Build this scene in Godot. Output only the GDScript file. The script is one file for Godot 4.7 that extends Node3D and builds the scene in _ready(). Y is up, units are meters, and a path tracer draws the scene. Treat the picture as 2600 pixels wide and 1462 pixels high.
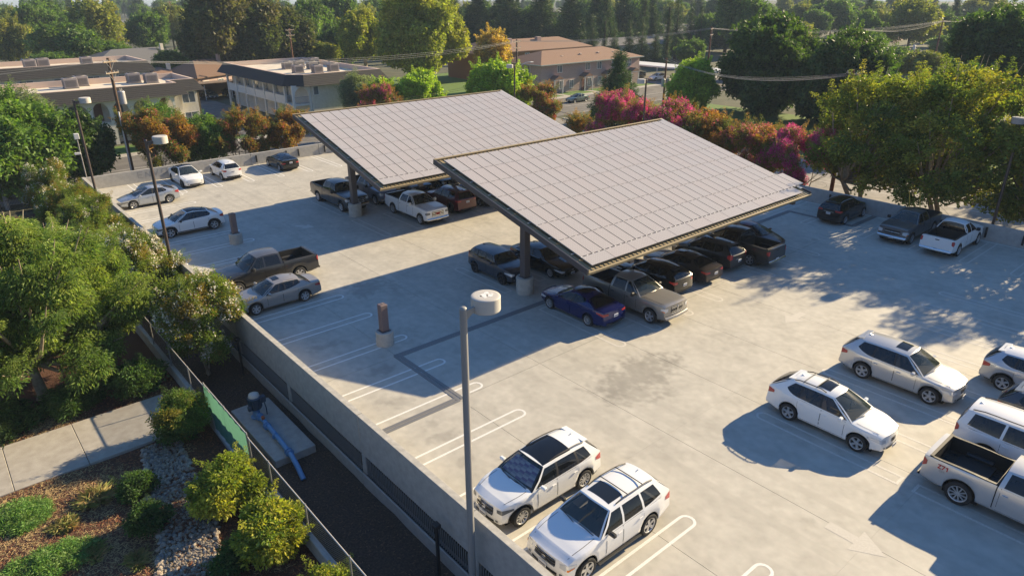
extends Node3D
# A half-sunk parking deck with two solar canopies, seen from the air. The deck is y = 0; x runs along the back wall, z along the side walls.

const GY := -2.2                      # level of the streets and gardens
const DX0 := 10.07                    # inner faces of the parapets
const DX1 := 53.5
const DZ0 := -68.3
const DZ1 := 9.0
var M := {}
var names := {}
var rng := RandomNumberGenerator.new()


class MB:
	# collects triangles; corners are given counter-clockwise seen from outside
	var v := PackedVector3Array()
	var n := PackedVector3Array()
	var c := PackedColorArray()
	var t := PackedVector2Array()
	var ix := PackedInt32Array()
	var col := Color(1, 1, 1)
	var colored := false
	var textured := false

	func vert(p: Vector3, nn: Vector3, uv := Vector2.ZERO) -> int:
		v.append(p)
		n.append(nn)
		if colored:
			c.append(col)
		if textured:
			t.append(uv)
		return v.size() - 1

	func tri(a: Vector3, b: Vector3, d: Vector3) -> void:
		var nn := (b - a).cross(d - a).normalized()
		var i := vert(a, nn)
		vert(b, nn)
		vert(d, nn)
		ix.append_array([i, i + 2, i + 1])

	func quad(a: Vector3, b: Vector3, d: Vector3, e: Vector3) -> void:
		var nn := (d - a).cross(e - b).normalized()
		var i := vert(a, nn, Vector2(0, 0))
		vert(b, nn, Vector2(1, 0))
		vert(d, nn, Vector2(1, 1))
		vert(e, nn, Vector2(0, 1))
		ix.append_array([i, i + 2, i + 1, i, i + 3, i + 2])

	func box(at: Vector3, size: Vector3, turn := Basis.IDENTITY) -> void:
		var h := size * 0.5
		for ax in 3:
			for s in [-1.0, 1.0]:
				var nn := Vector3.ZERO
				nn[ax] = s
				var u := Vector3.ZERO
				var w := Vector3.ZERO
				u[(ax + 1) % 3] = h[(ax + 1) % 3] * s
				w[(ax + 2) % 3] = h[(ax + 2) % 3]
				var o := nn * h[ax]
				quad(at + turn * (o - u - w), at + turn * (o + u - w), at + turn * (o + u + w), at + turn * (o - u + w))

	func cbox(at: Vector3, size: Vector3, ch: float, turn := Basis.IDENTITY) -> void:
		# a box whose edges along all three axes are chamfered
		var h := size * 0.5
		var k := h - Vector3(ch, ch, ch)
		for ax in 3:
			var a1 := (ax + 1) % 3
			var a2 := (ax + 2) % 3
			for s in [-1.0, 1.0]:
				var q := []
				for e in [[-1, -1], [1, -1], [1, 1], [-1, 1]]:
					var p := Vector3.ZERO
					p[ax] = h[ax] * s
					p[a1] = k[a1] * e[0] * s
					p[a2] = k[a2] * e[1]
					q.append(at + turn * p)
				quad(q[0], q[1], q[2], q[3])
			for s1 in [-1.0, 1.0]:
				for s2 in [-1.0, 1.0]:
					var p1 := Vector3.ZERO
					var p2 := Vector3.ZERO
					p1[a1] = h[a1] * s1
					p1[a2] = k[a2] * s2
					p2[a1] = k[a1] * s1
					p2[a2] = h[a2] * s2
					var e1 := Vector3.ZERO
					e1[ax] = k[ax]
					if s1 * s2 > 0:
						quad(at + turn * (p1 - e1), at + turn * (p2 - e1), at + turn * (p2 + e1), at + turn * (p1 + e1))
					else:
						quad(at + turn * (p2 - e1), at + turn * (p1 - e1), at + turn * (p1 + e1), at + turn * (p2 + e1))
		for sx in [-1.0, 1.0]:
			for sy in [-1.0, 1.0]:
				for sz in [-1.0, 1.0]:
					var a := at + turn * Vector3(h.x * sx, k.y * sy, k.z * sz)
					var b := at + turn * Vector3(k.x * sx, h.y * sy, k.z * sz)
					var d := at + turn * Vector3(k.x * sx, k.y * sy, h.z * sz)
					if sx * sy * sz > 0:
						tri(a, b, d)
					else:
						tri(a, d, b)

	func grid(rows: Array, smooth := true, flip := false) -> void:
		# rows of equally many points
		var nr := rows.size()
		var nc: int = rows[0].size()
		if not smooth:
			for i in nr - 1:
				for j in nc - 1:
					if flip:
						quad(rows[i][j], rows[i + 1][j], rows[i + 1][j + 1], rows[i][j + 1])
					else:
						quad(rows[i][j], rows[i][j + 1], rows[i + 1][j + 1], rows[i + 1][j])
			return
		var s := -1.0 if flip else 1.0
		var i0 := v.size()
		for i in nr:
			for j in nc:
				var du: Vector3 = rows[i][mini(j + 1, nc - 1)] - rows[i][maxi(j - 1, 0)]
				var dv: Vector3 = rows[mini(i + 1, nr - 1)][j] - rows[maxi(i - 1, 0)][j]
				var nn := du.cross(dv) * s
				if nn.length_squared() < 1e-14:
					var i2 := i - 1 if i > 0 else i + 1
					du = rows[i2][mini(j + 1, nc - 1)] - rows[i2][maxi(j - 1, 0)]
					nn = du.cross(dv) * s
				vert(rows[i][j], nn.normalized(), Vector2(float(j) / (nc - 1), float(i) / (nr - 1)))
		for i in nr - 1:
			for j in nc - 1:
				var a := i0 + i * nc + j
				if flip:
					ix.append_array([a, a + 1, a + nc + 1, a, a + nc + 1, a + nc])
				else:
					ix.append_array([a, a + nc + 1, a + 1, a, a + nc, a + nc + 1])

	func tube(path: Array, radii, sides := 8, caps := true) -> void:
		var rows := []
		var m := path.size()
		var up := Vector3(0.13, 0.97, 0.2)
		for i in m:
			var d: Vector3 = path[mini(i + 1, m - 1)] - path[maxi(i - 1, 0)]
			d = d.normalized()
			var ref := up if absf(d.dot(up)) < 0.9 else Vector3(0.95, 0.1, 0.25)
			var e1 := d.cross(ref).normalized()
			var e2 := d.cross(e1).normalized()
			var r: float = radii if radii is float else radii[i]
			var row := PackedVector3Array()
			for k in sides + 1:
				var a := TAU * k / sides
				row.append(path[i] + (e1 * cos(a) + e2 * sin(a)) * r)
			rows.append(row)
		grid(rows, true, false)
		if caps:
			for e in [0, m - 1]:
				var mid: Vector3 = path[e]
				for k in sides:
					if e == 0:
						tri(mid, rows[e][k], rows[e][k + 1])
					else:
						tri(mid, rows[e][k + 1], rows[e][k])

	func lathe(profile: Array, sides := 24, at := Vector3.ZERO, turn := Basis.IDENTITY, smooth := true) -> void:
		# profile of Vector2(radius, height) about the y axis
		if smooth:
			var rows := []
			for p in profile:
				var row := PackedVector3Array()
				for k in sides + 1:
					var a := TAU * k / sides
					row.append(at + turn * Vector3(p.x * cos(a), p.y, p.x * sin(a)))
				rows.append(row)
			grid(rows, true, true)
		else:
			for i in profile.size() - 1:
				lathe([profile[i], profile[i + 1]], sides, at, turn, true)

	func poly(pts: Array) -> void:
		# a flat convex polygon, counter-clockwise from outside
		for k in range(1, pts.size() - 1):
			tri(pts[0], pts[k], pts[k + 1])

	func prism(pts: Array, depth: Vector3) -> void:
		# a convex outline pulled along depth
		var back := []
		for p in pts:
			back.append(p + depth)
		poly(pts)
		back.reverse()
		poly(back)
		back.reverse()
		for k in pts.size():
			var j := (k + 1) % pts.size()
			quad(pts[j], pts[k], back[k], back[j])

	func mesh() -> ArrayMesh:
		var a := []
		a.resize(Mesh.ARRAY_MAX)
		a[Mesh.ARRAY_VERTEX] = v
		a[Mesh.ARRAY_NORMAL] = n
		if colored:
			a[Mesh.ARRAY_COLOR] = c
		if textured:
			a[Mesh.ARRAY_TEX_UV] = t
		a[Mesh.ARRAY_INDEX] = ix
		var m := ArrayMesh.new()
		if v.size():
			m.add_surface_from_arrays(Mesh.PRIMITIVE_TRIANGLES, a)
		return m


func numbered(called: String) -> String:
	if not names.has(called):
		names[called] = 0
		return called
	names[called] += 1
	return "%s_%03d" % [called, names[called]]


func tag(o: Node3D, label := "", category := "", group := "", kind := "") -> Node3D:
	if label:
		o.set_meta("label", label)
	if category:
		o.set_meta("category", category)
	if group:
		o.set_meta("group", group)
	if kind:
		o.set_meta("kind", kind)
	return o


func thing(called: String, label: String, category: String, at := Vector3.ZERO, turn := 0.0, group := "", kind := "") -> Node3D:
	var o := Node3D.new()
	o.name = numbered(called)
	add_child(o)
	o.position = at
	o.rotation.y = turn
	return tag(o, label, category, group, kind)


func part(parent: Node, called: String, what, m: Material, at := Vector3.ZERO, turn := Basis.IDENTITY) -> MeshInstance3D:
	var o := MeshInstance3D.new()
	o.name = called
	o.mesh = what.mesh() if what is MB else what
	o.material_override = m
	o.transform = Transform3D(turn, at)
	parent.add_child(o, true)
	return o


func setting(called: String, what, m: Material, label := "") -> MeshInstance3D:
	var o := MeshInstance3D.new()
	o.name = numbered(called)
	o.mesh = what.mesh() if what is MB else what
	o.material_override = m
	add_child(o)
	tag(o, label, "", "", "structure")
	return o


func lin(r: float, g: float, b: float, a := 1.0) -> Color:
	var k := Color(r, g, b).linear_to_srgb()
	k.a = a
	return k


func mat(called: String, k: Color, rough := 0.7, metal := 0.0) -> StandardMaterial3D:
	var m := StandardMaterial3D.new()
	m.resource_name = called
	m.albedo_color = lin(k.r, k.g, k.b)
	m.roughness = rough
	m.metallic = metal
	M[called] = m
	return m


func noise_tex(freq: float, lo: Color, hi: Color, size := 512, octaves := 5, s := 1, mid = null, kind := FastNoiseLite.TYPE_SIMPLEX_SMOOTH) -> NoiseTexture2D:
	var f := FastNoiseLite.new()
	f.noise_type = kind
	f.seed = s
	f.frequency = freq
	f.fractal_octaves = octaves
	f.fractal_gain = 0.6
	var g := Gradient.new()
	g.set_color(0, lin(lo.r, lo.g, lo.b))
	g.set_color(1, lin(hi.r, hi.g, hi.b))
	if mid != null:
		g.add_point(0.5, lin(mid.r, mid.g, mid.b))
	var n := NoiseTexture2D.new()
	n.width = size
	n.height = size
	n.seamless = true
	n.noise = f
	n.color_ramp = g
	return n


func world_tex(m: StandardMaterial3D, tex: Texture2D, per_metre: float, fine: Texture2D = null, fine_per_metre := 1.0) -> StandardMaterial3D:
	m.albedo_color = Color.WHITE
	m.albedo_texture = tex
	m.uv1_triplanar = true
	m.uv1_world_triplanar = true
	m.uv1_scale = Vector3.ONE * per_metre
	if fine:
		m.detail_enabled = true
		m.detail_albedo = fine
		m.detail_blend_mode = BaseMaterial3D.BLEND_MODE_MUL
		m.detail_uv_layer = BaseMaterial3D.DETAIL_UV_2
		m.uv2_triplanar = true
		m.uv2_world_triplanar = true
		m.uv2_scale = Vector3.ONE * fine_per_metre
	return m


func relief(m: StandardMaterial3D, freq: float, cm: float, s := 3) -> StandardMaterial3D:
	m.heightmap_enabled = true
	m.heightmap_scale = cm
	m.heightmap_texture = noise_tex(freq, Color(0, 0, 0), Color(1, 1, 1), 256, 4, s)
	return m


func flat_poly(mb: MB, pts: Array, y: float) -> void:
	var q := []
	for p in pts:
		q.append(Vector3(p.x, y, p.y))
	var nn: Vector3 = (q[1] - q[0]).cross(q[2] - q[0])
	if nn.y < 0:
		q.reverse()
	mb.poly(q)


func strip(mb: MB, a: Vector2, b: Vector2, w: float, y: float) -> void:
	# a painted line on the deck from a to b
	var d := (b - a).normalized()
	var s := Vector2(-d.y, d.x) * w * 0.5
	flat_poly(mb, [a + s, b + s, b - s, a - s], y)


func make_materials() -> void:
	var fine := noise_tex(0.08, Color(0.8, 0.8, 0.8), Color(1, 1, 1), 512, 5, 7)
	M.fine = fine
	mat("concrete_wall", Color(0.4, 0.385, 0.36), 0.85)
	world_tex(M.concrete_wall, noise_tex(0.012, Color(0.35, 0.34, 0.32), Color(0.47, 0.455, 0.43), 512, 6, 11), 0.35, fine, 1.3)
	mat("concrete_pale", Color(0.47, 0.45, 0.41), 0.85)
	world_tex(M.concrete_pale, noise_tex(0.015, Color(0.36, 0.345, 0.31), Color(0.56, 0.535, 0.48), 512, 6, 12), 0.3, fine, 1.1)
	mat("sidewalk", Color(0.42, 0.39, 0.34), 0.9)
	world_tex(M.sidewalk, noise_tex(0.012, Color(0.33, 0.3, 0.26), Color(0.46, 0.43, 0.38), 512, 6, 13), 0.25, fine, 0.9)
	mat("asphalt", Color(0.09, 0.09, 0.09), 0.9)
	world_tex(M.asphalt, noise_tex(0.01, Color(0.11, 0.1, 0.09), Color(0.2, 0.185, 0.165), 512, 6, 14), 0.08, fine, 0.9)
	mat("asphalt_pale", Color(0.2, 0.19, 0.17), 0.9)
	world_tex(M.asphalt_pale, noise_tex(0.014, Color(0.2, 0.185, 0.165), Color(0.36, 0.335, 0.3), 512, 6, 15), 0.1, fine, 0.8)
	mat("paint_white", Color(0.7, 0.69, 0.66), 0.6)
	world_tex(M.paint_white, noise_tex(0.06, Color(0.6, 0.585, 0.54), Color(0.8, 0.79, 0.76), 512, 4, 16), 0.5)
	mat("paint_worn", Color(0.55, 0.52, 0.46), 0.75)
	world_tex(M.paint_worn, noise_tex(0.05, Color(0.44, 0.41, 0.36), Color(0.68, 0.66, 0.61), 512, 4, 17), 0.5)
	mat("paint_faded", Color(0.55, 0.52, 0.46), 0.8)
	world_tex(M.paint_faded, noise_tex(0.05, Color(0.44, 0.41, 0.355), Color(0.56, 0.535, 0.48), 512, 4, 18), 0.5)
	mat("bar_iron", Color(0.2, 0.205, 0.21), 0.5)
	mat("steel_purple", Color(0.085, 0.072, 0.075), 0.45, 0.0)
	mat("steel_gutter", Color(0.06, 0.055, 0.062), 0.4, 0.0)
	mat("tan_deck", Color(0.3, 0.235, 0.13), 0.55, 0.0)
	mat("galvanised", Color(0.5, 0.5, 0.5), 0.4, 0.9)
	mat("joint_steel", Color(0.19, 0.19, 0.19), 0.55, 0.3)
	mat("rubber", Color(0.012, 0.012, 0.013), 0.75)
	mat("pole_bronze", Color(0.07, 0.052, 0.047), 0.4)
	mat("pole_grey", Color(0.27, 0.265, 0.255), 0.5)
	mat("lamp_beige", Color(0.5, 0.475, 0.43), 0.55)
	mat("dark_iron", Color(0.02, 0.02, 0.022), 0.5)
	mat("black", Color(0.006, 0.006, 0.007), 0.6)
	mat("wood_pole", Color(0.1, 0.06, 0.04), 0.85)
	mat("wire_grey", Color(0.3, 0.3, 0.29), 0.7, 0.0)
	mat("wire_dark", Color(0.03, 0.03, 0.03), 0.6)
	mat("white_paint", Color(0.75, 0.74, 0.71), 0.5)
	mat("dull_metal", Color(0.42, 0.42, 0.43), 0.5, 0.4)


func make_air() -> void:
	var cam := Camera3D.new()
	cam.name = "camera"
	add_child(cam)
	var yaw := 0.70497547
	var pitch := -0.40430007
	var roll := -0.00450654
	var f := Vector3(sin(yaw) * cos(pitch), sin(pitch), -cos(yaw) * cos(pitch))
	var r0 := f.cross(Vector3.UP).normalized()
	var u0 := r0.cross(f)
	var r := r0 * cos(roll) + u0 * sin(roll)
	var u := u0 * cos(roll) - r0 * sin(roll)
	cam.transform = Transform3D(Basis(r, u, -f), Vector3(0, 15.75, 0))
	cam.fov = 44.95
	cam.near = 0.1
	cam.far = 4000.0
	cam.current = true

	var sky_mat := ProceduralSkyMaterial.new()
	sky_mat.sky_top_color = Color(0.3, 0.47, 0.7)
	sky_mat.sky_horizon_color = Color(0.78, 0.84, 0.87)
	sky_mat.sky_curve = 0.12
	sky_mat.ground_horizon_color = Color(0.6, 0.62, 0.62)
	sky_mat.ground_bottom_color = Color(0.25, 0.24, 0.22)
	sky_mat.sky_energy_multiplier = 0.75
	var sky := Sky.new()
	sky.sky_material = sky_mat
	var env := Environment.new()
	env.background_mode = Environment.BG_SKY
	env.sky = sky
	env.ambient_light_source = Environment.AMBIENT_SOURCE_SKY
	env.tonemap_mode = Environment.TONE_MAPPER_LINEAR
	env.tonemap_exposure = 2.28
	env.sdfgi_enabled = true
	env.ssao_enabled = true
	env.ssil_enabled = true
	env.fog_enabled = true
	env.fog_density = 0.00028
	env.fog_light_color = Color(0.78, 0.86, 0.95)
	var we := WorldEnvironment.new()
	we.name = "environment"
	we.environment = env
	add_child(we)

	var sun := DirectionalLight3D.new()
	sun.name = "sun"
	sun.light_color = Color(1.0, 0.91, 0.745)
	sun.light_energy = 1.6
	sun.light_angular_distance = 0.55
	sun.shadow_enabled = true
	add_child(sun)
	sun.look_at_from_position(Vector3.ZERO, Vector3(-2.3, -1.0, -0.25), Vector3.UP)


func deck_picture() -> ImageTexture:
	# colour of the concrete floor: mottling, tyre marks and oil, 1 m = 13 pixels along z
	var w := 640
	var h := 1024
	var f := FastNoiseLite.new()
	f.noise_type = FastNoiseLite.TYPE_SIMPLEX_SMOOTH
	f.seed = 5
	f.frequency = 0.03
	f.fractal_octaves = 6
	f.fractal_gain = 0.7
	var g := FastNoiseLite.new()
	g.noise_type = FastNoiseLite.TYPE_SIMPLEX_SMOOTH
	g.seed = 9
	g.frequency = 0.14
	g.fractal_octaves = 4
	var a := f.get_image(w, h).get_data()
	var b := g.get_image(w, h).get_data()
	var dark := PackedFloat32Array()
	dark.resize(w * h)
	var sx := w / (DX1 - DX0)
	var sz := h / (DZ1 - DZ0)
	# oil and grime seen on the floor: x, z, half sizes, strength
	var spots := [[21.8, -17.0, 1.9, 0.9, 0.3], [20.5, -15.8, 1.0, 0.6, 0.22], [17.6, -33.4, 1.3, 0.8, 0.2], [12.3, -18.8, 0.5, 0.25, 0.2], [12.6, -21.9, 0.4, 0.3, 0.14], [13.2, -24.8, 0.5, 0.3, 0.16], [12.1, -28.6, 0.5, 0.3, 0.14], [12.6, -31.8, 0.5, 0.3, 0.14]]
	var r := RandomNumberGenerator.new()
	r.seed = 77
	for z in 21:
		spots.append([12.0 + r.randf() * 0.6, -3.0 - z * 2.82 + r.randf_range(-0.3, 0.3), r.randf_range(0.12, 0.35), r.randf_range(0.1, 0.25), r.randf_range(0.06, 0.16)])
	for k in 14:
		spots.append([24.0 + (k % 7) * 2.7, -8.0 if k < 7 else -3.4, r.randf_range(0.12, 0.3), r.randf_range(0.15, 0.4), r.randf_range(0.06, 0.15)])
	for k in 60:
		spots.append([r.randf_range(DX0, DX1), r.randf_range(DZ0, 0.0), r.randf_range(0.15, 0.7), r.randf_range(0.15, 0.5), r.randf_range(0.05, 0.16)])
	for s in spots:
		var cx: float = (s[0] - DX0) * sx
		var cz: float = (s[1] - DZ0) * sz
		var rx: float = s[2] * sx * 1.6
		var rz: float = s[3] * sz * 1.6
		for j in range(maxi(0, int(cz - rz)), mini(h, int(cz + rz) + 1)):
			for i in range(maxi(0, int(cx - rx)), mini(w, int(cx + rx) + 1)):
				var q := Vector2((i - cx) / rx, (j - cz) / rz).length()
				var ragged := q + (a[j * w + i] - 128) / 260.0 + (b[j * w + i] - 128) / 300.0
				if ragged < 1.0:
					dark[j * w + i] = maxf(dark[j * w + i], s[4] * minf(1.0, (1.0 - ragged) * 1.8))
	# long faint tyre tracks in the aisles
	for tr in [[18.1, 0.0, 0.1], [19.9, 0.0, 0.1], [20.6, 0.0, 0.08], [17.6, 0.0, 0.06], [37.5, 1.0, 0.0]]:
		if tr[2] == 0.0:
			continue
		for j in h:
			var zz := DZ0 + j / sz
			var xc: float = tr[0] + 0.35 * sin(zz * 0.11 + tr[0])
			for i in range(int((xc - 0.16 - DX0) * sx), int((xc + 0.16 - DX0) * sx) + 1):
				dark[j * w + i] = maxf(dark[j * w + i], tr[2] * b[j * w + i] / 200.0)
	var out := PackedByteArray()
	out.resize(w * h * 3)
	for k in w * h:
		var m := (a[k] - 128) / 128.0 * 0.085 + (b[k] - 128) / 128.0 * 0.06
		var q := (0.465 + m * 0.9) * (1.0 - dark[k])
		var warm := 1.0 + (b[(k * 7) % (w * h)] - 128) / 5000.0
		out[k * 3] = clampi(int(255 * pow(q * 1.03 * warm, 0.4545)), 0, 255)
		out[k * 3 + 1] = clampi(int(255 * pow(q * 0.975, 0.4545)), 0, 255)
		out[k * 3 + 2] = clampi(int(255 * pow(q * 0.85, 0.4545)), 0, 255)
	return ImageTexture.create_from_image(Image.create_from_data(w, h, false, Image.FORMAT_RGB8, out))


func build_deck() -> void:
	mat("deck", Color(1, 1, 1), 0.72)
	var m: StandardMaterial3D = M.deck
	m.albedo_color = Color.WHITE
	m.albedo_texture = deck_picture()
	m.detail_enabled = true
	m.detail_albedo = M.fine
	m.detail_blend_mode = BaseMaterial3D.BLEND_MODE_MUL
	m.detail_uv_layer = BaseMaterial3D.DETAIL_UV_2
	m.uv2_triplanar = true
	m.uv2_world_triplanar = true
	m.uv2_scale = Vector3.ONE * 0.7
	var root := Node3D.new()
	root.name = numbered("deck_pavement")
	add_child(root)
	tag(root, "pale broom finished concrete floor of the rooftop car park", "", "", "structure")
	# slabs cast between narrow joints
	var xs := [DX0 - 0.05, 14.5, 19.1, 23.68, 28.2, 32.75, 37.3, 41.85, 46.4, 50.9, DX1 + 0.05]
	var zs := [DZ0 - 0.05, -61.0, -53.6, -46.4, -39.6, -32.6, -25.4, -20.5, -13.2, -5.6, 1.5, DZ1]
	for i in xs.size() - 1:
		for j in zs.size() - 1:
			var mb := MB.new()
			mb.textured = true
			var g := 0.008
			var x0: float = xs[i] + g
			var x1: float = xs[i + 1] - g
			var z0: float = zs[j] + (g if j in [6, 7] else 0.0015)
			var z1: float = zs[j + 1] - (g if j in [5, 6] else 0.0015)
			for q in [[Vector3(x0, 0, z1), Vector3(x1, 0, z1), Vector3(x1, 0, z0), Vector3(x0, 0, z0)], [Vector3(x0, -0.05, z1), Vector3(x1, -0.05, z1), Vector3(x1, 0, z1), Vector3(x0, 0, z1)], [Vector3(x1, -0.05, z1), Vector3(x1, -0.05, z0), Vector3(x1, 0, z0), Vector3(x1, 0, z1)], [Vector3(x0, -0.05, z0), Vector3(x0, -0.05, z1), Vector3(x0, 0, z1), Vector3(x0, 0, z0)]]:
				var k := mb.v.size()
				mb.quad(q[0], q[1], q[2], q[3])
				for e in 4:
					mb.t[k + e] = Vector2((q[e].x - DX0) / (DX1 - DX0), (q[e].z - DZ0) / (DZ1 - DZ0))
			part(root, "slab", mb, m)
	var under := MB.new()
	under.box(Vector3((DX0 + DX1) / 2, -0.23, (DZ0 + DZ1) / 2), Vector3(DX1 - DX0 - 0.1, 0.36, DZ1 - DZ0 - 0.1))
	part(root, "slab_base", under, M.joint_steel)

	# steel cover strips of the expansion joint, bent round the stalls
	var jn := thing("expansion_joint", "dark steel cover strip of the expansion joint crossing the parking deck", "joint cover", Vector3.ZERO, 0.0, "", "")
	var path := [Vector2(10.12, -20.5), Vector2(14.53, -20.5), Vector2(14.53, -25.4), Vector2(49.75, -25.4), Vector2(49.75, -20.5), Vector2(53.45, -20.5)]
	for k in path.size() - 1:
		var a: Vector2 = path[k]
		var b: Vector2 = path[k + 1]
		var d := (b - a).normalized()
		var total := (b - a).length() + 0.2
		var n := maxi(1, roundi(total / 3.2))
		for q in n:
			var p0 := a - d * 0.1 + d * (total * q / n)
			var p1 := a - d * 0.1 + d * (total * (q + 1) / n - 0.02)
			var side := Vector2(-d.y, d.x)
			for s in [-1.0, 1.0]:
				var mb := MB.new()
				var o: Vector2 = side * s * 0.1
				var c := (p0 + p1) / 2 + o
				var len := p0.distance_to(p1) - (0.31 if k in [0, 4] and q == 0 else 0.0)
				mb.cbox(Vector3(c.x, 0.008 + (0.0025 if k % 2 else 0.0), c.y), Vector3(len if absf(d.x) > 0.5 else 0.17, 0.016, len if absf(d.y) > 0.5 else 0.17), 0.004)
				part(jn, "cover_strip", mb, M.joint_steel)
	build_markings()


func loop_line(a: Vector2, d: Vector2, length: float, half: float, w: float, closed_start: bool) -> MB:
	# a hairpin stall marking that starts at a and runs along d, with a rounded far end
	var mb := MB.new()
	var s := Vector2(-d.y, d.x) * half
	var e := a + d * (length - half)
	strip(mb, a + s, e + s, w, 0.004)
	strip(mb, a - s, e - s, w, 0.004)
	var n := 8
	for k in n:
		var t0 := -PI / 2 + PI * k / n
		var t1 := -PI / 2 + PI * (k + 1) / n
		var q := []
		for t in [t0, t1]:
			var dir := d * cos(t) + s.normalized() * sin(t)
			q.append(e + dir * (half - w / 2))
			q.append(e + dir * (half + w / 2))
		flat_poly(mb, [q[0], q[1], q[3], q[2]], 0.004)
	if closed_start:
		strip(mb, a + s * (1.0 + w / half / 2), a - s * (1.0 + w / half / 2), w, 0.0045)
	return mb


func arrow(at: Vector2, d: Vector2, length: float, width: float) -> MB:
	var mb := MB.new()
	var s := Vector2(-d.y, d.x)
	var tip := at + d * length * 0.5
	var neck := at
	var tail := at - d * length * 0.5
	flat_poly(mb, [tip, neck + s * width * 0.5, neck - s * width * 0.5], 0.004)
	flat_poly(mb, [neck + s * width * 0.17, tail + s * width * 0.17, tail - s * width * 0.17, neck - s * width * 0.17], 0.004)
	return mb


func build_markings() -> void:
	var grp := "painted stall markings"
	for q in [[-7.07, "white hairpin stall line with its round tip beside the faded lane arrow"], [-9.8, "white hairpin stall line along the driver side of the SUV with roof rack"], [-12.55, "white hairpin stall line between the two white SUVs"], [-15.3, "white hairpin stall line along the far flank of the boxy white SUV"], [-18.05, "white hairpin stall line in full sun between the boxy SUV and the joint cover"], [-20.87, "white hairpin stall line running right along the steel joint cover"], [-23.65, "white hairpin stall line crossed by the steel joint cover"], [-26.9, "white hairpin stall line round the square post in the row without cars"], [-30.3, "white hairpin stall line between the square post and the champagne sedan"], [-33.43, "white hairpin stall line just below the wheels of the champagne sedan"], [-36.6, "white hairpin stall line between the champagne sedan and the dark pickup"], [-39.9, "white hairpin stall line along the far flank of the dark grey pickup"], [-43.2, "white hairpin stall line between the dark grey pickup and a square post"], [-46.3, "white hairpin stall line round the square post beside the black roofed crossover"], [-49.0, "white hairpin stall line just below the wheels of the black roofed crossover"], [-52.6, "white hairpin stall line along the far flank of the black roofed crossover"], [-55.6, "white hairpin stall line in the empty sunny stalls beside the silver liftback"], [-58.5, "white hairpin stall line in the empty sunny stalls beside the silver liftback"], [-61.7, "white hairpin stall line along the far flank of the silver liftback"]]:
		var o := part(self, numbered("stall_line"), loop_line(Vector2(DX0 + 0.02, q[0]), Vector2(1, 0), 5.85, 0.26, 0.1, false), M.paint_white)
		tag(o, q[1], "road marking", grp)
	for k in 8:
		var x := 23.32 + 2.7 * k
		var row1 := part(self, numbered("stall_line"), loop_line(Vector2(x, -27.75), Vector2(0, -1), 4.9, 0.26, 0.1, true), M.paint_worn)
		tag(row1, "worn white stall line under the solar canopy with the grey pickup", "road marking", grp)
		var row2 := part(self, numbered("stall_line"), loop_line(Vector2(x, -24.85), Vector2(0, 1), 5.75, 0.26, 0.1, true), M.paint_worn)
		tag(row2, "worn white stall line under the solar canopy with the grey pickup", "road marking", grp)
		var row3 := part(self, numbered("stall_line"), loop_line(Vector2(x + 0.05, -47.4), Vector2(0, -1), 5.2, 0.26, 0.1, true), M.paint_worn)
		tag(row3, "worn white stall line under the solar canopy with the white pickup", "road marking", grp)
		var row4 := part(self, numbered("stall_line"), loop_line(Vector2(x + 0.05, -45.6), Vector2(0, 1), 4.9, 0.26, 0.1, true), M.paint_worn)
		tag(row4, "worn white stall line under the solar canopy with the white pickup", "road marking", grp)
	for x in [13.4, 16.2, 19.2, 22.05, 24.9, 27.75, 30.8, 33.5]:
		var o := part(self, numbered("stall_line"), loop_line(Vector2(x, DZ0 + 0.1), Vector2(0, 1), 6.2, 0.24, 0.1, false), M.paint_white)
		tag(o, "white hairpin stall line in front of the graffiti wall", "road marking", grp)
	for x in [22.98, 25.6, 28.35, 31.05, 33.8, 36.5, 39.2, 41.6]:
		var o := part(self, numbered("stall_line"), loop_line(Vector2(x, -6.2), Vector2(0, -1), 5.5, 0.25, 0.1, true), M.paint_worn)
		tag(o, "worn white stall line in the open row of silver and white cars", "road marking", grp)
		var p := part(self, numbered("stall_line"), loop_line(Vector2(x, -5.66), Vector2(0, 1), 5.5, 0.25, 0.1, true), M.paint_worn)
		tag(p, "worn white stall line in the open row of silver and white cars", "road marking", grp)
	for z in [-26.0, -23.2, -19.0, -15.6, -12.6, -9.8, -7.0]:
		var o := part(self, numbered("stall_line"), loop_line(Vector2(DX1 - 0.25, z), Vector2(-1, 0), 5.6, 0.24, 0.09, false), M.paint_worn)
		tag(o, "worn white stall line at the wall below the yellow green sycamores", "road marking", grp)
	var edge := MB.new()
	strip(edge, Vector2(DX1 - 0.3, -26.0), Vector2(DX1 - 0.3, -2.0), 0.08, 0.0045)
	tag(part(self, numbered("edge_line"), edge, M.paint_white), "thin white line along the foot of the wall below the sycamores", "road marking")
	tag(part(self, numbered("lane_arrow"), arrow(Vector2(18.98, -5.86), Vector2(0, 1), 1.85, 1.15), M.paint_faded), "faded white lane arrow crossing a floor joint near the silver pickup", "road marking", "lane arrows")
	tag(part(self, numbered("lane_arrow"), arrow(Vector2(32.42, -15.36), Vector2(-1, 0), 1.8, 1.1), M.paint_faded), "faded white lane arrow on open floor behind the silver wagon", "road marking", "lane arrows")
	tag(part(self, numbered("lane_arrow"), arrow(Vector2(19.85, -46.6), Vector2(0.6, 0.8), 1.5, 1.0), M.paint_worn), "white lane arrow in the canopy shadow beside the dark pickup", "road marking", "lane arrows")


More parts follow.
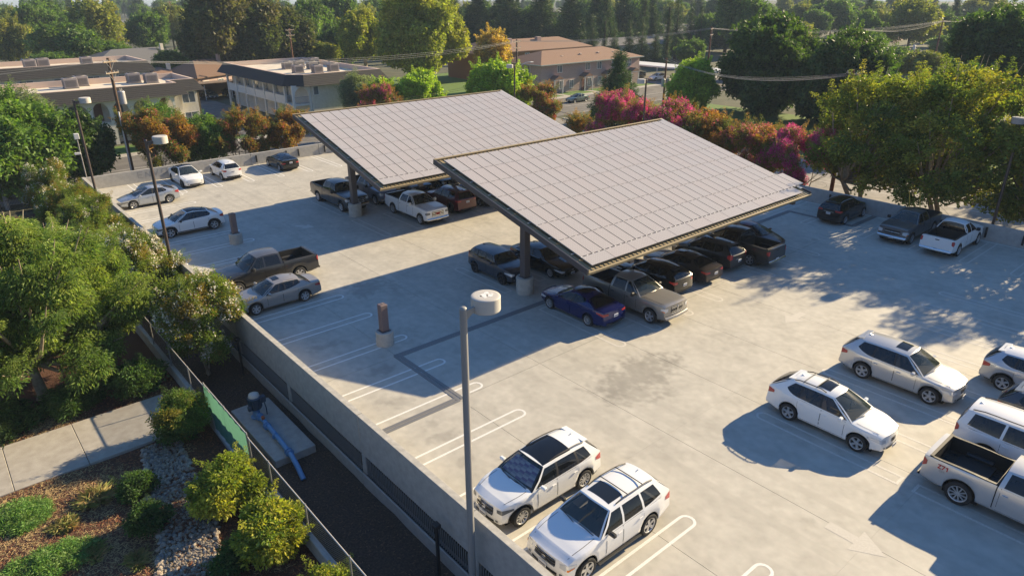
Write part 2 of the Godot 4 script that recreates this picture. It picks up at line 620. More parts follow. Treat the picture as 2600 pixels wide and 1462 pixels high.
func wall_run(called: String, label: String, a: Vector3, b: Vector3, out: Vector3, joints: Array, strips: Array) -> Node3D:
	# a parapet from a to b (inner foot); out points away from the deck
	var root := thing(called, label, "wall", a)
	var d := (b - a).normalized()
	var length := a.distance_to(b)
	var cuts := [0.0] + joints + [length]
	var ang := atan2(-d.z, d.x)
	var basis := Basis(Vector3.UP, ang)
	for k in cuts.size() - 1:
		var l: float = cuts[k + 1] - cuts[k] - 0.025
		var mb := MB.new()
		mb.cbox(Vector3.ZERO, Vector3(l, 1.32, 0.2), 0.02, basis)
		part(root, "wall_panel", mb, M.concrete_wall, d * (cuts[k] + l / 2 + 0.0125) + out * 0.1 + Vector3.UP * 0.46)
	var st := MB.new()
	st.cbox(Vector3.ZERO, Vector3(0.11, 0.72, 0.14), 0.015, basis)
	var sm := st.mesh()
	for s in strips:
		part(root, "bumper_strip", sm, M.rubber, d * float(s) - out * 0.07 + Vector3.UP * 0.56)
	return root


func build_parapets() -> void:
	var js := []
	for k in 5:
		js.append(7.2 + 7.2 * k)
	var st := []
	for x in [17.3, 18.6, 21.2, 22.5, 25.0, 28.1, 29.4, 32.3, 33.6]:
		st.append(x - DX0)
	var back := wall_run("parapet_wall", "low grey concrete wall with faint graffiti behind the white electric cars", Vector3(DX0, 0, DZ0), Vector3(DX1, 0, DZ0), Vector3(0, 0, -1), js, st)
	# faint sprayed scrawl
	var g := MB.new()
	for s in [[[0.0, 0.9], [0.0, 0.35]], [[0.0, 0.9], [0.42, 0.88]], [[0.0, 0.62], [0.36, 0.62]], [[0.0, 0.35], [0.42, 0.36]], [[0.62, 0.35], [0.66, 0.8], [1.0, 0.38], [1.06, 0.88]], [[1.3, 0.85], [1.5, 0.42], [1.75, 0.9]], [[1.95, 0.5], [2.1, 0.9], [2.45, 0.92], [2.5, 0.62], [2.2, 0.36]]]:
		for k in s.size() - 1:
			var p := Vector3(s[k][0], s[k][1], 0)
			var q := Vector3(s[k + 1][0], s[k + 1][1], 0)
			var e := (q - p).normalized().cross(Vector3(0, 0, 1)) * 0.035
			g.quad(p - e, q - e, q + e, p + e)
	mat("spray_grey", Color(0.27, 0.265, 0.26), 0.8)
	part(back, "graffiti", g, M.spray_grey, Vector3(14.2 - DX0, 0.05, 0.004))
	js = []
	for k in 9:
		js.append(8.4 * (k + 1) - 1.0)
	st = []
	for k in 26:
		st.append(3.2 + 2.73 * k + (0.0 if k % 2 else -0.55))
	wall_run("parapet_wall", "low concrete wall with dark bumper strips below the yellow green sycamores", Vector3(DX1, 0, DZ0), Vector3(DX1, 0, DZ1), Vector3(1, 0, 0), js, st)

	# long wall on the planted side: deep spandrel, iron bars below, concrete kerb at the foot
	var root := thing("parapet_wall", "long concrete wall over a barred opening beside the dirt strip", "wall", Vector3(DX0, 0, DZ0))
	var joints := [-68.5, -61.0, -54.0, -47.0, -40.2, -33.4, -27.4, -20.6, -13.6, -6.8, 0.2, DZ1]
	for k in joints.size() - 1:
		var l: float = joints[k + 1] - joints[k] - 0.03
		var zc: float = (joints[k] + joints[k + 1]) / 2
		var mb := MB.new()
		mb.cbox(Vector3.ZERO, Vector3(0.2, 1.68, l), 0.02)
		part(root, "wall_panel", mb, M.concrete_wall, Vector3(-0.1, 0.28, zc - DZ0))
		var cap := MB.new()
		cap.cbox(Vector3.ZERO, Vector3(0.25, 0.045, l), 0.01)
		part(root, "coping", cap, M.concrete_pale, Vector3(-0.1, 1.14, zc - DZ0))
		var sill := MB.new()
		sill.cbox(Vector3.ZERO, Vector3(0.26, 0.9, l), 0.02)
		part(root, "kerb", sill, M.concrete_wall, Vector3(-0.12, -1.92, zc - DZ0))
		var pier := MB.new()
		pier.cbox(Vector3.ZERO, Vector3(0.2, 0.96, 0.32), 0.02)
		part(root, "pier", pier, M.concrete_wall, Vector3(-0.105, -1.03, joints[k] + 0.17 - DZ0))
	var bar := MB.new()
	bar.tube([Vector3(0, -1.48, 0), Vector3(0, -0.66, 0), Vector3(0.05, -0.57, 0), Vector3(0.1, -0.555, 0)], 0.022, 4, false)
	var bm := bar.mesh()
	var rest := MB.new()
	var z := -0.5
	var made := 0
	while z > -66.0:
		var blocked := false
		for q in joints:
			if z > q - 0.05 and z < q + 0.36:
				blocked = true
		if not blocked:
			if z < -8.0 and made < 290:
				part(root, "bar", bm, M.bar_iron, Vector3(-0.18, 0, z - DZ0))
				made += 1
			else:
				rest.box(Vector3(-0.18, -1.03, z - DZ0), Vector3(0.036, 0.95, 0.036))
		z -= 0.115
	tag(part(root, "far_bars", rest, M.bar_iron), "", "", "", "stuff")
	var rail := MB.new()
	rail.box(Vector3(-0.18, -1.42, 34.5), Vector3(0.05, 0.05, 68.0))
	part(root, "rail", rail, M.dark_iron)
	# end wall behind the viewer and the lower storey
	for q in [[Vector3(31.8, -1.75, DZ0 - 0.08), Vector3(43.6, 3.0, 0.16)], [Vector3(DX1 + 0.09, -1.75, -29.6), Vector3(0.16, 3.0, 77.3)], [Vector3(31.8, -1.75, DZ1 + 0.1), Vector3(43.6, 3.0, 0.2)]]:
		var mb := MB.new()
		mb.box(q[0], q[1])
		setting("garage_wall", mb, M.concrete_wall)


func canopy(z_hi: float, y_hi: float, z_lo: float, y_lo: float, label: String, skip_cols: int, extra: bool) -> void:
	var x0 := 22.15
	var x1 := 42.8
	var root := thing("solar_canopy", label, "solar canopy", Vector3(x0, 0, z_lo), 0.0, "solar canopies")
	var down := Vector3(0, y_lo - y_hi, z_lo - z_hi)
	var length := down.length()
	down = down.normalized()
	var right := Vector3(1, 0, 0)
	var up := down.cross(right).normalized()
	if up.y < 0:
		up = -up
	var bs := Basis(right, up, right.cross(up))
	if bs.z.dot(down) < 0:
		bs = Basis(right, up, down)
	var o := Vector3(0, y_hi, z_hi - z_lo)          # upper corner, x0 side
	var at := func(x: float, s: float, h: float) -> Vector3: return o + right * x + down * s + up * h
	var w := x1 - x0
	# ribbed tan roofing under the modules
	var mb := MB.new()
	var ribs := int(w / 0.3)
	var sec := []
	for k in ribs:
		var xa := 0.15 + (w - 0.3) * k / ribs
		var p := (w - 0.3) / ribs
		sec.append_array([Vector2(xa, -0.13), Vector2(xa + p * 0.55, -0.13), Vector2(xa + p * 0.65, -0.09), Vector2(xa + p * 0.9, -0.09), Vector2(xa + p, -0.13)])
	var rows := []
	for s in [0.06, length - 0.04]:
		var row := PackedVector3Array()
		for q in sec:
			row.append(at.call(q.x, s, q.y))
		rows.append(row)
	mb.grid(rows, false, true)
	part(root, "roof_sheet", mb, M.tan_deck)
	# cap flashing at the upper edge, gutters at the ends, eave trim
	mb = MB.new()
	mb.cbox(at.call(w / 2, 0.03, -0.09), Vector3(w, 0.2, 0.12), 0.01, bs)
	part(root, "ridge_flashing", mb, M.tan_deck)
	for e in [0.0, w]:
		mb = MB.new()
		mb.cbox(at.call(e + (0.03 if e == 0.0 else -0.03), length / 2, -0.16), Vector3(0.09, 0.3, length), 0.015, bs)
		part(root, "rake_gutter", mb, M.steel_gutter)
		mb = MB.new()
		mb.cbox(at.call(e + (0.17 if e == 0.0 else -0.17), length / 2, -0.2), Vector3(0.16, 0.08, length - 0.1), 0.01, bs)
		part(root, "rake_tray", mb, M.steel_gutter)
	for e in [0.12, 0.26]:
		mb = MB.new()
		mb.box(at.call(w - e, length / 2 - 0.3, -0.02), Vector3(0.05, 0.05, length - 0.7), bs)
		part(root, "edge_rail", mb, M.white_paint)
	mb = MB.new()
	mb.cbox(at.call(w / 2, length + 0.02, -0.2), Vector3(w - 0.06, 0.16, 0.1), 0.015, bs)
	part(root, "eave_trim", mb, M.tan_deck)
	# purlins along x and girders down the slope
	for k in 8:
		mb = MB.new()
		mb.cbox(at.call(w / 2, 0.4 + (length - 0.8) * k / 7.0, -0.25), Vector3(w - 0.3, 0.2, 0.08), 0.01, bs)
		part(root, "purlin", mb, M.steel_purple)
	var cols := [1.85, 11.2, 19.9]
	var s_col := ((-26.9 if z_lo > -30 else -46.4) - z_hi) / (z_lo - z_hi) * length
	for cx in cols:
		mb = MB.new()
		mb.cbox(at.call(cx, length / 2, -0.55), Vector3(0.26, 0.42, length - 1.0), 0.015, bs)
		part(root, "girder", mb, M.steel_purple)
		var top: Vector3 = at.call(cx, s_col, -0.75)
		mb = MB.new()
		mb.cbox(Vector3(top.x, top.y / 2 + 0.4, top.z), Vector3(0.42, top.y - 0.6, 0.42), 0.02)
		var col := part(root, "column", mb, M.steel_purple)
		mb = MB.new()
		mb.cbox(Vector3(top.x, 0.98, top.z), Vector3(0.56, 0.03, 0.56), 0.006)
		part(col, "base_plate", mb, M.steel_gutter)
		mb = MB.new()
		mb.lathe([Vector2(0.0, 0.97), Vector2(0.47, 0.97), Vector2(0.5, 0.94), Vector2(0.5, 0.0)], 28, Vector3(top.x, 0, top.z), Basis.IDENTITY, false)
		part(root, "pedestal", mb, M.concrete_pale)
	for cx in [3.4, 12.8, 19.0]:
		mb = MB.new()
		mb.cbox(at.call(cx, length - 0.25, -0.5), Vector3(0.3, 0.3, 0.3), 0.01)
		part(root, "girder_end", mb, M.steel_purple)
	# modules
	var pw := 0.8
	var pl := 1.622
	var px := MB.new()
	px.textured = true
	var hw := (pw - 0.055) / 2
	var hl := (pl - 0.032) / 2
	px.cbox(Vector3.ZERO, Vector3(hw * 2, 0.04, hl * 2), 0.004)
	for k in px.v.size():
		px.t[k] = Vector2(px.v[k].x / 0.2, px.v[k].z / 0.2)
	var pm := px.mesh()
	var s0 := 0.44
	for r in 7:
		for k in 25:
			part(root, "solar_panel", pm, M["panel_%d" % ((r * 7 + k * 3 + (r * k) % 5) % 4)], at.call(0.38 + pw * (k + 0.5), s0 + pl * (r + 0.5), 0.06), bs)
	if extra:
		part(root, "solar_panel", pm, M.panel_1, at.call(0.38 + pw * 25.5, s0 + pl * 6.5, 0.06), bs)
	var sl := bs * Basis(Vector3.UP, PI / 2)
	for k in 12:
		part(root, "solar_panel", pm, M["panel_%d" % ((k * 3) % 4)], at.call(0.38 + (pl - 0.01) * (k + 0.5), s0 + pl * 7 + pw * 0.5 + 0.01, 0.06), sl)
	# pale mounting rails between the rows and bright clips along the end
	for r in 7:
		mb = MB.new()
		for k in 25:
			mb.box(at.call(0.38 + pw * (k + 0.1), s0 + pl * (r + 1), 0.05), Vector3(0.1, 0.03, 0.04), bs)
			mb.box(at.call(0.38 + pw * (k + 0.6), s0 + pl * (r + 1), 0.05), Vector3(0.1, 0.03, 0.04), bs)
		tag(part(root, "rail_clips", mb, M.white_paint), "", "", "", "stuff")
		mb = MB.new()
		mb.box(at.call(0.3, s0 + pl * (r + 1) - 0.45, -0.0), Vector3(0.2, 0.04, 0.05), bs)
		part(root, "clip", mb, M.galvanised)


func panel_materials() -> void:
	# cells with cut corners: pale diamonds where four meet, under a film of dust
	var n := 32
	for q in 4:
		var im := Image.create(n * 4, n * 4, true, Image.FORMAT_RGB8)
		var f := FastNoiseLite.new()
		f.seed = 20 + q
		f.frequency = 0.05
		for j in n * 4:
			for i in n * 4:
				var x := (i % n) - n / 2.0
				var y := (j % n) - n / 2.0
				var d := f.get_noise_2d(i, j) * 0.02
				var k := Color(0.425 + d + q * 0.004, 0.392 + d, 0.366 + d - q * 0.002)
				if absf(x) + absf(y) < 6.5:
					k = Color(0.58, 0.555, 0.54)
				elif absf(x) < 0.6 or absf(y) < 0.6:
					k = Color(0.42, 0.39, 0.38)
				im.set_pixel(i, j, lin(k.r, k.g, k.b))
		im.generate_mipmaps()
		var m := mat("panel_%d" % q, Color(1, 1, 1), 0.32)
		m.albedo_color = Color.WHITE
		m.albedo_texture = ImageTexture.create_from_image(im)
		m.uv1_scale = Vector3(0.4, 0.4, 0.4)
		m.clearcoat_enabled = true
		m.clearcoat = 0.4
		m.clearcoat_roughness = 0.15


func build_canopies() -> void:
	panel_materials()
	canopy(-32.9, 6.9, -20.55, 3.79, "tilted solar panel canopy sheltering the dark blue sedan and the grey pickup", 0, true)
	canopy(-51.65, 7.19, -39.34, 3.95, "tilted solar panel canopy sheltering the white pickup and the red SUV", 0, false)


func drum_light(label: String, at: Vector3, top: float, m: Material, head: Material, turn: float, r := 0.09) -> void:
	var root := thing("lamp_post", label, "lamp post", at, turn, "drum head lamp posts")
	var mb := MB.new()
	mb.tube([Vector3.ZERO, Vector3(0, (top - at.y) * 0.5, 0), Vector3(0, top - at.y, 0)], [r, r * 0.92, r * 0.85], 14)
	part(root, "pole", mb, m)
	mb = MB.new()
	mb.lathe([Vector2(r * 0.9, 0.0), Vector2(r * 0.85, 0.05), Vector2(r * 0.4, 0.08), Vector2(0, 0.085)], 14, Vector3(0, top - at.y, 0))
	part(root, "pole_cap", mb, m)
	mb = MB.new()
	mb.prism([Vector3(r * 0.8, top - at.y - 0.3, 0.04), Vector3(0.36, top - at.y - 0.12, 0.04), Vector3(0.36, top - at.y - 0.02, 0.04), Vector3(r * 0.8, top - at.y - 0.04, 0.04)], Vector3(0, 0, -0.08))
	part(root, "bracket", mb, m)
	mb = MB.new()
	var y := top - at.y
	mb.lathe([Vector2(0, 0.2), Vector2(0.3, 0.2), Vector2(0.38, 0.185), Vector2(0.395, 0.165)], 32, Vector3(0.74, y, 0))
	mb.lathe([Vector2(0.395, 0.165), Vector2(0.395, -0.2)], 32, Vector3(0.74, y, 0))
	mb.lathe([Vector2(0.395, -0.2), Vector2(0.39, -0.215), Vector2(0.37, -0.2)], 32, Vector3(0.74, y, 0))
	part(root, "lamp_head", mb, head)
	if r > 0.11:
		mb = MB.new()
		for q in [[0.06, 0.1, 0.09], [-0.05, 0.0, 0.11], [0.1, -0.08, 0.07], [-0.12, 0.12, 0.05], [0.17, 0.05, 0.04], [-0.16, -0.03, 0.05]]:
			var ring := []
			for k in 9:
				var a := -TAU * k / 9.0
				ring.append(Vector3(0.74 + q[0] + cos(a) * q[2] * (1.0 + 0.3 * sin(a * 3.0 + q[0] * 40.0)), y + 0.203, q[1] + sin(a) * q[2]))
			mb.poly(ring)
		part(root, "droppings", mb, M.white_paint)
	mb = MB.new()
	mb.lathe([Vector2(0.37, -0.19), Vector2(0.0, -0.17)], 32, Vector3(0.74, y, 0))
	part(root, "lens", mb, M.white_paint)
	mb = MB.new()
	mb.cbox(Vector3(0, 0.35, 0), Vector3(0.42, 0.9, 0.42), 0.03)
	part(root, "footing", mb, M.concrete_wall)


func build_deck_furniture() -> void:
	drum_light("tall grey lamp post with drum head standing at the wall by the white SUVs", Vector3(9.5, -1.9, -13.1), 8.25, M.pole_grey, M.lamp_beige, 0.0, 0.115)
	drum_light("bronze lamp post with drum head beside the white black roofed hatchback", Vector3(9.55, -1.9, -42.3), 8.2, M.pole_bronze, M.lamp_beige, 0.0, 0.1)
	drum_light("bronze lamp post with drum head beside the silver liftback", Vector3(9.6, -1.9, -61.6), 8.3, M.pole_bronze, M.lamp_beige, 0.0, 0.1)
	drum_light("slate lamp post with drum head against the sycamore leaves", Vector3(55.2, -2.2, -13.4), 7.9, M.pole_bronze, M.pole_grey, PI, 0.1)
	drum_light("bronze lamp post with drum head beside the pink crape myrtle", Vector3(55.0, -2.2, -44.5), 7.7, M.pole_bronze, M.lamp_beige, PI, 0.1)
	drum_light("bronze lamp post with drum head in front of the pink townhouse", Vector3(55.0, -2.2, -64.0), 7.7, M.pole_bronze, M.lamp_beige, PI, 0.1)
	# bird droppings on the near lamp head
	for b in [[14.75, -26.85, "short square steel post on a round concrete foot in the row without cars"], [14.75, -46.3, "short square steel post on a round concrete foot beside the white black roofed hatchback"]]:
		var root := thing("steel_bollard", b[2], "bollard", Vector3(b[0], 0, b[1]), 0.0, "square posts on round feet")
		var mb := MB.new()
		mb.lathe([Vector2(0, 0.72), Vector2(0.4, 0.72), Vector2(0.43, 0.69), Vector2(0.43, 0.0)], 28, Vector3.ZERO, Basis.IDENTITY, false)
		part(root, "concrete_foot", mb, M.concrete_pale)
		mb = MB.new()
		mb.cbox(Vector3(0, 1.42, 0), Vector3(0.36, 1.36, 0.36), 0.02)
		part(root, "post", mb, M.bollard)
		mb = MB.new()
		mb.cbox(Vector3(0, 0.735, 0), Vector3(0.5, 0.03, 0.5), 0.006)
		part(root, "base_plate", mb, M.steel_gutter)
		mb = MB.new()
		mb.cbox(Vector3(0, 2.12, 0), Vector3(0.1, 0.04, 0.05), 0.006)
		part(root, "lifting_lug", mb, M.joint_steel)


class CarShape:
	# a lofted body: stations along x (forward), levels from the sill up; the cabin stands on the belt line
	var p := {}
	var xs := PackedFloat32Array()
	var hw := 0.9
	var xf := 0.0
	var xr := 0.0
	const F := [0.0, 0.04, 0.16, 0.5, 0.84, 0.97]
	const G := [0.88, 0.955, 0.985, 1.0, 0.985, 0.945]

	func _init(params: Dictionary) -> void:
		p = params
		hw = p.W * 0.5
		xf = p.wb * 0.5 + p.fo - p.nose
		xr = -p.wb * 0.5 - (p.L - p.wb - p.fo) + p.tail
		var s := [xr, xr + 0.03, xr + 0.08, xr + 0.16, xf, xf - 0.03, xf - 0.08, xf - 0.16, xf - 0.28, p.xw0, p.xb1]
		if p.has("bed"):
			s.append_array([p.bed[0], p.bed[1], p.bed[0] - 0.01, p.bed[1] + 0.01])
		var x: float = xr + 0.28
		while x < xf - 0.3:
			s.append(x)
			x += 0.2
		for ax in [p.wb * 0.5, -p.wb * 0.5]:
			for k in 17:
				s.append(ax + cos(PI * k / 16.0) * arch_r())
			s.append(ax + arch_r() + 0.015)
			s.append(ax - arch_r() - 0.015)
		s.sort()
		for q in s:
			if q >= xr - 0.001 and q <= xf + 0.001 and (xs.is_empty() or q - xs[-1] > 0.004):
				xs.append(q)

	func arch_r() -> float:
		return p.r * p.get("arch", 1.16)

	static func curve(pts: Array, x: float) -> float:
		if x <= pts[0][0]:
			return pts[0][1]
		for k in pts.size() - 1:
			if x <= pts[k + 1][0]:
				var t: float = (x - pts[k][0]) / (pts[k + 1][0] - pts[k][0])
				return lerpf(pts[k][1], pts[k + 1][1], t * t * (3 - 2 * t) if pts[k].size() > 2 else t)
		return pts[-1][1]

	func bottom(x: float) -> float:
		var b: float = p.sill
		b = maxf(b, lerpf(p.sill, p.sill + 0.07, clampf((x - (xf - 0.35)) / 0.35, 0, 1)))
		b = maxf(b, lerpf(p.sill, p.sill + 0.1, clampf(((xr + 0.45) - x) / 0.45, 0, 1)))
		for ax in [p.wb * 0.5, -p.wb * 0.5]:
			var d := absf(x - ax)
			if d < arch_r():
				b = maxf(b, p.r + sqrt(arch_r() * arch_r() - d * d) * 1.0)
		return b

	func top(x: float) -> float:
		return CarShape.curve(p.top, x)

	func crown(x: float) -> float:
		return CarShape.curve(p.crown, x)

	func width(x: float) -> float:
		var k := 1.0
		var df := (xf - x) / 0.75
		if df < 1.0:
			k *= lerpf(p.get("wf", 0.8), 1.0, sin(clampf(df, 0, 1) * PI / 2))
		var dr := (x - xr) / 0.7
		if dr < 1.0:
			k *= lerpf(p.get("wr", 0.88), 1.0, sin(clampf(dr, 0, 1) * PI / 2))
		return hw * k

	func bend(q: Vector3) -> Vector3:
		var z := clampf(absf(q.z) / hw, 0, 1)
		var e := 1.0 - z * z
		var a := clampf((q.x - (xf - 0.5)) / 0.5, 0, 1)
		var b := clampf(((xr + 0.5) - q.x) / 0.5, 0, 1)
		var bump: float = exp(-pow((q.y - p.get("bump_y", 0.5)) / 0.22, 2.0)) * p.get("bump", 0.06)
		q.x += a * a * (p.nose * e * 0.75 + bump - 0.25 * p.get("slope", 0.1) * maxf(0.0, q.y - 0.5)) - b * b * (p.tail * e * 0.75 + bump)
		return q

	func level(x: float, k: int, s: float) -> Vector3:
		var b := bottom(x)
		var t := top(x)
		var w := width(x)
		if k <= 5:
			var tuck := 1.0
			return bend(Vector3(x, b + (t - b) * F[k], w * G[k] * tuck * s))
		var c := crown(x)
		if k == 6:
			return bend(Vector3(x, t + c * 0.45, w * 0.78 * s))
		if k == 7:
			return bend(Vector3(x, t + c * 0.86, w * 0.42 * s))
		return bend(Vector3(x, t + c, 0))

	func side(x: float, y: float, s: float, off := 0.0) -> Vector3:
		# the point of the flank at height y
		var b := bottom(x)
		var t := top(x)
		var f := clampf((y - b) / maxf(t - b, 0.01), 0.0, 0.97)
		var w := width(x)
		var g := G[5] as float
		for k in 5:
			if f <= F[k + 1]:
				g = lerpf(G[k], G[k + 1], (f - F[k]) / (F[k + 1] - F[k]))
				break
		return bend(Vector3(x, y, (w * g + off) * s))

	func cap(front: bool, y: float, zf: float, off := 0.0) -> Vector3:
		var x := xf if front else xr
		var q := side(x, y, 1.0)
		var v := bend(Vector3(x, y, absf(q.z) * zf))
		v.x += off if front else -off
		return v

	func open(x: float) -> bool:
		if x < p.xw0 - 0.005 and x > p.xb1 + 0.005:
			return true
		if p.has("bed") and x > p.bed[1] - 0.005 and x < p.bed[0] + 0.005:
			return true
		return false

	func body() -> MB:
		var mb := MB.new()
		for s in [-1.0, 1.0]:
			var rows := []
			for x in xs:
				var row := PackedVector3Array()
				for k in 6:
					row.append(level(x, k, s))
				rows.append(row)
			mb.grid(rows, true, s < 0)
			# bonnet and boot
			var run := []
			for i in xs.size():
				var x := xs[i]
				var row := PackedVector3Array()
				for k in [5, 6, 7, 8]:
					row.append(level(x, k, s))
				if not open(x):
					run.append(row)
				if (open(x) or i == xs.size() - 1) and run.size() > 0:
					if run.size() > 1:
						mb.grid(run, true, s < 0)
					run = []
		for front in [true, false]:
			var x := xf if front else xr
			var rows := []
			var top_k := 5 if open(x + (-0.02 if front else 0.02)) else 8
			for k in top_k + 1:
				var row := PackedVector3Array()
				var e := level(x, k, 1.0)
				for j in 13:
					var u := 1.0 - j / 6.0
					var w: float = width(x) * (G[k] if k < 6 else [0.78, 0.42, 0.0][k - 6])
					row.append(bend(Vector3(x, e.y, w * u)))
				rows.append(row)
			mb.grid(rows, true, not front)
		return mb

	func flank(x0: float, x1: float, y0: float, y1: float, s: float, off: float, nx := 8, ny := 4) -> MB:
		# a patch that follows the flank
		var mb := MB.new()
		var rows := []
		for i in nx + 1:
			var x := lerpf(x0, x1, float(i) / nx)
			var row := PackedVector3Array()
			var lo := maxf(y0, bottom(x) + 0.01)
			var hi := minf(y1, top(x) - 0.03)
			for j in ny + 1:
				row.append(side(x, lerpf(lo, maxf(hi, lo + 0.01), float(j) / ny), s, off))
			rows.append(row)
		mb.grid(rows, true, s < 0)
		return mb

	func fascia(front: bool, z0: float, z1: float, y0: float, y1: float, off: float, nz := 8, ny := 2, taper := 1.0) -> MB:
		var mb := MB.new()
		var rows := []
		for j in ny + 1:
			var t := float(j) / ny
			var row := PackedVector3Array()
			for i in nz + 1:
				row.append(cap(front, lerpf(y0, y1, t), lerpf(z0, z1, float(i) / nz) * lerpf(taper, 1.0, t), off))
			rows.append(row)
		mb.grid(rows, true, front)
		return mb

	func lamp(front: bool, s: float, along: float, across: float, y0: float, y1: float, tip: float, off := 0.012) -> MB:
		# wraps the corner: "along" metres of flank, "across" share of the face; tip narrows the flank end
		var mb := MB.new()
		var rows := [PackedVector3Array(), PackedVector3Array(), PackedVector3Array()]
		var x := xf if front else xr
		var d := -1.0 if front else 1.0
		for k in 7:
			var t := k / 6.0
			var c := lerpf(y1 * 0.4 + y0 * 0.6, (y0 + y1) * 0.5, 1.0) + (1 - t) * tip
			var h := (y1 - y0) * 0.5 * lerpf(0.45, 1.0, t)
			for j in 3:
				rows[j].append(side(x + d * along * (1 - t), c + h * (j - 1), s, off))
		for k in range(1, 7):
			var t := k / 6.0
			var h := (y1 - y0) * 0.5 * lerpf(1.0, 0.7, t)
			for j in 3:
				rows[j].append(cap(front, (y0 + y1) * 0.5 + h * (j - 1), s * (1.0 - across * t), off))
		mb.grid(rows, true, (s > 0) == front)
		return mb


func glass_mat(called: String, k: Color, alpha: float) -> void:
	var m := mat(called, k, 0.04)
	m.albedo_color = lin(k.r, k.g, k.b, alpha)
	m.transparency = BaseMaterial3D.TRANSPARENCY_ALPHA
	m.metallic_specular = 0.6


func paint(called: String, k: Color, metal := 0.0, rough := 0.3) -> StandardMaterial3D:
	if M.has(called):
		return M[called]
	var m := mat(called, k, rough, metal)
	m.clearcoat_enabled = true
	m.clearcoat = 0.8
	m.clearcoat_roughness = 0.04
	return m


func car_materials() -> void:
	glass_mat("windscreen", Color(0.05, 0.065, 0.06), 0.42)
	glass_mat("side_glass", Color(0.012, 0.015, 0.016), 0.72)
	glass_mat("privacy_glass", Color(0.008, 0.009, 0.01), 0.9)
	mat("tyre", Color(0.016, 0.016, 0.017), 0.8)
	mat("alloy", Color(0.55, 0.55, 0.56), 0.3, 0.75)
	mat("alloy_dark", Color(0.03, 0.03, 0.032), 0.35, 0.3)
	mat("chrome", Color(0.72, 0.72, 0.73), 0.12, 1.0)
	mat("plastic", Color(0.018, 0.018, 0.019), 0.55)
	mat("seam", Color(0.01, 0.01, 0.01), 0.8)
	mat("cabin_dark", Color(0.025, 0.025, 0.027), 0.85)
	mat("cabin_grey", Color(0.12, 0.115, 0.11), 0.85)
	mat("cabin_tan", Color(0.3, 0.24, 0.17), 0.85)
	mat("head_lamp", Color(0.62, 0.64, 0.66), 0.08, 0.2)
	M.head_lamp.clearcoat_enabled = true
	M.head_lamp.clearcoat = 1.0
	M.head_lamp.clearcoat_roughness = 0.02
	mat("head_lamp_dark", Color(0.16, 0.17, 0.18), 0.06, 0.2)
	mat("tail_lamp", Color(0.36, 0.008, 0.012), 0.1)
	M.tail_lamp.clearcoat_enabled = true
	M.tail_lamp.clearcoat = 1.0
	mat("amber", Color(0.7, 0.2, 0.02), 0.15)
	mat("plate", Color(0.7, 0.71, 0.72), 0.5)
	mat("plate_ink", Color(0.03, 0.04, 0.14), 0.6)
	mat("badge_red", Color(0.45, 0.01, 0.015), 0.4)
	wheel_kit()


var WK := {}


func wheel_kit() -> void:
	# tyre and rims of unit radius, axis along z, outer face at +z
	var turn := Basis(Vector3(1, 0, 0), PI / 2)
	var mb := MB.new()
	mb.lathe([Vector2(0.66, 0.3), Vector2(0.72, 0.335), Vector2(0.9, 0.335), Vector2(0.97, 0.29), Vector2(1.0, 0.2), Vector2(1.0, -0.2), Vector2(0.97, -0.3), Vector2(0.7, -0.32)], 32, Vector3.ZERO, turn)
	WK.tyre = mb.mesh()
	for kind in ["five", "ten", "six", "split"]:
		mb = MB.new()
		mb.lathe([Vector2(0.7, 0.3), Vector2(0.69, 0.32), Vector2(0.63, 0.31), Vector2(0.6, 0.22), Vector2(0.6, -0.1)], 32, Vector3.ZERO, turn)
		mb.lathe([Vector2(0.0, 0.27), Vector2(0.1, 0.27), Vector2(0.15, 0.24), Vector2(0.16, 0.1)], 16, Vector3.ZERO, turn)
		var n: int = {"five": 5, "ten": 10, "six": 6, "split": 10}[kind]
		var w: float = {"five": 0.14, "ten": 0.055, "six": 0.13, "split": 0.06}[kind]
		for k in n:
			var a := TAU * k / n
			if kind == "split":
				a += 0.13 if k % 2 else -0.13
			var d := Vector3(cos(a), sin(a), 0)
			var e := Vector3(-sin(a), cos(a), 0)
			var b := Basis(d, e, Vector3(0, 0, 1))
			mb.prism([d * 0.1 + e * w * 0.8 + Vector3(0, 0, 0.25), d * 0.1 - e * w * 0.8 + Vector3(0, 0, 0.25), d * 0.64 - e * w + Vector3(0, 0, 0.3), d * 0.64 + e * w + Vector3(0, 0, 0.3)], Vector3(0, 0, -0.09))
		WK[kind] = mb.mesh()
	mb = MB.new()
	mb.lathe([Vector2(0.0, 0.1), Vector2(0.62, 0.1)], 24, Vector3.ZERO, turn)
	WK.hub = mb.mesh()


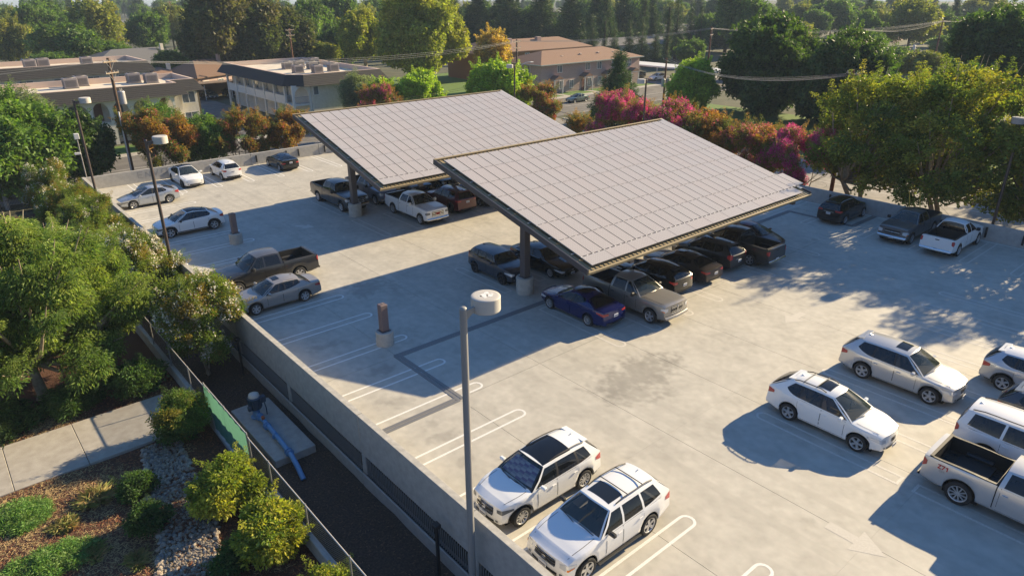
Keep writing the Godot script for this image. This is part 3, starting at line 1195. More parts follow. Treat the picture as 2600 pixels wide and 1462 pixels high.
func build_car(label: String, at: Vector3, turn: float, q: Dictionary) -> Node3D:
	var p := q
	var sh := CarShape.new(p)
	var called: String = p.get("called", "parked_car")
	var root := thing(called, label, p.get("category", "car"), at, turn, p.get("group", "vehicles parked on the deck"))
	var pm: Material = p.paint
	var dark: Material = M.plastic
	part(root, "body", sh.body(), pm)
	# floor, arches and underside
	var ub := MB.new()
	ub.box(Vector3((sh.xf + sh.xr) / 2, p.sill + 0.1, 0), Vector3(sh.xf - sh.xr - 0.3, 0.12, p.W - 0.28))
	for ax in [p.wb * 0.5, -p.wb * 0.5]:
		ub.box(Vector3(ax, p.r * 1.2, 0), Vector3(p.r * 2.5, p.r * 1.9, p.W - 0.62))
		for s in [-1.0, 1.0]:
			var rows := []
			for k in 13:
				var a := PI * k / 12.0
				var rr := sh.arch_r()
				rows.append(PackedVector3Array([Vector3(ax + cos(a) * rr, p.r + sin(a) * rr, s * (p.W / 2 - 0.035)), Vector3(ax + cos(a) * rr, p.r + sin(a) * rr, s * (p.W / 2 - 0.34))]))
			ub.grid(rows, true, s > 0)
	part(root, "underbody", ub, M.black)
	# wheels
	for ax in [p.wb * 0.5, -p.wb * 0.5]:
		for s in [-1.0, 1.0]:
			var w := Node3D.new()
			w.name = "wheel"
			root.add_child(w, true)
			w.position = Vector3(ax, p.r, s * (p.W / 2 - 0.125))
			if s < 0:
				w.rotation.y = PI
			w.rotate_object_local(Vector3(0, 0, 1), ax * 3.1 + p.W * 7.0 + at.x)
			var b := Basis.from_scale(Vector3(p.r, p.r, 0.36))
			part(w, "tyre", WK.tyre, M.tyre, Vector3.ZERO, b)
			var rim := part(w, "rim", WK[p.get("rim", "five")], M.alloy_dark if p.get("rim_dark", false) else M.alloy, Vector3.ZERO, b)
			part(w, "brake", WK.hub, M.black, Vector3.ZERO, b)
	cabin(root, sh, p)
	trim(root, sh, p)
	return root


func cabin(root: Node3D, sh: CarShape, p: Dictionary) -> void:
	var pm: Material = p.paint
	var roof_m: Material = p.get("roof_paint", pm)
	var lines: Array = p.lines          # [x at the belt, x at the roof, kind of the bay behind it]
	var n := lines.size()
	var foot := func(i: int, s: float) -> Vector3:
		var v := sh.level(lines[i][0], 5, s)
		return v
	var rail := func(i: int, s: float) -> Vector3:
		var x: float = lines[i][1]
		return Vector3(x, CarShape.curve(p.roof, x) - 0.045, CarShape.curve(p.roof_w, x) * s)
	var glass := {}
	var last := 0
	for i in n - 1:
		if lines[i][2] != "pillar":
			last = i
	for s in [-1.0, 1.0]:
		var frame := MB.new()
		var posts := MB.new()
		for i in n - 1:
			var kind: String = lines[i][2]
			var a0: Vector3 = foot.call(i, s)
			var a1: Vector3 = foot.call(i + 1, s)
			var b0: Vector3 = rail.call(i, s)
			var b1: Vector3 = rail.call(i + 1, s)
			var at := func(u: float, v: float) -> Vector3:
				var r := a0.lerp(a1, u).lerp(b0.lerp(b1, u), v)
				r.z += s * 0.045 * sin(v * PI)
				return r
			var bands := [0.0, 0.07, 0.9, 1.0]
			for k in 3:
				var to: MB = frame
				if kind == "pillar" and k == 1 and i > 0 and i < last and p.get("black_posts", true):
					to = posts
				if kind != "pillar" and k == 1:
					var key := "%s%d_%d" % [kind, i, int(s)]
					glass[key] = MB.new()
					to = glass[key]
				var rows := []
				for j in 7:
					var u := j / 6.0
					var lo: float = bands[k]
					var hi: float = bands[k + 1]
					if i == last:
						# the last side window narrows to the rear
						var rise: float = p.get("taper", 0.4) * pow(u, 1.6)
						if k == 0:
							hi += rise
						elif k == 1:
							lo += rise
					rows.append(PackedVector3Array([at.call(u, lo), at.call(u, lerpf(lo, hi, 0.5)), at.call(u, hi)]))
				to.grid(rows, true, s > 0)
		part(root, "window_frame", frame, p.get("pillar_paint", pm))
		if posts.v.size():
			part(root, "door_post", posts, M.plastic)
	for key in glass:
		part(root, "side_window", glass[key], M.privacy_glass if key.begins_with("dark") else M.side_glass)
	# roof skin
	var rows := []
	var x0: float = lines[0][1]
	var x1: float = lines[n - 1][1]
	for k in 11:
		var x := lerpf(x0, x1, k / 10.0)
		var w := CarShape.curve(p.roof_w, x)
		var y := CarShape.curve(p.roof, x)
		var row := PackedVector3Array()
		for j in 9:
			var u := j / 4.0 - 1.0
			var bow: float = p.bow * (1 - u * u)
			var e := 0.0
			if k < 2:
				e = bow * (1.0 - k * 0.5)
			row.append(Vector3(x + e, y - 0.045 * pow(absf(u), 3.0) + p.get("roof_crown", 0.035) * (1 - u * u) - 0.0, w * u))
		rows.append(row)
	var rm := MB.new()
	rm.grid(rows, true, false)
	part(root, "roof", rm, roof_m)
	# front and rear screens
	for front in [true, false]:
		var i := 0 if front else n - 1
		var g := MB.new()
		var fr := MB.new()
		var bow: float = p.bow if front else p.get("rear_bow", 0.06)
		var fa: Vector3 = foot.call(i, 1.0)
		var fx: float = lines[i][0]
		var up: Vector3 = rail.call(i, 1.0)
		var cr := sh.crown(fx)
		var pt := func(u: float, v: float) -> Vector3:
			var lo := Vector3(fa.x + (bow * 1.3 if front else -bow) * (1 - u * u), fa.y + cr * (1 - u * u) + 0.005, fa.z * u)
			var hi := Vector3(up.x + (bow if front else -0.0) * (1 - u * u), up.y + 0.045 - 0.045 * pow(absf(u), 3.0) + p.get("roof_crown", 0.035) * (1 - u * u), up.z * u)
			var r := lo.lerp(hi, v)
			r += Vector3(0.03 if front else -0.03, 0.012, 0) * sin(v * PI)
			return r
		var us := [-1.0, -0.93, -0.6, -0.2, 0.2, 0.6, 0.93, 1.0]
		var vs: Array = [0.0, 0.05, 0.35, 0.65, 0.95, 1.0] if front else p.get("rear_v", [0.0, 0.08, 0.35, 0.65, 0.92, 1.0])
		var inner := []
		for j in range(1, 5):
			var row := PackedVector3Array()
			for k in range(1, 7):
				row.append(pt.call(us[k], vs[j]))
			inner.append(row)
		g.grid(inner, true, not front)
		for e in [[0, 1, 0, 7], [4, 5, 0, 7]]:
			var r2 := []
			for j in [e[0], e[1]]:
				var row := PackedVector3Array()
				for k in range(e[2], e[3] + 1):
					row.append(pt.call(us[k], vs[j]))
				r2.append(row)
			fr.grid(r2, true, not front)
		for e in [0, 6]:
			var r2 := []
			for j in range(1, 5):
				r2.append(PackedVector3Array([pt.call(us[e], vs[j]), pt.call(us[e + 1], vs[j])]))
			fr.grid(r2, true, not front)
		part(root, "windscreen_surround" if front else "rear_window_surround", fr, p.get("surround", pm))
		part(root, "windscreen" if front else "rear_window", g, M.windscreen if front else (M.privacy_glass if p.get("dark_rear", true) else M.side_glass))
		if front and p.has("sunshade"):
			var ss := MB.new()
			var r3 := []
			for j in 9:
				var row := PackedVector3Array()
				for k in 13:
					var v: Vector3 = pt.call(-0.86 + 1.72 * k / 12.0, 0.12 + 0.72 * j / 8.0)
					row.append(v + Vector3(-0.06, -0.03, 0))
				r3.append(row)
			ss.colored = true
			for j in 8:
				for k in 12:
					ss.col = [Color(0.5, 0.52, 0.6), Color(0.2, 0.16, 0.36), Color(0.34, 0.36, 0.46)][(k + (j + k % 2) * 2) % 3]
					ss.quad(r3[j][k], r3[j][k + 1], r3[j + 1][k + 1], r3[j + 1][k])
			part(root, "sunshade", ss, M.sunshade)
		if front:
			for s in [-0.75, 0.1]:
				var wp := MB.new()
				wp.tube([pt.call(s, 0.03) + Vector3(0.03, 0.01, 0), pt.call(s + 0.62, 0.1) + Vector3(0.035, 0.02, 0)], 0.012, 5)
				part(root, "wiper", wp, dark_plastic())
	# seats and dash seen through the glass
	var cm: Material = p.get("cabin", M.cabin_dark)
	var xw: float = p.xw0
	var xb: float = lines[n - 1][0]
	var fl := MB.new()
	fl.box(Vector3((xw + xb) / 2, p.sill + 0.24, 0), Vector3(xw - xb - 0.3, 0.06, p.W - 0.3))
	fl.box(Vector3(xw - 0.3, sh.top(xw) - 0.13, 0), Vector3(0.5, 0.16, p.W - 0.32))
	part(root, "dashboard", fl, M.cabin_dark)
	var rows_x := [lines[0][1] - 0.35, lines[0][1] - 1.2]
	if p.get("three_rows", false):
		rows_x.append(lines[0][1] - 2.0)
	for rx in rows_x:
		if rx < xb + 0.3:
			continue
		for s in [-1.0, 1.0]:
			var st := MB.new()
			var z: float = s * p.W * 0.2
			var by: float = p.sill + 0.36
			st.cbox(Vector3(rx + 0.2, by, z), Vector3(0.5, 0.18, 0.5), 0.05)
			st.cbox(Vector3(rx - 0.08, by + 0.32, z), Vector3(0.16, 0.6, 0.5), 0.05, Basis(Vector3(0, 0, 1), 0.22))
			st.cbox(Vector3(rx - 0.17, minf(by + 0.74, p.H - 0.33), z), Vector3(0.1, 0.17, 0.26), 0.04, Basis(Vector3(0, 0, 1), 0.22))
			part(root, "seat", st, cm)
	var sw := MB.new()
	var ring := []
	for k in 13:
		var a := TAU * k / 12.0
		ring.append(Vector3(xw - 0.55 - sin(a) * 0.06, sh.top(xw) - 0.05 + sin(a) * 0.17, -p.W * 0.2 + cos(a) * 0.18))
	sw.tube(ring, 0.015, 5, false)
	part(root, "steering_wheel", sw, M.cabin_dark)


func lettering(root: Node3D, words: String, at: Vector3, turn: Basis, h: float, m: Material) -> void:
	var t := TextMesh.new()
	var f := SystemFont.new()
	f.font_names = PackedStringArray(["Droid Sans"])
	f.font_weight = 700
	t.font = f
	t.text = words
	t.font_size = 32
	t.pixel_size = h / 23.0
	t.depth = 0.012
	part(root, "lettering", t, m, at, turn)


func dark_plastic() -> Material:
	return M.plastic


func slab_on_roof(p: Dictionary, xa: float, xb: float, wf: float, h: float) -> MB:
	# a thin sheet that follows the roof
	var mb := MB.new()
	var rows := []
	for k in 7:
		var x := lerpf(xa, xb, k / 6.0)
		var row := PackedVector3Array()
		for j in 7:
			var u := (j / 3.0 - 1.0) * wf
			row.append(Vector3(x, CarShape.curve(p.roof, x) - 0.045 * pow(absf(u), 3.0) + p.get("roof_crown", 0.035) * (1 - u * u) + h, CarShape.curve(p.roof_w, x) * u))
		rows.append(row)
	mb.grid(rows, true, false)
	return mb


func trim(root: Node3D, sh: CarShape, p: Dictionary) -> void:
	var pm: Material = p.paint
	var lines: Array = p.lines
	# doors with their seams and handles
	var sill_y: float = p.sill + p.get("door_lift", 0.1)
	for s in [-1.0, 1.0]:
		for d in p.doors:
			var x0: float = d[0]
			var x1: float = d[1]
			part(root, "door_seal", sh.flank(x0 - 0.012, x1 + 0.012, sill_y - 0.012, 2.0, s, 0.003, 8, 5), M.seam)
			var dr := part(root, "door", sh.flank(x0, x1, sill_y, 2.0, s, 0.008, 8, 5), pm)
			var hx: float = d[2]
			var hy: float = sh.top(hx) - p.get("handle_drop", 0.16)
			var mb := MB.new()
			var c := sh.side(hx, hy, s, 0.03)
			mb.cbox(c, Vector3(0.17, 0.03, 0.03), 0.008)
			part(dr, "handle", mb, p.get("handle", pm))
		if p.get("cladding", 0.0) > 0.0:
			for seg in [[sh.xr + 0.05, -p.wb / 2 - sh.arch_r() - 0.02], [-p.wb / 2 + sh.arch_r() + 0.02, p.wb / 2 - sh.arch_r() - 0.02], [p.wb / 2 + sh.arch_r() + 0.02, sh.xf - 0.02]]:
				part(root, "sill_cladding", sh.flank(seg[0], seg[1], 0.0, p.sill + p.cladding, s, 0.012, 8, 2), p.get("cladding_m", M.plastic))
			for ax in [p.wb / 2, -p.wb / 2]:
				var mb := MB.new()
				var rows := []
				for k in 15:
					var a := PI * k / 14.0
					var row := PackedVector3Array()
					for r in [sh.arch_r() - 0.005, sh.arch_r() + 0.055]:
						var x: float = ax + cos(a) * r
						var y: float = p.r + sin(a) * r
						var xx: float = ax + cos(a) * (sh.arch_r() + 0.03)
						var v := sh.side(clampf(xx, sh.xr, sh.xf), maxf(y, sh.bottom(xx)), s, 0.016)
						row.append(Vector3(x + v.x - clampf(xx, sh.xr, sh.xf), y, v.z))
					rows.append(row)
				mb.grid(rows, true, s < 0)
				part(root, "arch_flare", mb, p.get("cladding_m", M.plastic))
		if p.get("step", false):
			var mb := MB.new()
			mb.cbox(Vector3(0, p.sill - 0.02, s * (p.W / 2 - 0.02)), Vector3(p.wb - 2.3 * p.r, 0.05, 0.13), 0.015)
			part(root, "side_step", mb, M.plastic)
		if p.get("side_strip", false):
			part(root, "side_moulding", sh.flank(p.doors[-1][0], p.doors[0][1], p.sill + 0.3, p.sill + 0.35, s, 0.016, 8, 1), p.get("strip_m", pm))
		if p.get("window_chrome", false):
			var pts := []
			for k in lines.size():
				var v := sh.level(lines[k][0], 5, s)
				pts.append(v + Vector3(0, 0.012, 0.006 * s))
			var mb := MB.new()
			mb.tube(pts, 0.011, 5)
			var hi := []
			for k in lines.size():
				var x: float = lines[k][1]
				hi.append(Vector3(x, CarShape.curve(p.roof, x) - 0.09, (CarShape.curve(p.roof_w, x) + 0.022) * s))
			mb.tube(hi, 0.011, 5)
			part(root, "window_trim", mb, M.chrome)
		# mirrors
		var mx: float = lines[0][0] - 0.38
		var base := sh.level(mx, 5, s)
		var mm := MB.new()
		mm.cbox(base + Vector3(0.02, 0.09, 0.15 * s), Vector3(0.14, p.get("mirror_h", 0.14), 0.22), 0.035)
		mm.cbox(base + Vector3(0.03, 0.035, 0.04 * s), Vector3(0.07, 0.04, 0.12), 0.01)
		part(root, "door_mirror", mm, p.get("mirror", pm))
		# lamps
		var h: Array = p.head
		part(root, "headlight", sh.lamp(true, s, h[0], h[1], h[2], h[3], h[4]), p.get("head_m", M.head_lamp))
		if p.get("amber", false):
			part(root, "turn_signal", sh.lamp(true, s, h[0] * 0.7, 0.03, h[2] + 0.02, h[2] + 0.08, h[4], 0.02), M.amber)
		var t: Array = p.tail_l
		part(root, "tail_light", sh.lamp(false, s, t[0], t[1], t[2], t[3], t[4]), M.tail_lamp)
		if p.get("rails", "") != "":
			var pts := []
			for k in 7:
				var x := lerpf(lines[0][1] - 0.3, lines[-1][1] + 0.12, k / 6.0)
				var lift := 0.02 if k in [0, 6] else 0.07
				pts.append(Vector3(x, CarShape.curve(p.roof, x) - 0.03 + lift, (CarShape.curve(p.roof_w, x) - 0.05) * s))
			var mb := MB.new()
			mb.tube(pts, 0.02, 6)
			part(root, "roof_rail", mb, M.plastic if p.rails == "dark" else M.dull_metal)
	if p.get("cross_bars", false):
		for fx in [0.3, 0.72]:
			var x := lerpf(lines[0][1] - 0.3, lines[-1][1] + 0.12, fx)
			var w := CarShape.curve(p.roof_w, x) - 0.05
			var y := CarShape.curve(p.roof, x) + 0.055
			var mb := MB.new()
			mb.tube([Vector3(x, y, -w), Vector3(x, y + 0.01, 0), Vector3(x, y, w)], 0.017, 6)
			part(root, "cross_bar", mb, M.plastic)
	if p.has("sunroof"):
		part(root, "sunroof", slab_on_roof(p, p.sunroof[0], p.sunroof[1], p.sunroof[2], 0.006), M.privacy_glass if p.sunroof.size() < 4 else M.roof_glass)
	if p.get("fin", true):
		var x: float = lines[-1][1] + 0.22
		var mb := MB.new()
		mb.prism([Vector3(x - 0.09, CarShape.curve(p.roof, x) + 0.02, 0.018), Vector3(x + 0.09, CarShape.curve(p.roof, x) + 0.02, 0.018), Vector3(x - 0.07, CarShape.curve(p.roof, x) + 0.09, 0.008)], Vector3(0, 0, -0.03))
		part(root, "antenna", mb, p.get("roof_paint", pm))
	# front: grille with bars, air intake, bumper, plate and badge
	var gr: Array = p.grille                 # half width share, y0, y1, bars
	if gr[0] > 0.0:
		var face := part(root, "grille", sh.fascia(true, -gr[0], gr[0], gr[1], gr[2], 0.012, 8, 2, gr[4] if gr.size() > 4 else 1.0), p.get("grille_m", M.plastic))
		for k in gr[3]:
			var y: float = lerpf(gr[1], gr[2], (k + 0.5) / gr[3])
			part(face, "grille_bar", sh.fascia(true, -gr[0] * 0.97, gr[0] * 0.97, y - p.get("bar_h", 0.012), y + p.get("bar_h", 0.012), 0.026, 8, 1), p.get("bar_m", M.chrome))
		if p.get("grille_ring", false):
			for y in [gr[1], gr[2]]:
				part(face, "grille_frame", sh.fascia(true, -gr[0], gr[0], y - 0.018, y + 0.018, 0.03, 8, 1), M.chrome)
	if p.get("intake", true):
		part(root, "air_intake", sh.fascia(true, -0.62, 0.62, p.sill + 0.09, p.sill + 0.19, 0.012, 8, 1), M.plastic)
	for s in [-1.0, 1.0]:
		part(root, "fog_lamp", sh.fascia(true, s * 0.72, s * 0.84, p.sill + 0.14, p.sill + 0.22, 0.014, 2, 1), M.head_lamp_dark)
	if p.has("bumper"):
		for front in [true, false]:
			var b: Array = p.bumper
			var rows := []
			for j in 4:
				var row := PackedVector3Array()
				var y: float = lerpf(b[0], b[1], j / 3.0)
				for k in 13:
					var u := k / 6.0 - 1.0
					row.append(sh.cap(front, y, u, [0.03, 0.09, 0.09, 0.03][j]))
				rows.append(row)
			var mb := MB.new()
			mb.grid(rows, true, front)
			part(root, "front_bumper" if front else "rear_bumper", mb, p.get("bumper_m", M.chrome))
	if p.get("front_plate", true):
		var mb := MB.new()
		var c := sh.cap(true, p.get("plate_y", 0.42), 0.0, 0.05)
		mb.cbox(c, Vector3(0.02, 0.15, 0.31), 0.004)
		part(root, "licence_plate", mb, M.plate)
		mb = MB.new()
		for k in 6:
			mb.box(c + Vector3(0.0115, -0.005, -0.11 + k * 0.044), Vector3(0.003, 0.06, 0.028))
		part(root, "plate_digits", mb, M.plate_ink)
	if p.has("badge_y"):
		var mb := MB.new()
		var c := sh.cap(true, p.badge_y, 0.0, 0.045)
		if p.get("badge", "oval") == "star":
			var ring := []
			for k in 17:
				var a := TAU * k / 16.0
				ring.append(c + Vector3(0, sin(a) * 0.085, cos(a) * 0.085))
			mb.tube(ring, 0.01, 5, false)
			for k in 3:
				var a := PI / 2 + TAU * k / 3.0
				mb.tube([c, c + Vector3(0, sin(a) * 0.082, cos(a) * 0.082)], [0.02, 0.006], 5)
		elif p.badge == "bowtie":
			mb.cbox(c, Vector3(0.02, 0.045, 0.26), 0.006)
			mb.cbox(c, Vector3(0.022, 0.085, 0.1), 0.006)
		elif p.badge == "letters":
			lettering(root, "GMC", c, Basis(Vector3.UP, PI / 2), 0.15, M.badge_red)
		elif p.badge == "cross":
			mb.cbox(c, Vector3(0.03, gr[2] - gr[1], 0.06), 0.01)
		else:
			mb.lathe([Vector2(0, 0.012), Vector2(0.075, 0.01), Vector2(0.085, 0.0)], 16, c, Basis(Vector3(0, 0, 1), -PI / 2) * Basis.from_scale(Vector3(0.7, 1, 1)))
		if mb.v.size():
			part(root, "badge", mb, M.chrome)
	# rear: plate, badge bar, lower valance, exhaust
	var mb := MB.new()
	var c := sh.cap(false, p.get("rear_plate_y", 0.7), 0.0, 0.03)
	mb.cbox(c, Vector3(0.02, 0.15, 0.31), 0.004)
	part(root, "licence_plate", mb, M.plate)
	mb = MB.new()
	for k in 6:
		mb.box(c + Vector3(-0.0115, -0.005, -0.11 + k * 0.044), Vector3(0.003, 0.06, 0.028))
	part(root, "plate_digits", mb, M.plate_ink)
	if p.get("rear_bar", false):
		part(root, "garnish_bar", sh.fascia(false, -0.45, 0.45, p.rear_plate_y + 0.1, p.rear_plate_y + 0.14, 0.02, 6, 1), M.chrome)
	if not p.has("bumper"):
		part(root, "rear_valance", sh.fascia(false, -0.8, 0.8, p.sill + 0.11, p.sill + 0.22, 0.012, 8, 1), M.plastic)
	if p.get("tailpipes", false):
		for s in [-1.0, 1.0]:
			mb = MB.new()
			var e := sh.cap(false, p.sill + 0.12, s * 0.62, -0.05)
			mb.tube([e, e + Vector3(-0.1, 0, 0)], 0.035, 8)
			part(root, "tailpipe", mb, M.chrome)
	if p.get("spoiler", false):
		var x: float = lines[-1][1]
		var w := CarShape.curve(p.roof_w, x)
		var y := CarShape.curve(p.roof, x)
		mb = MB.new()
		mb.prism([Vector3(x + 0.1, y - 0.03, -w * 0.9), Vector3(x - 0.16, y - 0.045, -w * 0.88), Vector3(x - 0.15, y - 0.01, -w * 0.88), Vector3(x + 0.1, y + 0.03, -w * 0.9)], Vector3(0, 0, w * 1.8))
		part(root, "roof_spoiler", mb, p.get("roof_paint", pm))
	if p.has("bed"):
		bed(root, sh, p)
	if p.get("decal", false):
		for e in [-1.0, 1.0]:
			var v := sh.side(sh.xr + 0.62, p.hip - 0.16, e, 0.012)
			lettering(root, "Z71", v, Basis(Vector3.UP, 0.0 if e > 0 else PI), 0.15, M.badge_red)
			v = sh.side(sh.xr + 0.62 - 0.02 * e, p.hip - 0.3, e, 0.012)
			lettering(root, "4x4", v, Basis(Vector3.UP, 0.0 if e > 0 else PI), 0.08, M.dull_metal)
	if p.has("hood_scoop"):
		mb = MB.new()
		var x: float = lerpf(p.xw0, sh.xf, 0.4)
		mb.cbox(Vector3(x, sh.top(x) + sh.crown(x) + 0.01, 0), Vector3(0.7, 0.07, 0.8), 0.03, Basis(Vector3(0, 0, 1), -0.05))
		part(root, "bonnet_scoop", mb, pm)
	var bon := MB.new()
	var rows := []
	for k in 2:
		var s := -1.0 if k == 0 else 1.0
		rows = []
		for j in 7:
			var x: float = lerpf(p.xw0 + 0.12, sh.xf - 0.12, j / 6.0)
			var a := sh.level(x, 6, s)
			rows.append(PackedVector3Array([a + Vector3(0, 0.0035, 0.014 * s), a + Vector3(0, 0.005, 0.0)]))
		bon.grid(rows, true, s > 0)
	part(root, "bonnet_gap", bon, M.seam)


func bed(root: Node3D, sh: CarShape, p: Dictionary) -> void:
	# open load bed: rails, inner walls, floor; the tailgate is the rear face of the body
	var xa: float = p.bed[0]
	var xb: float = p.bed[1]
	var y0: float = p.sill + 0.42
	var inner := MB.new()
	var rail := MB.new()
	var w: float = p.W / 2 - 0.17
	var ya := sh.top(xa)
	for s in [-1.0, 1.0]:
		var a := []
		var b := []
		for k in 7:
			var x := lerpf(xb, xa, k / 6.0)
			var o := sh.level(x, 5, s)
			a.append(PackedVector3Array([o, o + Vector3(0, 0.025, -0.02 * s), Vector3(o.x, o.y + 0.025, w * s), Vector3(o.x, o.y - 0.03, w * s)]))
			b.append(PackedVector3Array([Vector3(o.x, o.y - 0.03, w * s), Vector3(o.x, y0, w * s)]))
		rail.grid(a, false, s > 0)
		inner.grid(b, false, s > 0)
	for x in [xa, xb]:
		var t := sh.top(x) - 0.01
		var e: float = 0.06 if x == xb else 0.0
		inner.quad(Vector3(x + e, y0, -w), Vector3(x + e, y0, w), Vector3(x + e, t, w), Vector3(x + e, t, -w))
	var t2 := sh.top(xb)
	rail.box(Vector3(xb + 0.02, t2 - 0.0, 0), Vector3(0.1, 0.05, w * 2 + 0.16))
	rail.box(Vector3(xa - 0.0, ya - 0.005, 0), Vector3(0.05, 0.05, w * 2 + 0.16))
	for k in 12:
		var z := -w + (k + 0.5) * w / 6.0
		inner.box(Vector3((xa + xb) / 2, y0 + 0.006, z), Vector3(xa - xb - 0.1, 0.012, w / 12.0))
	inner.quad(Vector3(xb, y0, -w), Vector3(xb, y0, w), Vector3(xa, y0, w), Vector3(xa, y0, -w))
	for s in [-1.0, 1.0]:
		inner.cbox(Vector3(-p.wb / 2, y0 + 0.12, s * (w - 0.1)), Vector3(0.85, 0.24, 0.2), 0.04)
	var bd := part(root, "load_bed", inner, p.get("liner", M.plastic))
	part(bd, "bed_rail", rail, p.get("rail_m", M.plastic))
	# tailgate and handle
	var tg := part(root, "tailgate", sh.fascia(false, -0.8, 0.8, p.sill + 0.42, sh.top(sh.xr) - 0.03, 0.012, 8, 2), p.paint)
	var hb := MB.new()
	hb.cbox(sh.cap(false, sh.top(sh.xr) - 0.14, 0.0, 0.02), Vector3(0.03, 0.06, 0.24), 0.008)
	part(tg, "handle", hb, M.plastic)
	# gap between cab and bed
	for s in [-1.0, 1.0]:
		part(root, "cab_gap", sh.flank(xa + 0.015, xa + 0.045, p.sill + 0.02, 2.0, s, 0.012, 1, 6), M.seam)


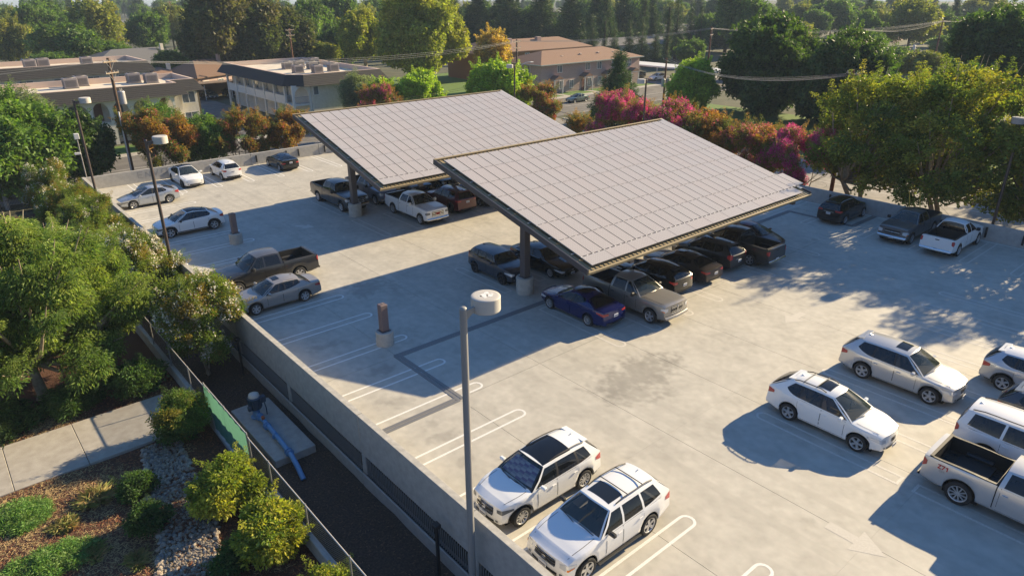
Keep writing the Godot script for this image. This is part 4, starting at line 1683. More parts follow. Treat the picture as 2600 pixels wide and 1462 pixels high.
func spec(o: Dictionary) -> Dictionary:
	# a vehicle's numbers from a handful of measures; o.kind is sedan, hatch, suv or pickup
	var L: float = o.L
	var W: float = o.W
	var H: float = o.H
	var wb: float = o.wb
	var fo: float = o.fo
	var rear := -wb / 2 - (L - wb - fo)
	var nose_x := wb / 2 + fo
	var d := {"badge": "oval", "r": 0.33, "sill": 0.2, "nose": 0.26, "tail": 0.14, "bow": 0.09, "doors": [], "head": [0.34, 0.24, 0.6, 0.74, 0.04], "tail_l": [0.28, 0.3, 0.74, 0.88, 0.02], "grille": [0.42, 0.44, 0.62, 2]}
	var hip: float = o.get("hip", 0.63 * H)          # belt height at the screen
	var kick: float = o.get("kick", 0.06)             # how much the belt rises to the rear
	var xw: float = o.get("xw", wb / 2 - 0.42)
	var rake: float = o.get("rake", 0.85)
	var xr0 := xw - rake
	var hood: float = o.get("hood", hip - 0.14)
	var rw: float = o.get("rw", 0.64) * W / 2
	d.xw0 = xw
	match o.kind:
		"sedan":
			var xb: float = o.get("xb", rear + 0.62)
			var xr1: float = o.get("xr1", xb + 0.62)
			d.xb1 = xb
			var c: float = o.get("c", xr1 + 0.08)
			d.lines = [[xw, xr0, "pillar"], [xw - 0.12, xr0 - 0.07, "glass"], [-0.16, -0.3, "pillar"], [-0.24, -0.37, "glass"], [c - 0.22, c, "pillar"], [xb, xr1, ""]]
			d.top = [[rear, hip + kick - 0.1], [rear + 0.2, hip + kick - 0.03], [xb, hip + kick], [xw, hip], [nose_x - 0.62, hood + 0.01], [nose_x - 0.38, hood - 0.05], [nose_x - 0.26, hood - 0.13], [nose_x, hood - 0.24]]
			d.crown = [[rear, 0.02], [xb, 0.03], [xb + 0.01, 0.03], [xw, 0.06], [nose_x - 0.2, 0.05], [nose_x, 0.03]]
			d.roof = [[xr1, H - 0.1], [xr1 + 0.5, H - 0.025], [(xr1 + xr0) / 2 + 0.2, H - 0.02], [xr0, H - 0.07]]
			d.roof_w = [[xr1, rw * 0.9], [(xr1 + xr0) / 2, rw], [xr0, rw * 0.96]]
			d.doors = [[-0.14, xw - 0.24, 0.04], [-1.02, -0.17, -0.86]]
			d.rear_plate_y = o.get("rear_plate_y", 0.72)
			d.tail_l = [0.3, 0.32, hip + kick - 0.28, hip + kick - 0.12, 0.03]
			d.head = [0.42, 0.26, hood - 0.34, hood - 0.2, 0.07]
		"hatch", "suv":
			var xb: float = rear + o.get("tuck", 0.12)
			var xr1: float = o.get("xr1", rear + 0.5)
			d.xb1 = xb
			var q: float = o.get("q", -1.1)           # rear edge of the rear door glass
			d.lines = [[xw, xr0, "pillar"], [xw - 0.12, xr0 - 0.07, "glass"], [-0.12, -0.22, "pillar"], [-0.2, -0.3, o.get("rear_glass", "dark")], [q, q - 0.02 + o.get("q_lean", 0.06), "pillar"], [q - 0.09, q - 0.1 + o.get("q_lean", 0.06), "dark"], [o.get("d0", xb + 0.5), o.get("d1", xr1 + 0.2), "pillar"], [xb, xr1, ""]]
			d.top = [[rear, hip + kick - 0.02], [rear + 0.3, hip + kick], [xw, hip], [nose_x - 0.66, hood + 0.01], [nose_x - 0.4, hood - 0.045], [nose_x - 0.26, hood - 0.12], [nose_x, hood - 0.22]]
			d.crown = [[rear, 0.0], [xb + 0.2, 0.0], [xw - 0.3, 0.05], [xw, 0.06], [nose_x - 0.2, 0.05], [nose_x, 0.03]]
			d.roof = [[xr1, H - o.get("drop", 0.07)], [xr1 + 0.7, H - 0.03], [(xr1 + xr0) / 2 + 0.3, H - 0.02], [xr0, H - 0.06]]
			d.roof_w = [[xr1, rw * o.get("rear_rw", 0.93)], [(xr1 + xr0) / 2, rw], [xr0, rw * 0.97]]
			d.doors = [[-0.1, xw - 0.24, 0.06], [q, -0.13, q + 0.16]]
			d.rear_plate_y = o.get("rear_plate_y", 0.82)
			d.tail_l = [0.26, 0.26, hip + kick - 0.3, hip + kick - 0.07, 0.02]
			d.head = [0.38, 0.28, hood - 0.33, hood - 0.18, 0.06]
			d.sill = 0.24
			d.r = 0.36
			d.wr = 0.9
		"pickup":
			var xb: float = o.get("cab", -0.78)
			d.xb1 = xb
			var two: bool = o.get("crew", true)
			if two:
				d.lines = [[xw, xr0, "pillar"], [xw - 0.12, xr0 - 0.06, "glass"], [o.get("b", 0.3), o.get("b", 0.3) - 0.07, "pillar"], [o.get("b", 0.3) - 0.09, o.get("b", 0.3) - 0.15, "dark"], [xb + 0.14, xb + 0.2, "pillar"], [xb, xb + 0.07, ""]]
				d.doors = [[o.get("b", 0.3), xw - 0.2, o.get("b", 0.3) + 0.16], [xb + 0.1, o.get("b", 0.3) - 0.05, xb + 0.25]]
			else:
				d.lines = [[xw, xr0, "pillar"], [xw - 0.12, xr0 - 0.06, "glass"], [o.get("b", 0.1), o.get("b", 0.1) - 0.07, "pillar"], [o.get("b", 0.1) - 0.09, o.get("b", 0.1) - 0.15, "dark"], [xb + 0.12, xb + 0.18, "pillar"], [xb, xb + 0.06, ""]]
				d.doors = [[o.get("b", 0.1), xw - 0.2, o.get("b", 0.1) + 0.16]]
			var bt: float = o.get("bed_top", hip + 0.05)
			d.top = [[rear, bt], [xb - 0.04, bt], [xb - 0.02, hip + 0.02], [xw, hip], [nose_x - 0.3, hood], [nose_x - 0.1, hood - 0.06], [nose_x, hood - 0.11]]
			d.crown = [[rear, 0.0], [xb, 0.0], [xw - 0.3, 0.05], [xw, 0.06], [nose_x - 0.2, 0.05], [nose_x, 0.03]]
			d.roof = [[xb + 0.07, H - 0.06], [xb + 0.5, H - 0.02], [(xb + xr0) / 2 + 0.3, H - 0.015], [xr0, H - 0.06]]
			d.roof_w = [[xb, rw * 0.96], [(xb + xr0) / 2, rw], [xr0, rw * 0.97]]
			d.bed = [xb - 0.05, rear + 0.2]
			d.rear_plate_y = 0.6
			d.tail_l = [0.09, 0.1, hip - 0.32, hip + 0.0, 0.0]
			d.head = [0.2, 0.26, hood - 0.34, hood - 0.12, 0.02]
			d.grille = [0.6, hood - 0.4, hood - 0.12, 3]
			d.sill = 0.36
			d.r = 0.4
			d.nose = 0.12
			d.tail = 0.03
			d.wf = 0.93
			d.wr = 0.97
			d.rear_bow = 0.02
			d.bumper = [0.42, 0.6]
			d.bump = 0.02
			d.fin = false
			d.intake = false
			d.mirror_h = 0.22
			d.plate_y = 0.5
			d.black_posts = false
			d.taper = 0.0
			d.category = "pickup truck"
			d.called = "pickup_truck"
			d.rim = "six"
			d.handle_drop = 0.2
			d.dark_rear = true
	d.merge(o, true)
	return d


func fleet_paints() -> void:
	paint("white_pearl", Color(0.78, 0.78, 0.765), 0.0, 0.35)
	paint("white_solid", Color(0.74, 0.745, 0.75), 0.0, 0.3)
	paint("silver_blue", Color(0.46, 0.49, 0.53), 0.55, 0.32)
	paint("silver", Color(0.55, 0.55, 0.55), 0.55, 0.32)
	paint("pewter", Color(0.3, 0.285, 0.265), 0.5, 0.35)
	paint("champagne", Color(0.33, 0.305, 0.285), 0.45, 0.34)
	paint("graphite", Color(0.04, 0.04, 0.043), 0.4, 0.32)
	paint("graphite_warm", Color(0.036, 0.036, 0.037), 0.4, 0.32)
	paint("storm_blue", Color(0.035, 0.045, 0.062), 0.3, 0.32)
	paint("black_paint", Color(0.006, 0.006, 0.007), 0.0, 0.22)
	paint("deep_blue", Color(0.006, 0.012, 0.1), 0.3, 0.25)
	paint("maroon", Color(0.085, 0.004, 0.01), 0.2, 0.28)
	paint("dark_maroon", Color(0.045, 0.004, 0.01), 0.2, 0.28)
	paint("bronze_brown", Color(0.05, 0.04, 0.038), 0.4, 0.3)
	paint("truck_grey", Color(0.13, 0.13, 0.135), 0.45, 0.34)
	paint("slate_blue", Color(0.17, 0.2, 0.25), 0.5, 0.33)
	paint("green_grey", Color(0.11, 0.15, 0.13), 0.45, 0.33)
	paint("sage", Color(0.22, 0.23, 0.21), 0.45, 0.34)
	paint("red_paint", Color(0.3, 0.012, 0.015), 0.1, 0.28)
	mat("yellow_paint", Color(0.6, 0.36, 0.04), 0.6)
	mat("roof_glass", Color(0.008, 0.009, 0.011), 0.08)
	var m := mat("sunshade", Color(1, 1, 1), 0.6)
	m.albedo_color = Color.WHITE
	m.vertex_color_use_as_albedo = true


func build_fleet() -> void:
	var away := PI / 2        # nose to -z
	var near := -PI / 2       # nose to +z
	var left := PI            # nose to -x
	var right := 0.0
	# the row along the planted side
	build_car("silver liftback with raked tail parked nose to the low wall", Vector3(13.0, 0, -60.5), left, spec({"kind": "hatch", "L": 4.57, "W": 1.76, "H": 1.47, "wb": 2.7, "fo": 0.98, "paint": M.silver_blue, "hip": 0.9, "kick": 0.14, "hood": 0.78, "xw": 1.15, "rake": 1.2, "xr1": -1.0, "q": -1.05, "q_lean": 0.2, "d0": -1.45, "d1": -0.95, "drop": 0.12, "r": 0.325, "sill": 0.2, "rim": "split", "rw": 0.6, "tuck": 0.3, "grille": [0.0, 0, 0, 0], "rear_glass": "glass", "head_m": M.head_lamp_dark, "spoiler": true}))
	build_car("white electric crossover with black roof parked nose to the low wall", Vector3(13.2, 0, -51.2), left, spec({"kind": "hatch", "L": 4.71, "W": 1.88, "H": 1.6, "wb": 2.98, "fo": 0.86, "paint": M.white_pearl, "roof_paint": M.roof_glass, "hip": 1.0, "kick": 0.12, "hood": 0.9, "xw": 1.1, "rake": 1.0, "xr1": -1.25, "q": -1.15, "q_lean": 0.14, "d0": -1.5, "d1": -1.2, "drop": 0.16, "r": 0.37, "sill": 0.22, "rim": "split", "cladding": 0.12, "rw": 0.62, "tuck": 0.42, "grille": [0.0, 0, 0, 0], "head_m": M.head_lamp_dark, "mirror": M.plastic, "front_plate": false}))
	build_car("dark grey crew cab pickup parked nose to the low wall beside a champagne sedan", Vector3(13.35, 0, -38.2), left, spec({"kind": "pickup", "L": 5.89, "W": 2.03, "H": 1.95, "wb": 3.68, "fo": 0.95, "paint": M.graphite_warm, "hip": 1.28, "hood": 1.16, "xw": 1.2, "rake": 0.75, "cab": -0.95, "b": 0.2, "rim": "six", "mirror": M.plastic, "roof_paint": M.truck_grey, "step": true}))
	build_car("champagne grey sedan with sunroof parked nose to the low wall", Vector3(12.68, 0, -35.0), left, spec({"kind": "sedan", "L": 4.81, "W": 1.82, "H": 1.45, "wb": 2.74, "fo": 0.98, "paint": M.champagne, "sunroof": [-0.3, 0.08, 0.5], "rim": "six", "side_strip": true, "cabin": M.cabin_tan, "dark_rear": false, "amber": true, "badge_y": 0.62, "hip": 0.92}))
	build_car("white boxy SUV with panoramic glass roof and patterned sunshade", Vector3(12.95, 0, -14.0), left, spec({"kind": "suv", "L": 4.64, "W": 1.84, "H": 1.67, "wb": 2.83, "fo": 0.86, "paint": M.white_pearl, "hip": 1.08, "kick": 0.05, "hood": 1.0, "xw": 0.98, "rake": 0.72, "xr1": -1.75, "q": -1.1, "d0": -1.8, "d1": -1.55, "sunroof": [-1.0, 0.25, 0.94, 1], "surround": M.plastic, "rim": "ten", "rails": "dark", "r": 0.36, "cladding": 0.1, "rw": 0.68, "grille": [0.55, 0.6, 0.84, 2], "grille_ring": true, "bar_h": 0.02, "badge": "star", "badge_y": 0.73, "plate_y": 0.5, "spoiler": true, "sunshade": true, "taper": 0.12, "head": [0.3, 0.26, 0.7, 0.85, 0.03], "head_m": M.head_lamp_dark}))
	build_car("white SUV with roof rack bars and sunroof parked nose to the low wall", Vector3(12.9, 0, -11.15), left, spec({"kind": "suv", "L": 4.8, "W": 1.9, "H": 1.74, "wb": 2.79, "fo": 0.87, "paint": M.white_solid, "hip": 1.14, "kick": 0.04, "hood": 1.04, "xw": 0.85, "rake": 0.68, "xr1": -1.95, "q": -1.05, "d0": -2.0, "d1": -1.75, "sunroof": [-0.55, 0.05, 0.72], "rim": "five", "rails": "dark", "cross_bars": true, "step": true, "r": 0.38, "sill": 0.32, "rw": 0.66, "grille": [0.5, 0.68, 0.86, 1], "grille_ring": true, "badge_y": 0.77, "taper": 0.15, "nose": 0.2, "black_posts": false, "head": [0.26, 0.32, 0.68, 0.88, 0.02], "amber": true, "mirror": M.plastic, "q_lean": 0.02, "cladding": 0.0, "plate_y": 0.56, "wf": 0.9}))
	# the row before the graffiti wall
	build_car("white electric sedan with glass roof facing out from the graffiti wall", Vector3(17.45, 0, -65.3), near, spec({"kind": "hatch", "L": 4.75, "W": 1.9, "H": 1.6, "wb": 2.89, "fo": 0.85, "paint": M.white_pearl, "roof_paint": M.roof_glass, "hip": 0.98, "kick": 0.12, "hood": 0.84, "xw": 1.15, "rake": 1.1, "xr1": -1.15, "q": -1.1, "q_lean": 0.16, "d0": -1.6, "d1": -1.1, "drop": 0.14, "rim": "split", "rim_dark": true, "rw": 0.62, "tuck": 0.35, "grille": [0.0, 0, 0, 0], "r": 0.35, "sill": 0.2, "front_plate": false}))
	build_car("small white electric hatchback nosed up to the graffiti wall", Vector3(20.95, 0, -65.5), away, spec({"kind": "hatch", "L": 4.16, "W": 1.77, "H": 1.6, "wb": 2.6, "fo": 0.8, "paint": M.white_solid, "hip": 0.98, "kick": 0.1, "hood": 0.88, "xw": 1.1, "rake": 0.95, "xr1": -1.5, "q": -1.0, "d0": -1.45, "d1": -1.25, "drop": 0.1, "rim": "five", "r": 0.33, "sill": 0.22, "rw": 0.63, "cladding": 0.09, "spoiler": true, "tail_l": [0.32, 0.3, 0.82, 1.0, 0.04], "grille": [0.0, 0, 0, 0]}))
	build_car("black compact hatchback nosed up to the graffiti wall", Vector3(26.4, 0, -65.5), away, spec({"kind": "hatch", "L": 4.5, "W": 1.79, "H": 1.43, "wb": 2.69, "fo": 0.95, "paint": M.black_paint, "hip": 0.95, "kick": 0.14, "hood": 0.84, "xw": 0.95, "rake": 0.95, "xr1": -1.15, "q": -0.95, "d0": -1.4, "d1": -1.1, "drop": 0.14, "rim": "five", "r": 0.33, "sill": 0.2, "rw": 0.62, "tuck": 0.3, "tail_l": [0.25, 0.35, 0.72, 0.85, 0.03]}))
	# under and beside the far canopy
	build_car("dark heavy duty crew cab pickup facing out beside a canopy column", Vector3(24.6, 0, -50.1), near, spec({"kind": "pickup", "L": 6.25, "W": 2.03, "H": 1.98, "wb": 3.97, "fo": 1.0, "paint": M.graphite, "hip": 1.34, "hood": 1.26, "xw": 1.25, "rake": 0.7, "cab": -1.05, "b": 0.12, "grille": [0.62, 0.72, 1.12, 3], "bar_h": 0.035, "rim": "six", "mirror": M.plastic, "rail_m": M.plastic, "badge_y": 0.95, "badge": "oval", "mirror_h": 0.3, "bumper": [0.48, 0.68]}))
	build_car("slate blue pickup facing out behind the canopy column", Vector3(27.6, 0, -50.0), near, spec({"kind": "pickup", "L": 5.88, "W": 2.06, "H": 1.9, "wb": 3.74, "fo": 0.95, "paint": M.slate_blue, "hip": 1.28, "hood": 1.18, "xw": 1.2, "cab": -0.95, "b": 0.2, "badge_y": 0.93, "badge": "bowtie", "mirror": M.plastic}))
	build_car("dark pickup with chrome grille deep under the far canopy beside the slate blue truck", Vector3(30.4, 0, -49.6), near, spec({"kind": "pickup", "L": 5.85, "W": 2.03, "H": 1.88, "wb": 3.65, "fo": 0.95, "paint": M.storm_blue, "hip": 1.26, "hood": 1.16, "xw": 1.2, "cab": -0.95, "b": 0.2, "bar_h": 0.03}))
	build_car("black pickup with barred chrome grille deep under the far canopy", Vector3(33.3, 0, -49.4), near, spec({"kind": "pickup", "L": 5.85, "W": 2.03, "H": 1.95, "wb": 3.65, "fo": 0.95, "paint": M.black_paint, "hip": 1.3, "hood": 1.22, "xw": 1.2, "cab": -0.95, "b": 0.2, "bar_h": 0.03}))
	build_car("white crew cab pickup with chrome front facing out of the canopy shadow", Vector3(27.42, 0, -43.3), near, spec({"kind": "pickup", "L": 5.85, "W": 2.03, "H": 1.88, "wb": 3.75, "fo": 0.97, "paint": M.white_solid, "hip": 1.28, "hood": 1.2, "xw": 1.2, "cab": -0.95, "b": 0.2, "grille": [0.56, 0.72, 1.06, 3], "badge": "letters", "badge_y": 0.9, "bar_h": 0.022, "step": true, "handle": M.chrome, "head": [0.14, 0.3, 0.84, 1.04, 0.0], "head_m": M.head_lamp_dark}))
	build_car("dark red SUV with its tail towards the sunlit aisle", Vector3(30.75, 0, -43.75), away, spec({"kind": "suv", "L": 4.82, "W": 1.94, "H": 1.74, "wb": 2.92, "fo": 0.9, "paint": M.maroon, "hip": 1.1, "kick": 0.08, "hood": 1.02, "xw": 0.95, "rake": 0.72, "xr1": -1.95, "q": -1.15, "d0": -1.95, "d1": -1.75, "rails": "dark", "r": 0.38, "rim": "five", "rim_dark": true, "rw": 0.64, "rear_plate_y": 0.95, "spoiler": true, "tail_l": [0.25, 0.32, 0.98, 1.12, 0.02]}))
	build_car("black sedan beside the dark red SUV under the far canopy", Vector3(33.5, 0, -43.6), near, spec({"kind": "sedan", "L": 4.75, "W": 1.82, "H": 1.45, "wb": 2.75, "fo": 0.93, "paint": M.storm_blue, "rim": "ten"}))
	# under the near canopy
	build_car("dark boxy compact wagon facing the near canopy column", Vector3(24.58, 0, -30.1), near, spec({"kind": "suv", "L": 4.14, "W": 1.8, "H": 1.61, "wb": 2.57, "fo": 0.82, "paint": M.storm_blue, "hip": 1.06, "kick": 0.06, "hood": 0.98, "xw": 0.85, "rake": 0.5, "xr1": -1.6, "q": -0.95, "d0": -1.5, "d1": -1.4, "r": 0.33, "rim": "five", "rim_dark": true, "rw": 0.74, "roof_crown": 0.02, "taper": 0.1, "nose": 0.18, "q_lean": 0.02, "grille": [0.5, 0.5, 0.66, 0], "tail_l": [0.06, 0.16, 0.8, 1.25, 0.0]}))
	build_car("glossy black sedan with chrome window trim facing out beside the column", Vector3(27.45, 0, -29.1), near, spec({"kind": "sedan", "L": 4.84, "W": 1.86, "H": 1.47, "wb": 2.78, "fo": 0.98, "paint": M.black_paint, "rim": "ten", "window_chrome": true, "badge_y": 0.62, "grille": [0.45, 0.5, 0.68, 1], "hip": 0.95}))
	build_car("deep blue sedan with chrome window trim parked tail out beside the joint cover", Vector3(24.45, 0, -23.17), away, spec({"kind": "sedan", "L": 4.85, "W": 1.865, "H": 1.475, "wb": 2.8, "fo": 0.96, "paint": M.deep_blue, "rim": "ten", "window_chrome": true, "sunroof": [-0.75, 0.1, 0.72, 1], "xb": -1.85, "xr1": -1.05, "hip": 0.95, "kick": 0.09, "tail_l": [0.38, 0.4, 0.8, 0.93, 0.06], "tailpipes": true, "rear_plate_y": 0.74}))
	build_car("weathered grey crew cab pickup with sunlit tan bonnet beside the deep blue sedan", Vector3(27.15, 0, -21.7), near, spec({"kind": "pickup", "L": 5.78, "W": 2.02, "H": 1.88, "wb": 3.57, "fo": 0.98, "paint": M.pewter, "hip": 1.22, "hood": 1.18, "xw": 1.05, "rake": 0.85, "cab": -0.98, "b": 0.12, "grille": [0.5, 0.74, 1.06, 2], "badge": "cross", "badge_y": 0.9, "bar_h": 0.015, "amber": true, "mirror": M.plastic, "handle": M.plastic, "rim": "five", "bumper_m": M.pewter, "liner": M.truck_grey, "rail_m": M.pewter, "grille_ring": true}))
	build_car("black crossover parked tail out beside the weathered grey pickup", Vector3(30.35, 0, -23.1), away, spec({"kind": "suv", "L": 4.5, "W": 1.82, "H": 1.58, "wb": 2.65, "fo": 0.92, "paint": M.black_paint, "hip": 1.02, "kick": 0.1, "hood": 0.92, "xw": 0.98, "rake": 0.85, "xr1": -1.6, "q": -1.0, "q_lean": 0.12, "d0": -1.6, "d1": -1.4, "r": 0.34, "rim": "five", "rw": 0.63, "rear_plate_y": 0.72, "spoiler": true, "rear_glass": "glass", "tail_l": [0.3, 0.28, 0.82, 0.98, 0.05]}))
	build_car("bronze brown sedan parked tail out between two dark crossovers", Vector3(33.1, 0, -23.2), away, spec({"kind": "sedan", "L": 4.88, "W": 1.84, "H": 1.45, "wb": 2.82, "fo": 0.98, "paint": M.bronze_brown, "rim": "ten", "rim_dark": true, "xb": -1.9, "xr1": -1.2, "kick": 0.1, "tail_l": [0.3, 0.36, 0.76, 0.88, 0.04], "tailpipes": true, "sunroof": [-0.5, 0.0, 0.6]}))
	build_car("charcoal crossover with tall L shaped tail lights parked tail out", Vector3(35.85, 0, -23.3), away, spec({"kind": "suv", "L": 4.6, "W": 1.86, "H": 1.68, "wb": 2.66, "fo": 0.9, "paint": M.graphite, "hip": 1.06, "kick": 0.08, "hood": 0.98, "xw": 0.95, "rake": 0.8, "xr1": -1.75, "q": -1.05, "d0": -1.75, "d1": -1.5, "r": 0.35, "rim": "ten", "rw": 0.64, "rear_plate_y": 0.74, "spoiler": true, "tail_l": [0.2, 0.2, 0.86, 1.2, 0.02], "cladding": 0.1, "sunroof": [-0.5, 0.0, 0.6], "rear_bar": true}))
	build_car("black crew cab pickup with black load bed parked tail out under the canopy corner", Vector3(38.15, 0, -22.9), away, spec({"kind": "pickup", "L": 5.89, "W": 2.01, "H": 1.93, "wb": 3.68, "fo": 0.95, "paint": M.graphite_warm, "hip": 1.28, "hood": 1.2, "xw": 1.2, "cab": -0.95, "b": 0.2, "rim": "five", "tail_l": [0.14, 0.12, 0.94, 1.24, 0.0], "rail_m": M.plastic}))
	build_car("maroon sedan facing out beside the black pickup", Vector3(40.95, 0, -23.3), near, spec({"kind": "sedan", "L": 4.55, "W": 1.78, "H": 1.44, "wb": 2.7, "fo": 0.87, "paint": M.dark_maroon, "xw": 1.1, "rake": 1.0, "rim": "ten", "cabin": M.cabin_grey}))
	# along the wall below the sycamores
	build_car("black SUV with wide red tail lights nosed up to the wall", Vector3(51.1, 0, -21.95), right, spec({"kind": "suv", "L": 4.71, "W": 1.85, "H": 1.68, "wb": 2.86, "fo": 0.9, "paint": M.black_paint, "hip": 1.1, "kick": 0.06, "hood": 1.02, "xw": 0.95, "rake": 0.72, "xr1": -1.85, "q": -1.1, "d0": -1.85, "d1": -1.65, "rails": "grey", "r": 0.36, "rim": "ten", "rw": 0.66, "rear_bar": true, "rear_plate_y": 0.86, "tail_l": [0.22, 0.42, 0.98, 1.14, 0.0], "spoiler": true}))
	build_car("grey pickup with ladder poles facing out from the wall below the sycamores", Vector3(50.6, 0, -17.1), left, spec({"kind": "pickup", "L": 5.8, "W": 1.99, "H": 1.86, "wb": 3.64, "fo": 0.95, "paint": M.truck_grey, "hip": 1.24, "hood": 1.16, "xw": 1.2, "cab": -0.85, "b": 0.2, "grille": [0.55, 0.72, 0.98, 1], "badge": "bowtie", "badge_y": 0.85, "bar_h": 0.03, "head": [0.2, 0.3, 0.72, 0.98, 0.02], "mirror": M.plastic, "amber": true}))
	for q in [[52.3, -17.75, 0.3], [52.9, -17.3, 0.36]]:
		var lp := thing("yellow_pole", "slanting yellow pole standing in the bed of the grey pickup", "pole", Vector3(q[0], 0.82, q[1]), 0.0, "yellow poles in the pickup bed")
		var pb := MB.new()
		pb.tube([Vector3.ZERO, Vector3(q[2], 1.75, -0.5)], 0.03, 6)
		part(lp, "pole", pb, M.yellow_paint)
	build_car("white extended cab pickup with black load bed nosed up to the wall", Vector3(50.35, 0, -14.2), right, spec({"kind": "pickup", "L": 5.6, "W": 2.01, "H": 1.92, "wb": 3.4, "fo": 0.94, "paint": M.white_solid, "hip": 1.26, "hood": 1.18, "xw": 1.1, "cab": -0.7, "b": 0.1, "crew": false, "rim": "six", "tail_l": [0.14, 0.12, 0.92, 1.24, 0.0], "badge": "oval", "mirror": M.plastic, "rail_m": M.plastic}))
	# the open rows
	build_car("silver three row SUV with sunroof standing in the open row", Vector3(29.85, 0, -8.93), near, spec({"kind": "suv", "L": 4.84, "W": 1.99, "H": 1.73, "wb": 2.75, "fo": 0.93, "paint": M.silver, "hip": 1.06, "kick": 0.1, "hood": 0.98, "xw": 1.0, "rake": 0.85, "xr1": -1.85, "q": -1.05, "d0": -1.95, "d1": -1.6, "sunroof": [-0.45, 0.02, 0.62], "r": 0.37, "rim": "five", "rw": 0.62, "three_rows": true, "cabin": M.cabin_grey, "spoiler": true, "handle": M.chrome, "badge_y": 0.68, "grille": [0.3, 0.6, 0.74, 2]}))
	build_car("white crossover with roof bars and sunroof standing in the open row", Vector3(24.35, 0, -9.37), near, spec({"kind": "suv", "L": 4.74, "W": 1.845, "H": 1.69, "wb": 2.72, "fo": 0.93, "paint": M.white_pearl, "hip": 1.04, "kick": 0.12, "hood": 0.96, "xw": 1.05, "rake": 0.95, "xr1": -1.6, "q": -1.05, "q_lean": 0.1, "d0": -1.85, "d1": -1.35, "sunroof": [-0.62, -0.12, 0.66], "rails": "dark", "cross_bars": true, "r": 0.355, "rim": "five", "rw": 0.61, "cabin": M.cabin_tan, "spoiler": true, "side_strip": true, "rear_glass": "glass", "badge_y": 0.66, "grille": [0.24, 0.58, 0.72, 3]}))
	build_car("silver full size pickup with black load bed and off road decal", Vector3(24.1, 0, -2.68), near, spec({"kind": "pickup", "L": 5.85, "W": 2.03, "H": 1.88, "wb": 3.65, "fo": 0.97, "paint": M.silver, "hip": 1.28, "hood": 1.18, "xw": 1.2, "cab": -0.85, "b": 0.2, "rim": "ten", "tail_l": [0.12, 0.1, 0.92, 1.24, 0.0], "r": 0.42, "rail_m": M.plastic, "handle": M.chrome, "side_strip": true, "decal": true, "head": [0.2, 0.26, 0.84, 1.04, 0.02]}))
	build_car("large white SUV beside the silver full size pickup", Vector3(27.02, 0, -3.2), near, spec({"kind": "suv", "L": 5.13, "W": 2.01, "H": 1.9, "wb": 2.95, "fo": 0.98, "paint": M.white_solid, "hip": 1.22, "kick": 0.03, "hood": 1.14, "xw": 1.0, "rake": 0.7, "xr1": -2.35, "q": -1.1, "d0": -2.25, "d1": -2.1, "rails": "dark", "r": 0.4, "sill": 0.34, "rw": 0.7, "three_rows": true, "taper": 0.1, "black_posts": false, "nose": 0.16, "wf": 0.9, "rim": "six", "tail_l": [0.1, 0.1, 0.95, 1.25, 0.0], "rear_plate_y": 1.0}))
	build_car("dark blue grey crossover beyond the large white SUV", Vector3(30.1, 0, -3.1), near, spec({"kind": "suv", "L": 4.6, "W": 1.84, "H": 1.66, "wb": 2.66, "fo": 0.9, "paint": M.storm_blue, "roof_paint": M.slate_blue, "hip": 1.06, "kick": 0.08, "xw": 0.95, "rake": 0.8, "xr1": -1.75, "q": -1.05, "d0": -1.75, "d1": -1.5, "rw": 0.64, "spoiler": true}))
	build_car("pale silver crossover beside the dark blue grey crossover", Vector3(33.25, 0, -4.6), near, spec({"kind": "suv", "L": 4.6, "W": 1.85, "H": 1.67, "wb": 2.7, "fo": 0.9, "paint": M.silver_blue, "roof_paint": M.white_solid, "hip": 1.06, "kick": 0.08, "xw": 0.95, "rake": 0.8, "xr1": -1.75, "q": -1.05, "d0": -1.75, "d1": -1.5, "rw": 0.64, "spoiler": true, "cladding": 0.1}))


var CL := {}            # leaf clumps
const GAIN := 2.1


func leaf_materials() -> void:
	for q in [["leaf", Color(0.92, 1.0, 0.3), 0.5], ["leaf_dry", Color(0.7, 0.6, 0.3), 0.7], ["needle", Color(0.4, 0.5, 0.2), 0.6], ["petal", Color(0.9, 0.8, 0.85), 0.6]]:
		var m := mat(q[0], Color(1, 1, 1), q[2])
		m.albedo_color = Color.WHITE
		m.vertex_color_use_as_albedo = true
		m.backlight_enabled = true
		m.backlight = lin(q[1].r, q[1].g, q[1].b)
		m.cull_mode = BaseMaterial3D.CULL_DISABLED
		m.metallic_specular = 0.35
	mat("bark", Color(0.11, 0.08, 0.055), 0.9)
	world_tex(M.bark, noise_tex(0.03, Color(0.06, 0.045, 0.03), Color(0.16, 0.12, 0.085), 256, 4, 31), 0.8)
	mat("bark_pale", Color(0.36, 0.29, 0.2), 0.85)
	world_tex(M.bark_pale, noise_tex(0.02, Color(0.2, 0.15, 0.1), Color(0.5, 0.43, 0.32), 256, 4, 32), 0.7)
	CL.broad = clump(30, 0.26, 0.15, 1, "ball", true)
	CL.far = clump(26, 0.3, 0.24, 2, "ball", false)
	CL.fine = clump(38, 0.19, 0.095, 3, "ball", true)
	CL.far_fine = clump(34, 0.24, 0.15, 8, "ball", false)
	CL.pinnate = clump(56, 0.2, 0.065, 4, "droop", true)
	CL.spray = clump(44, 0.34, 0.08, 5, "needle", false)
	CL.petal = clump(30, 0.15, 0.13, 6, "cone", false)
	CL.blade = clump(26, 1.0, 0.016, 7, "blade", true)


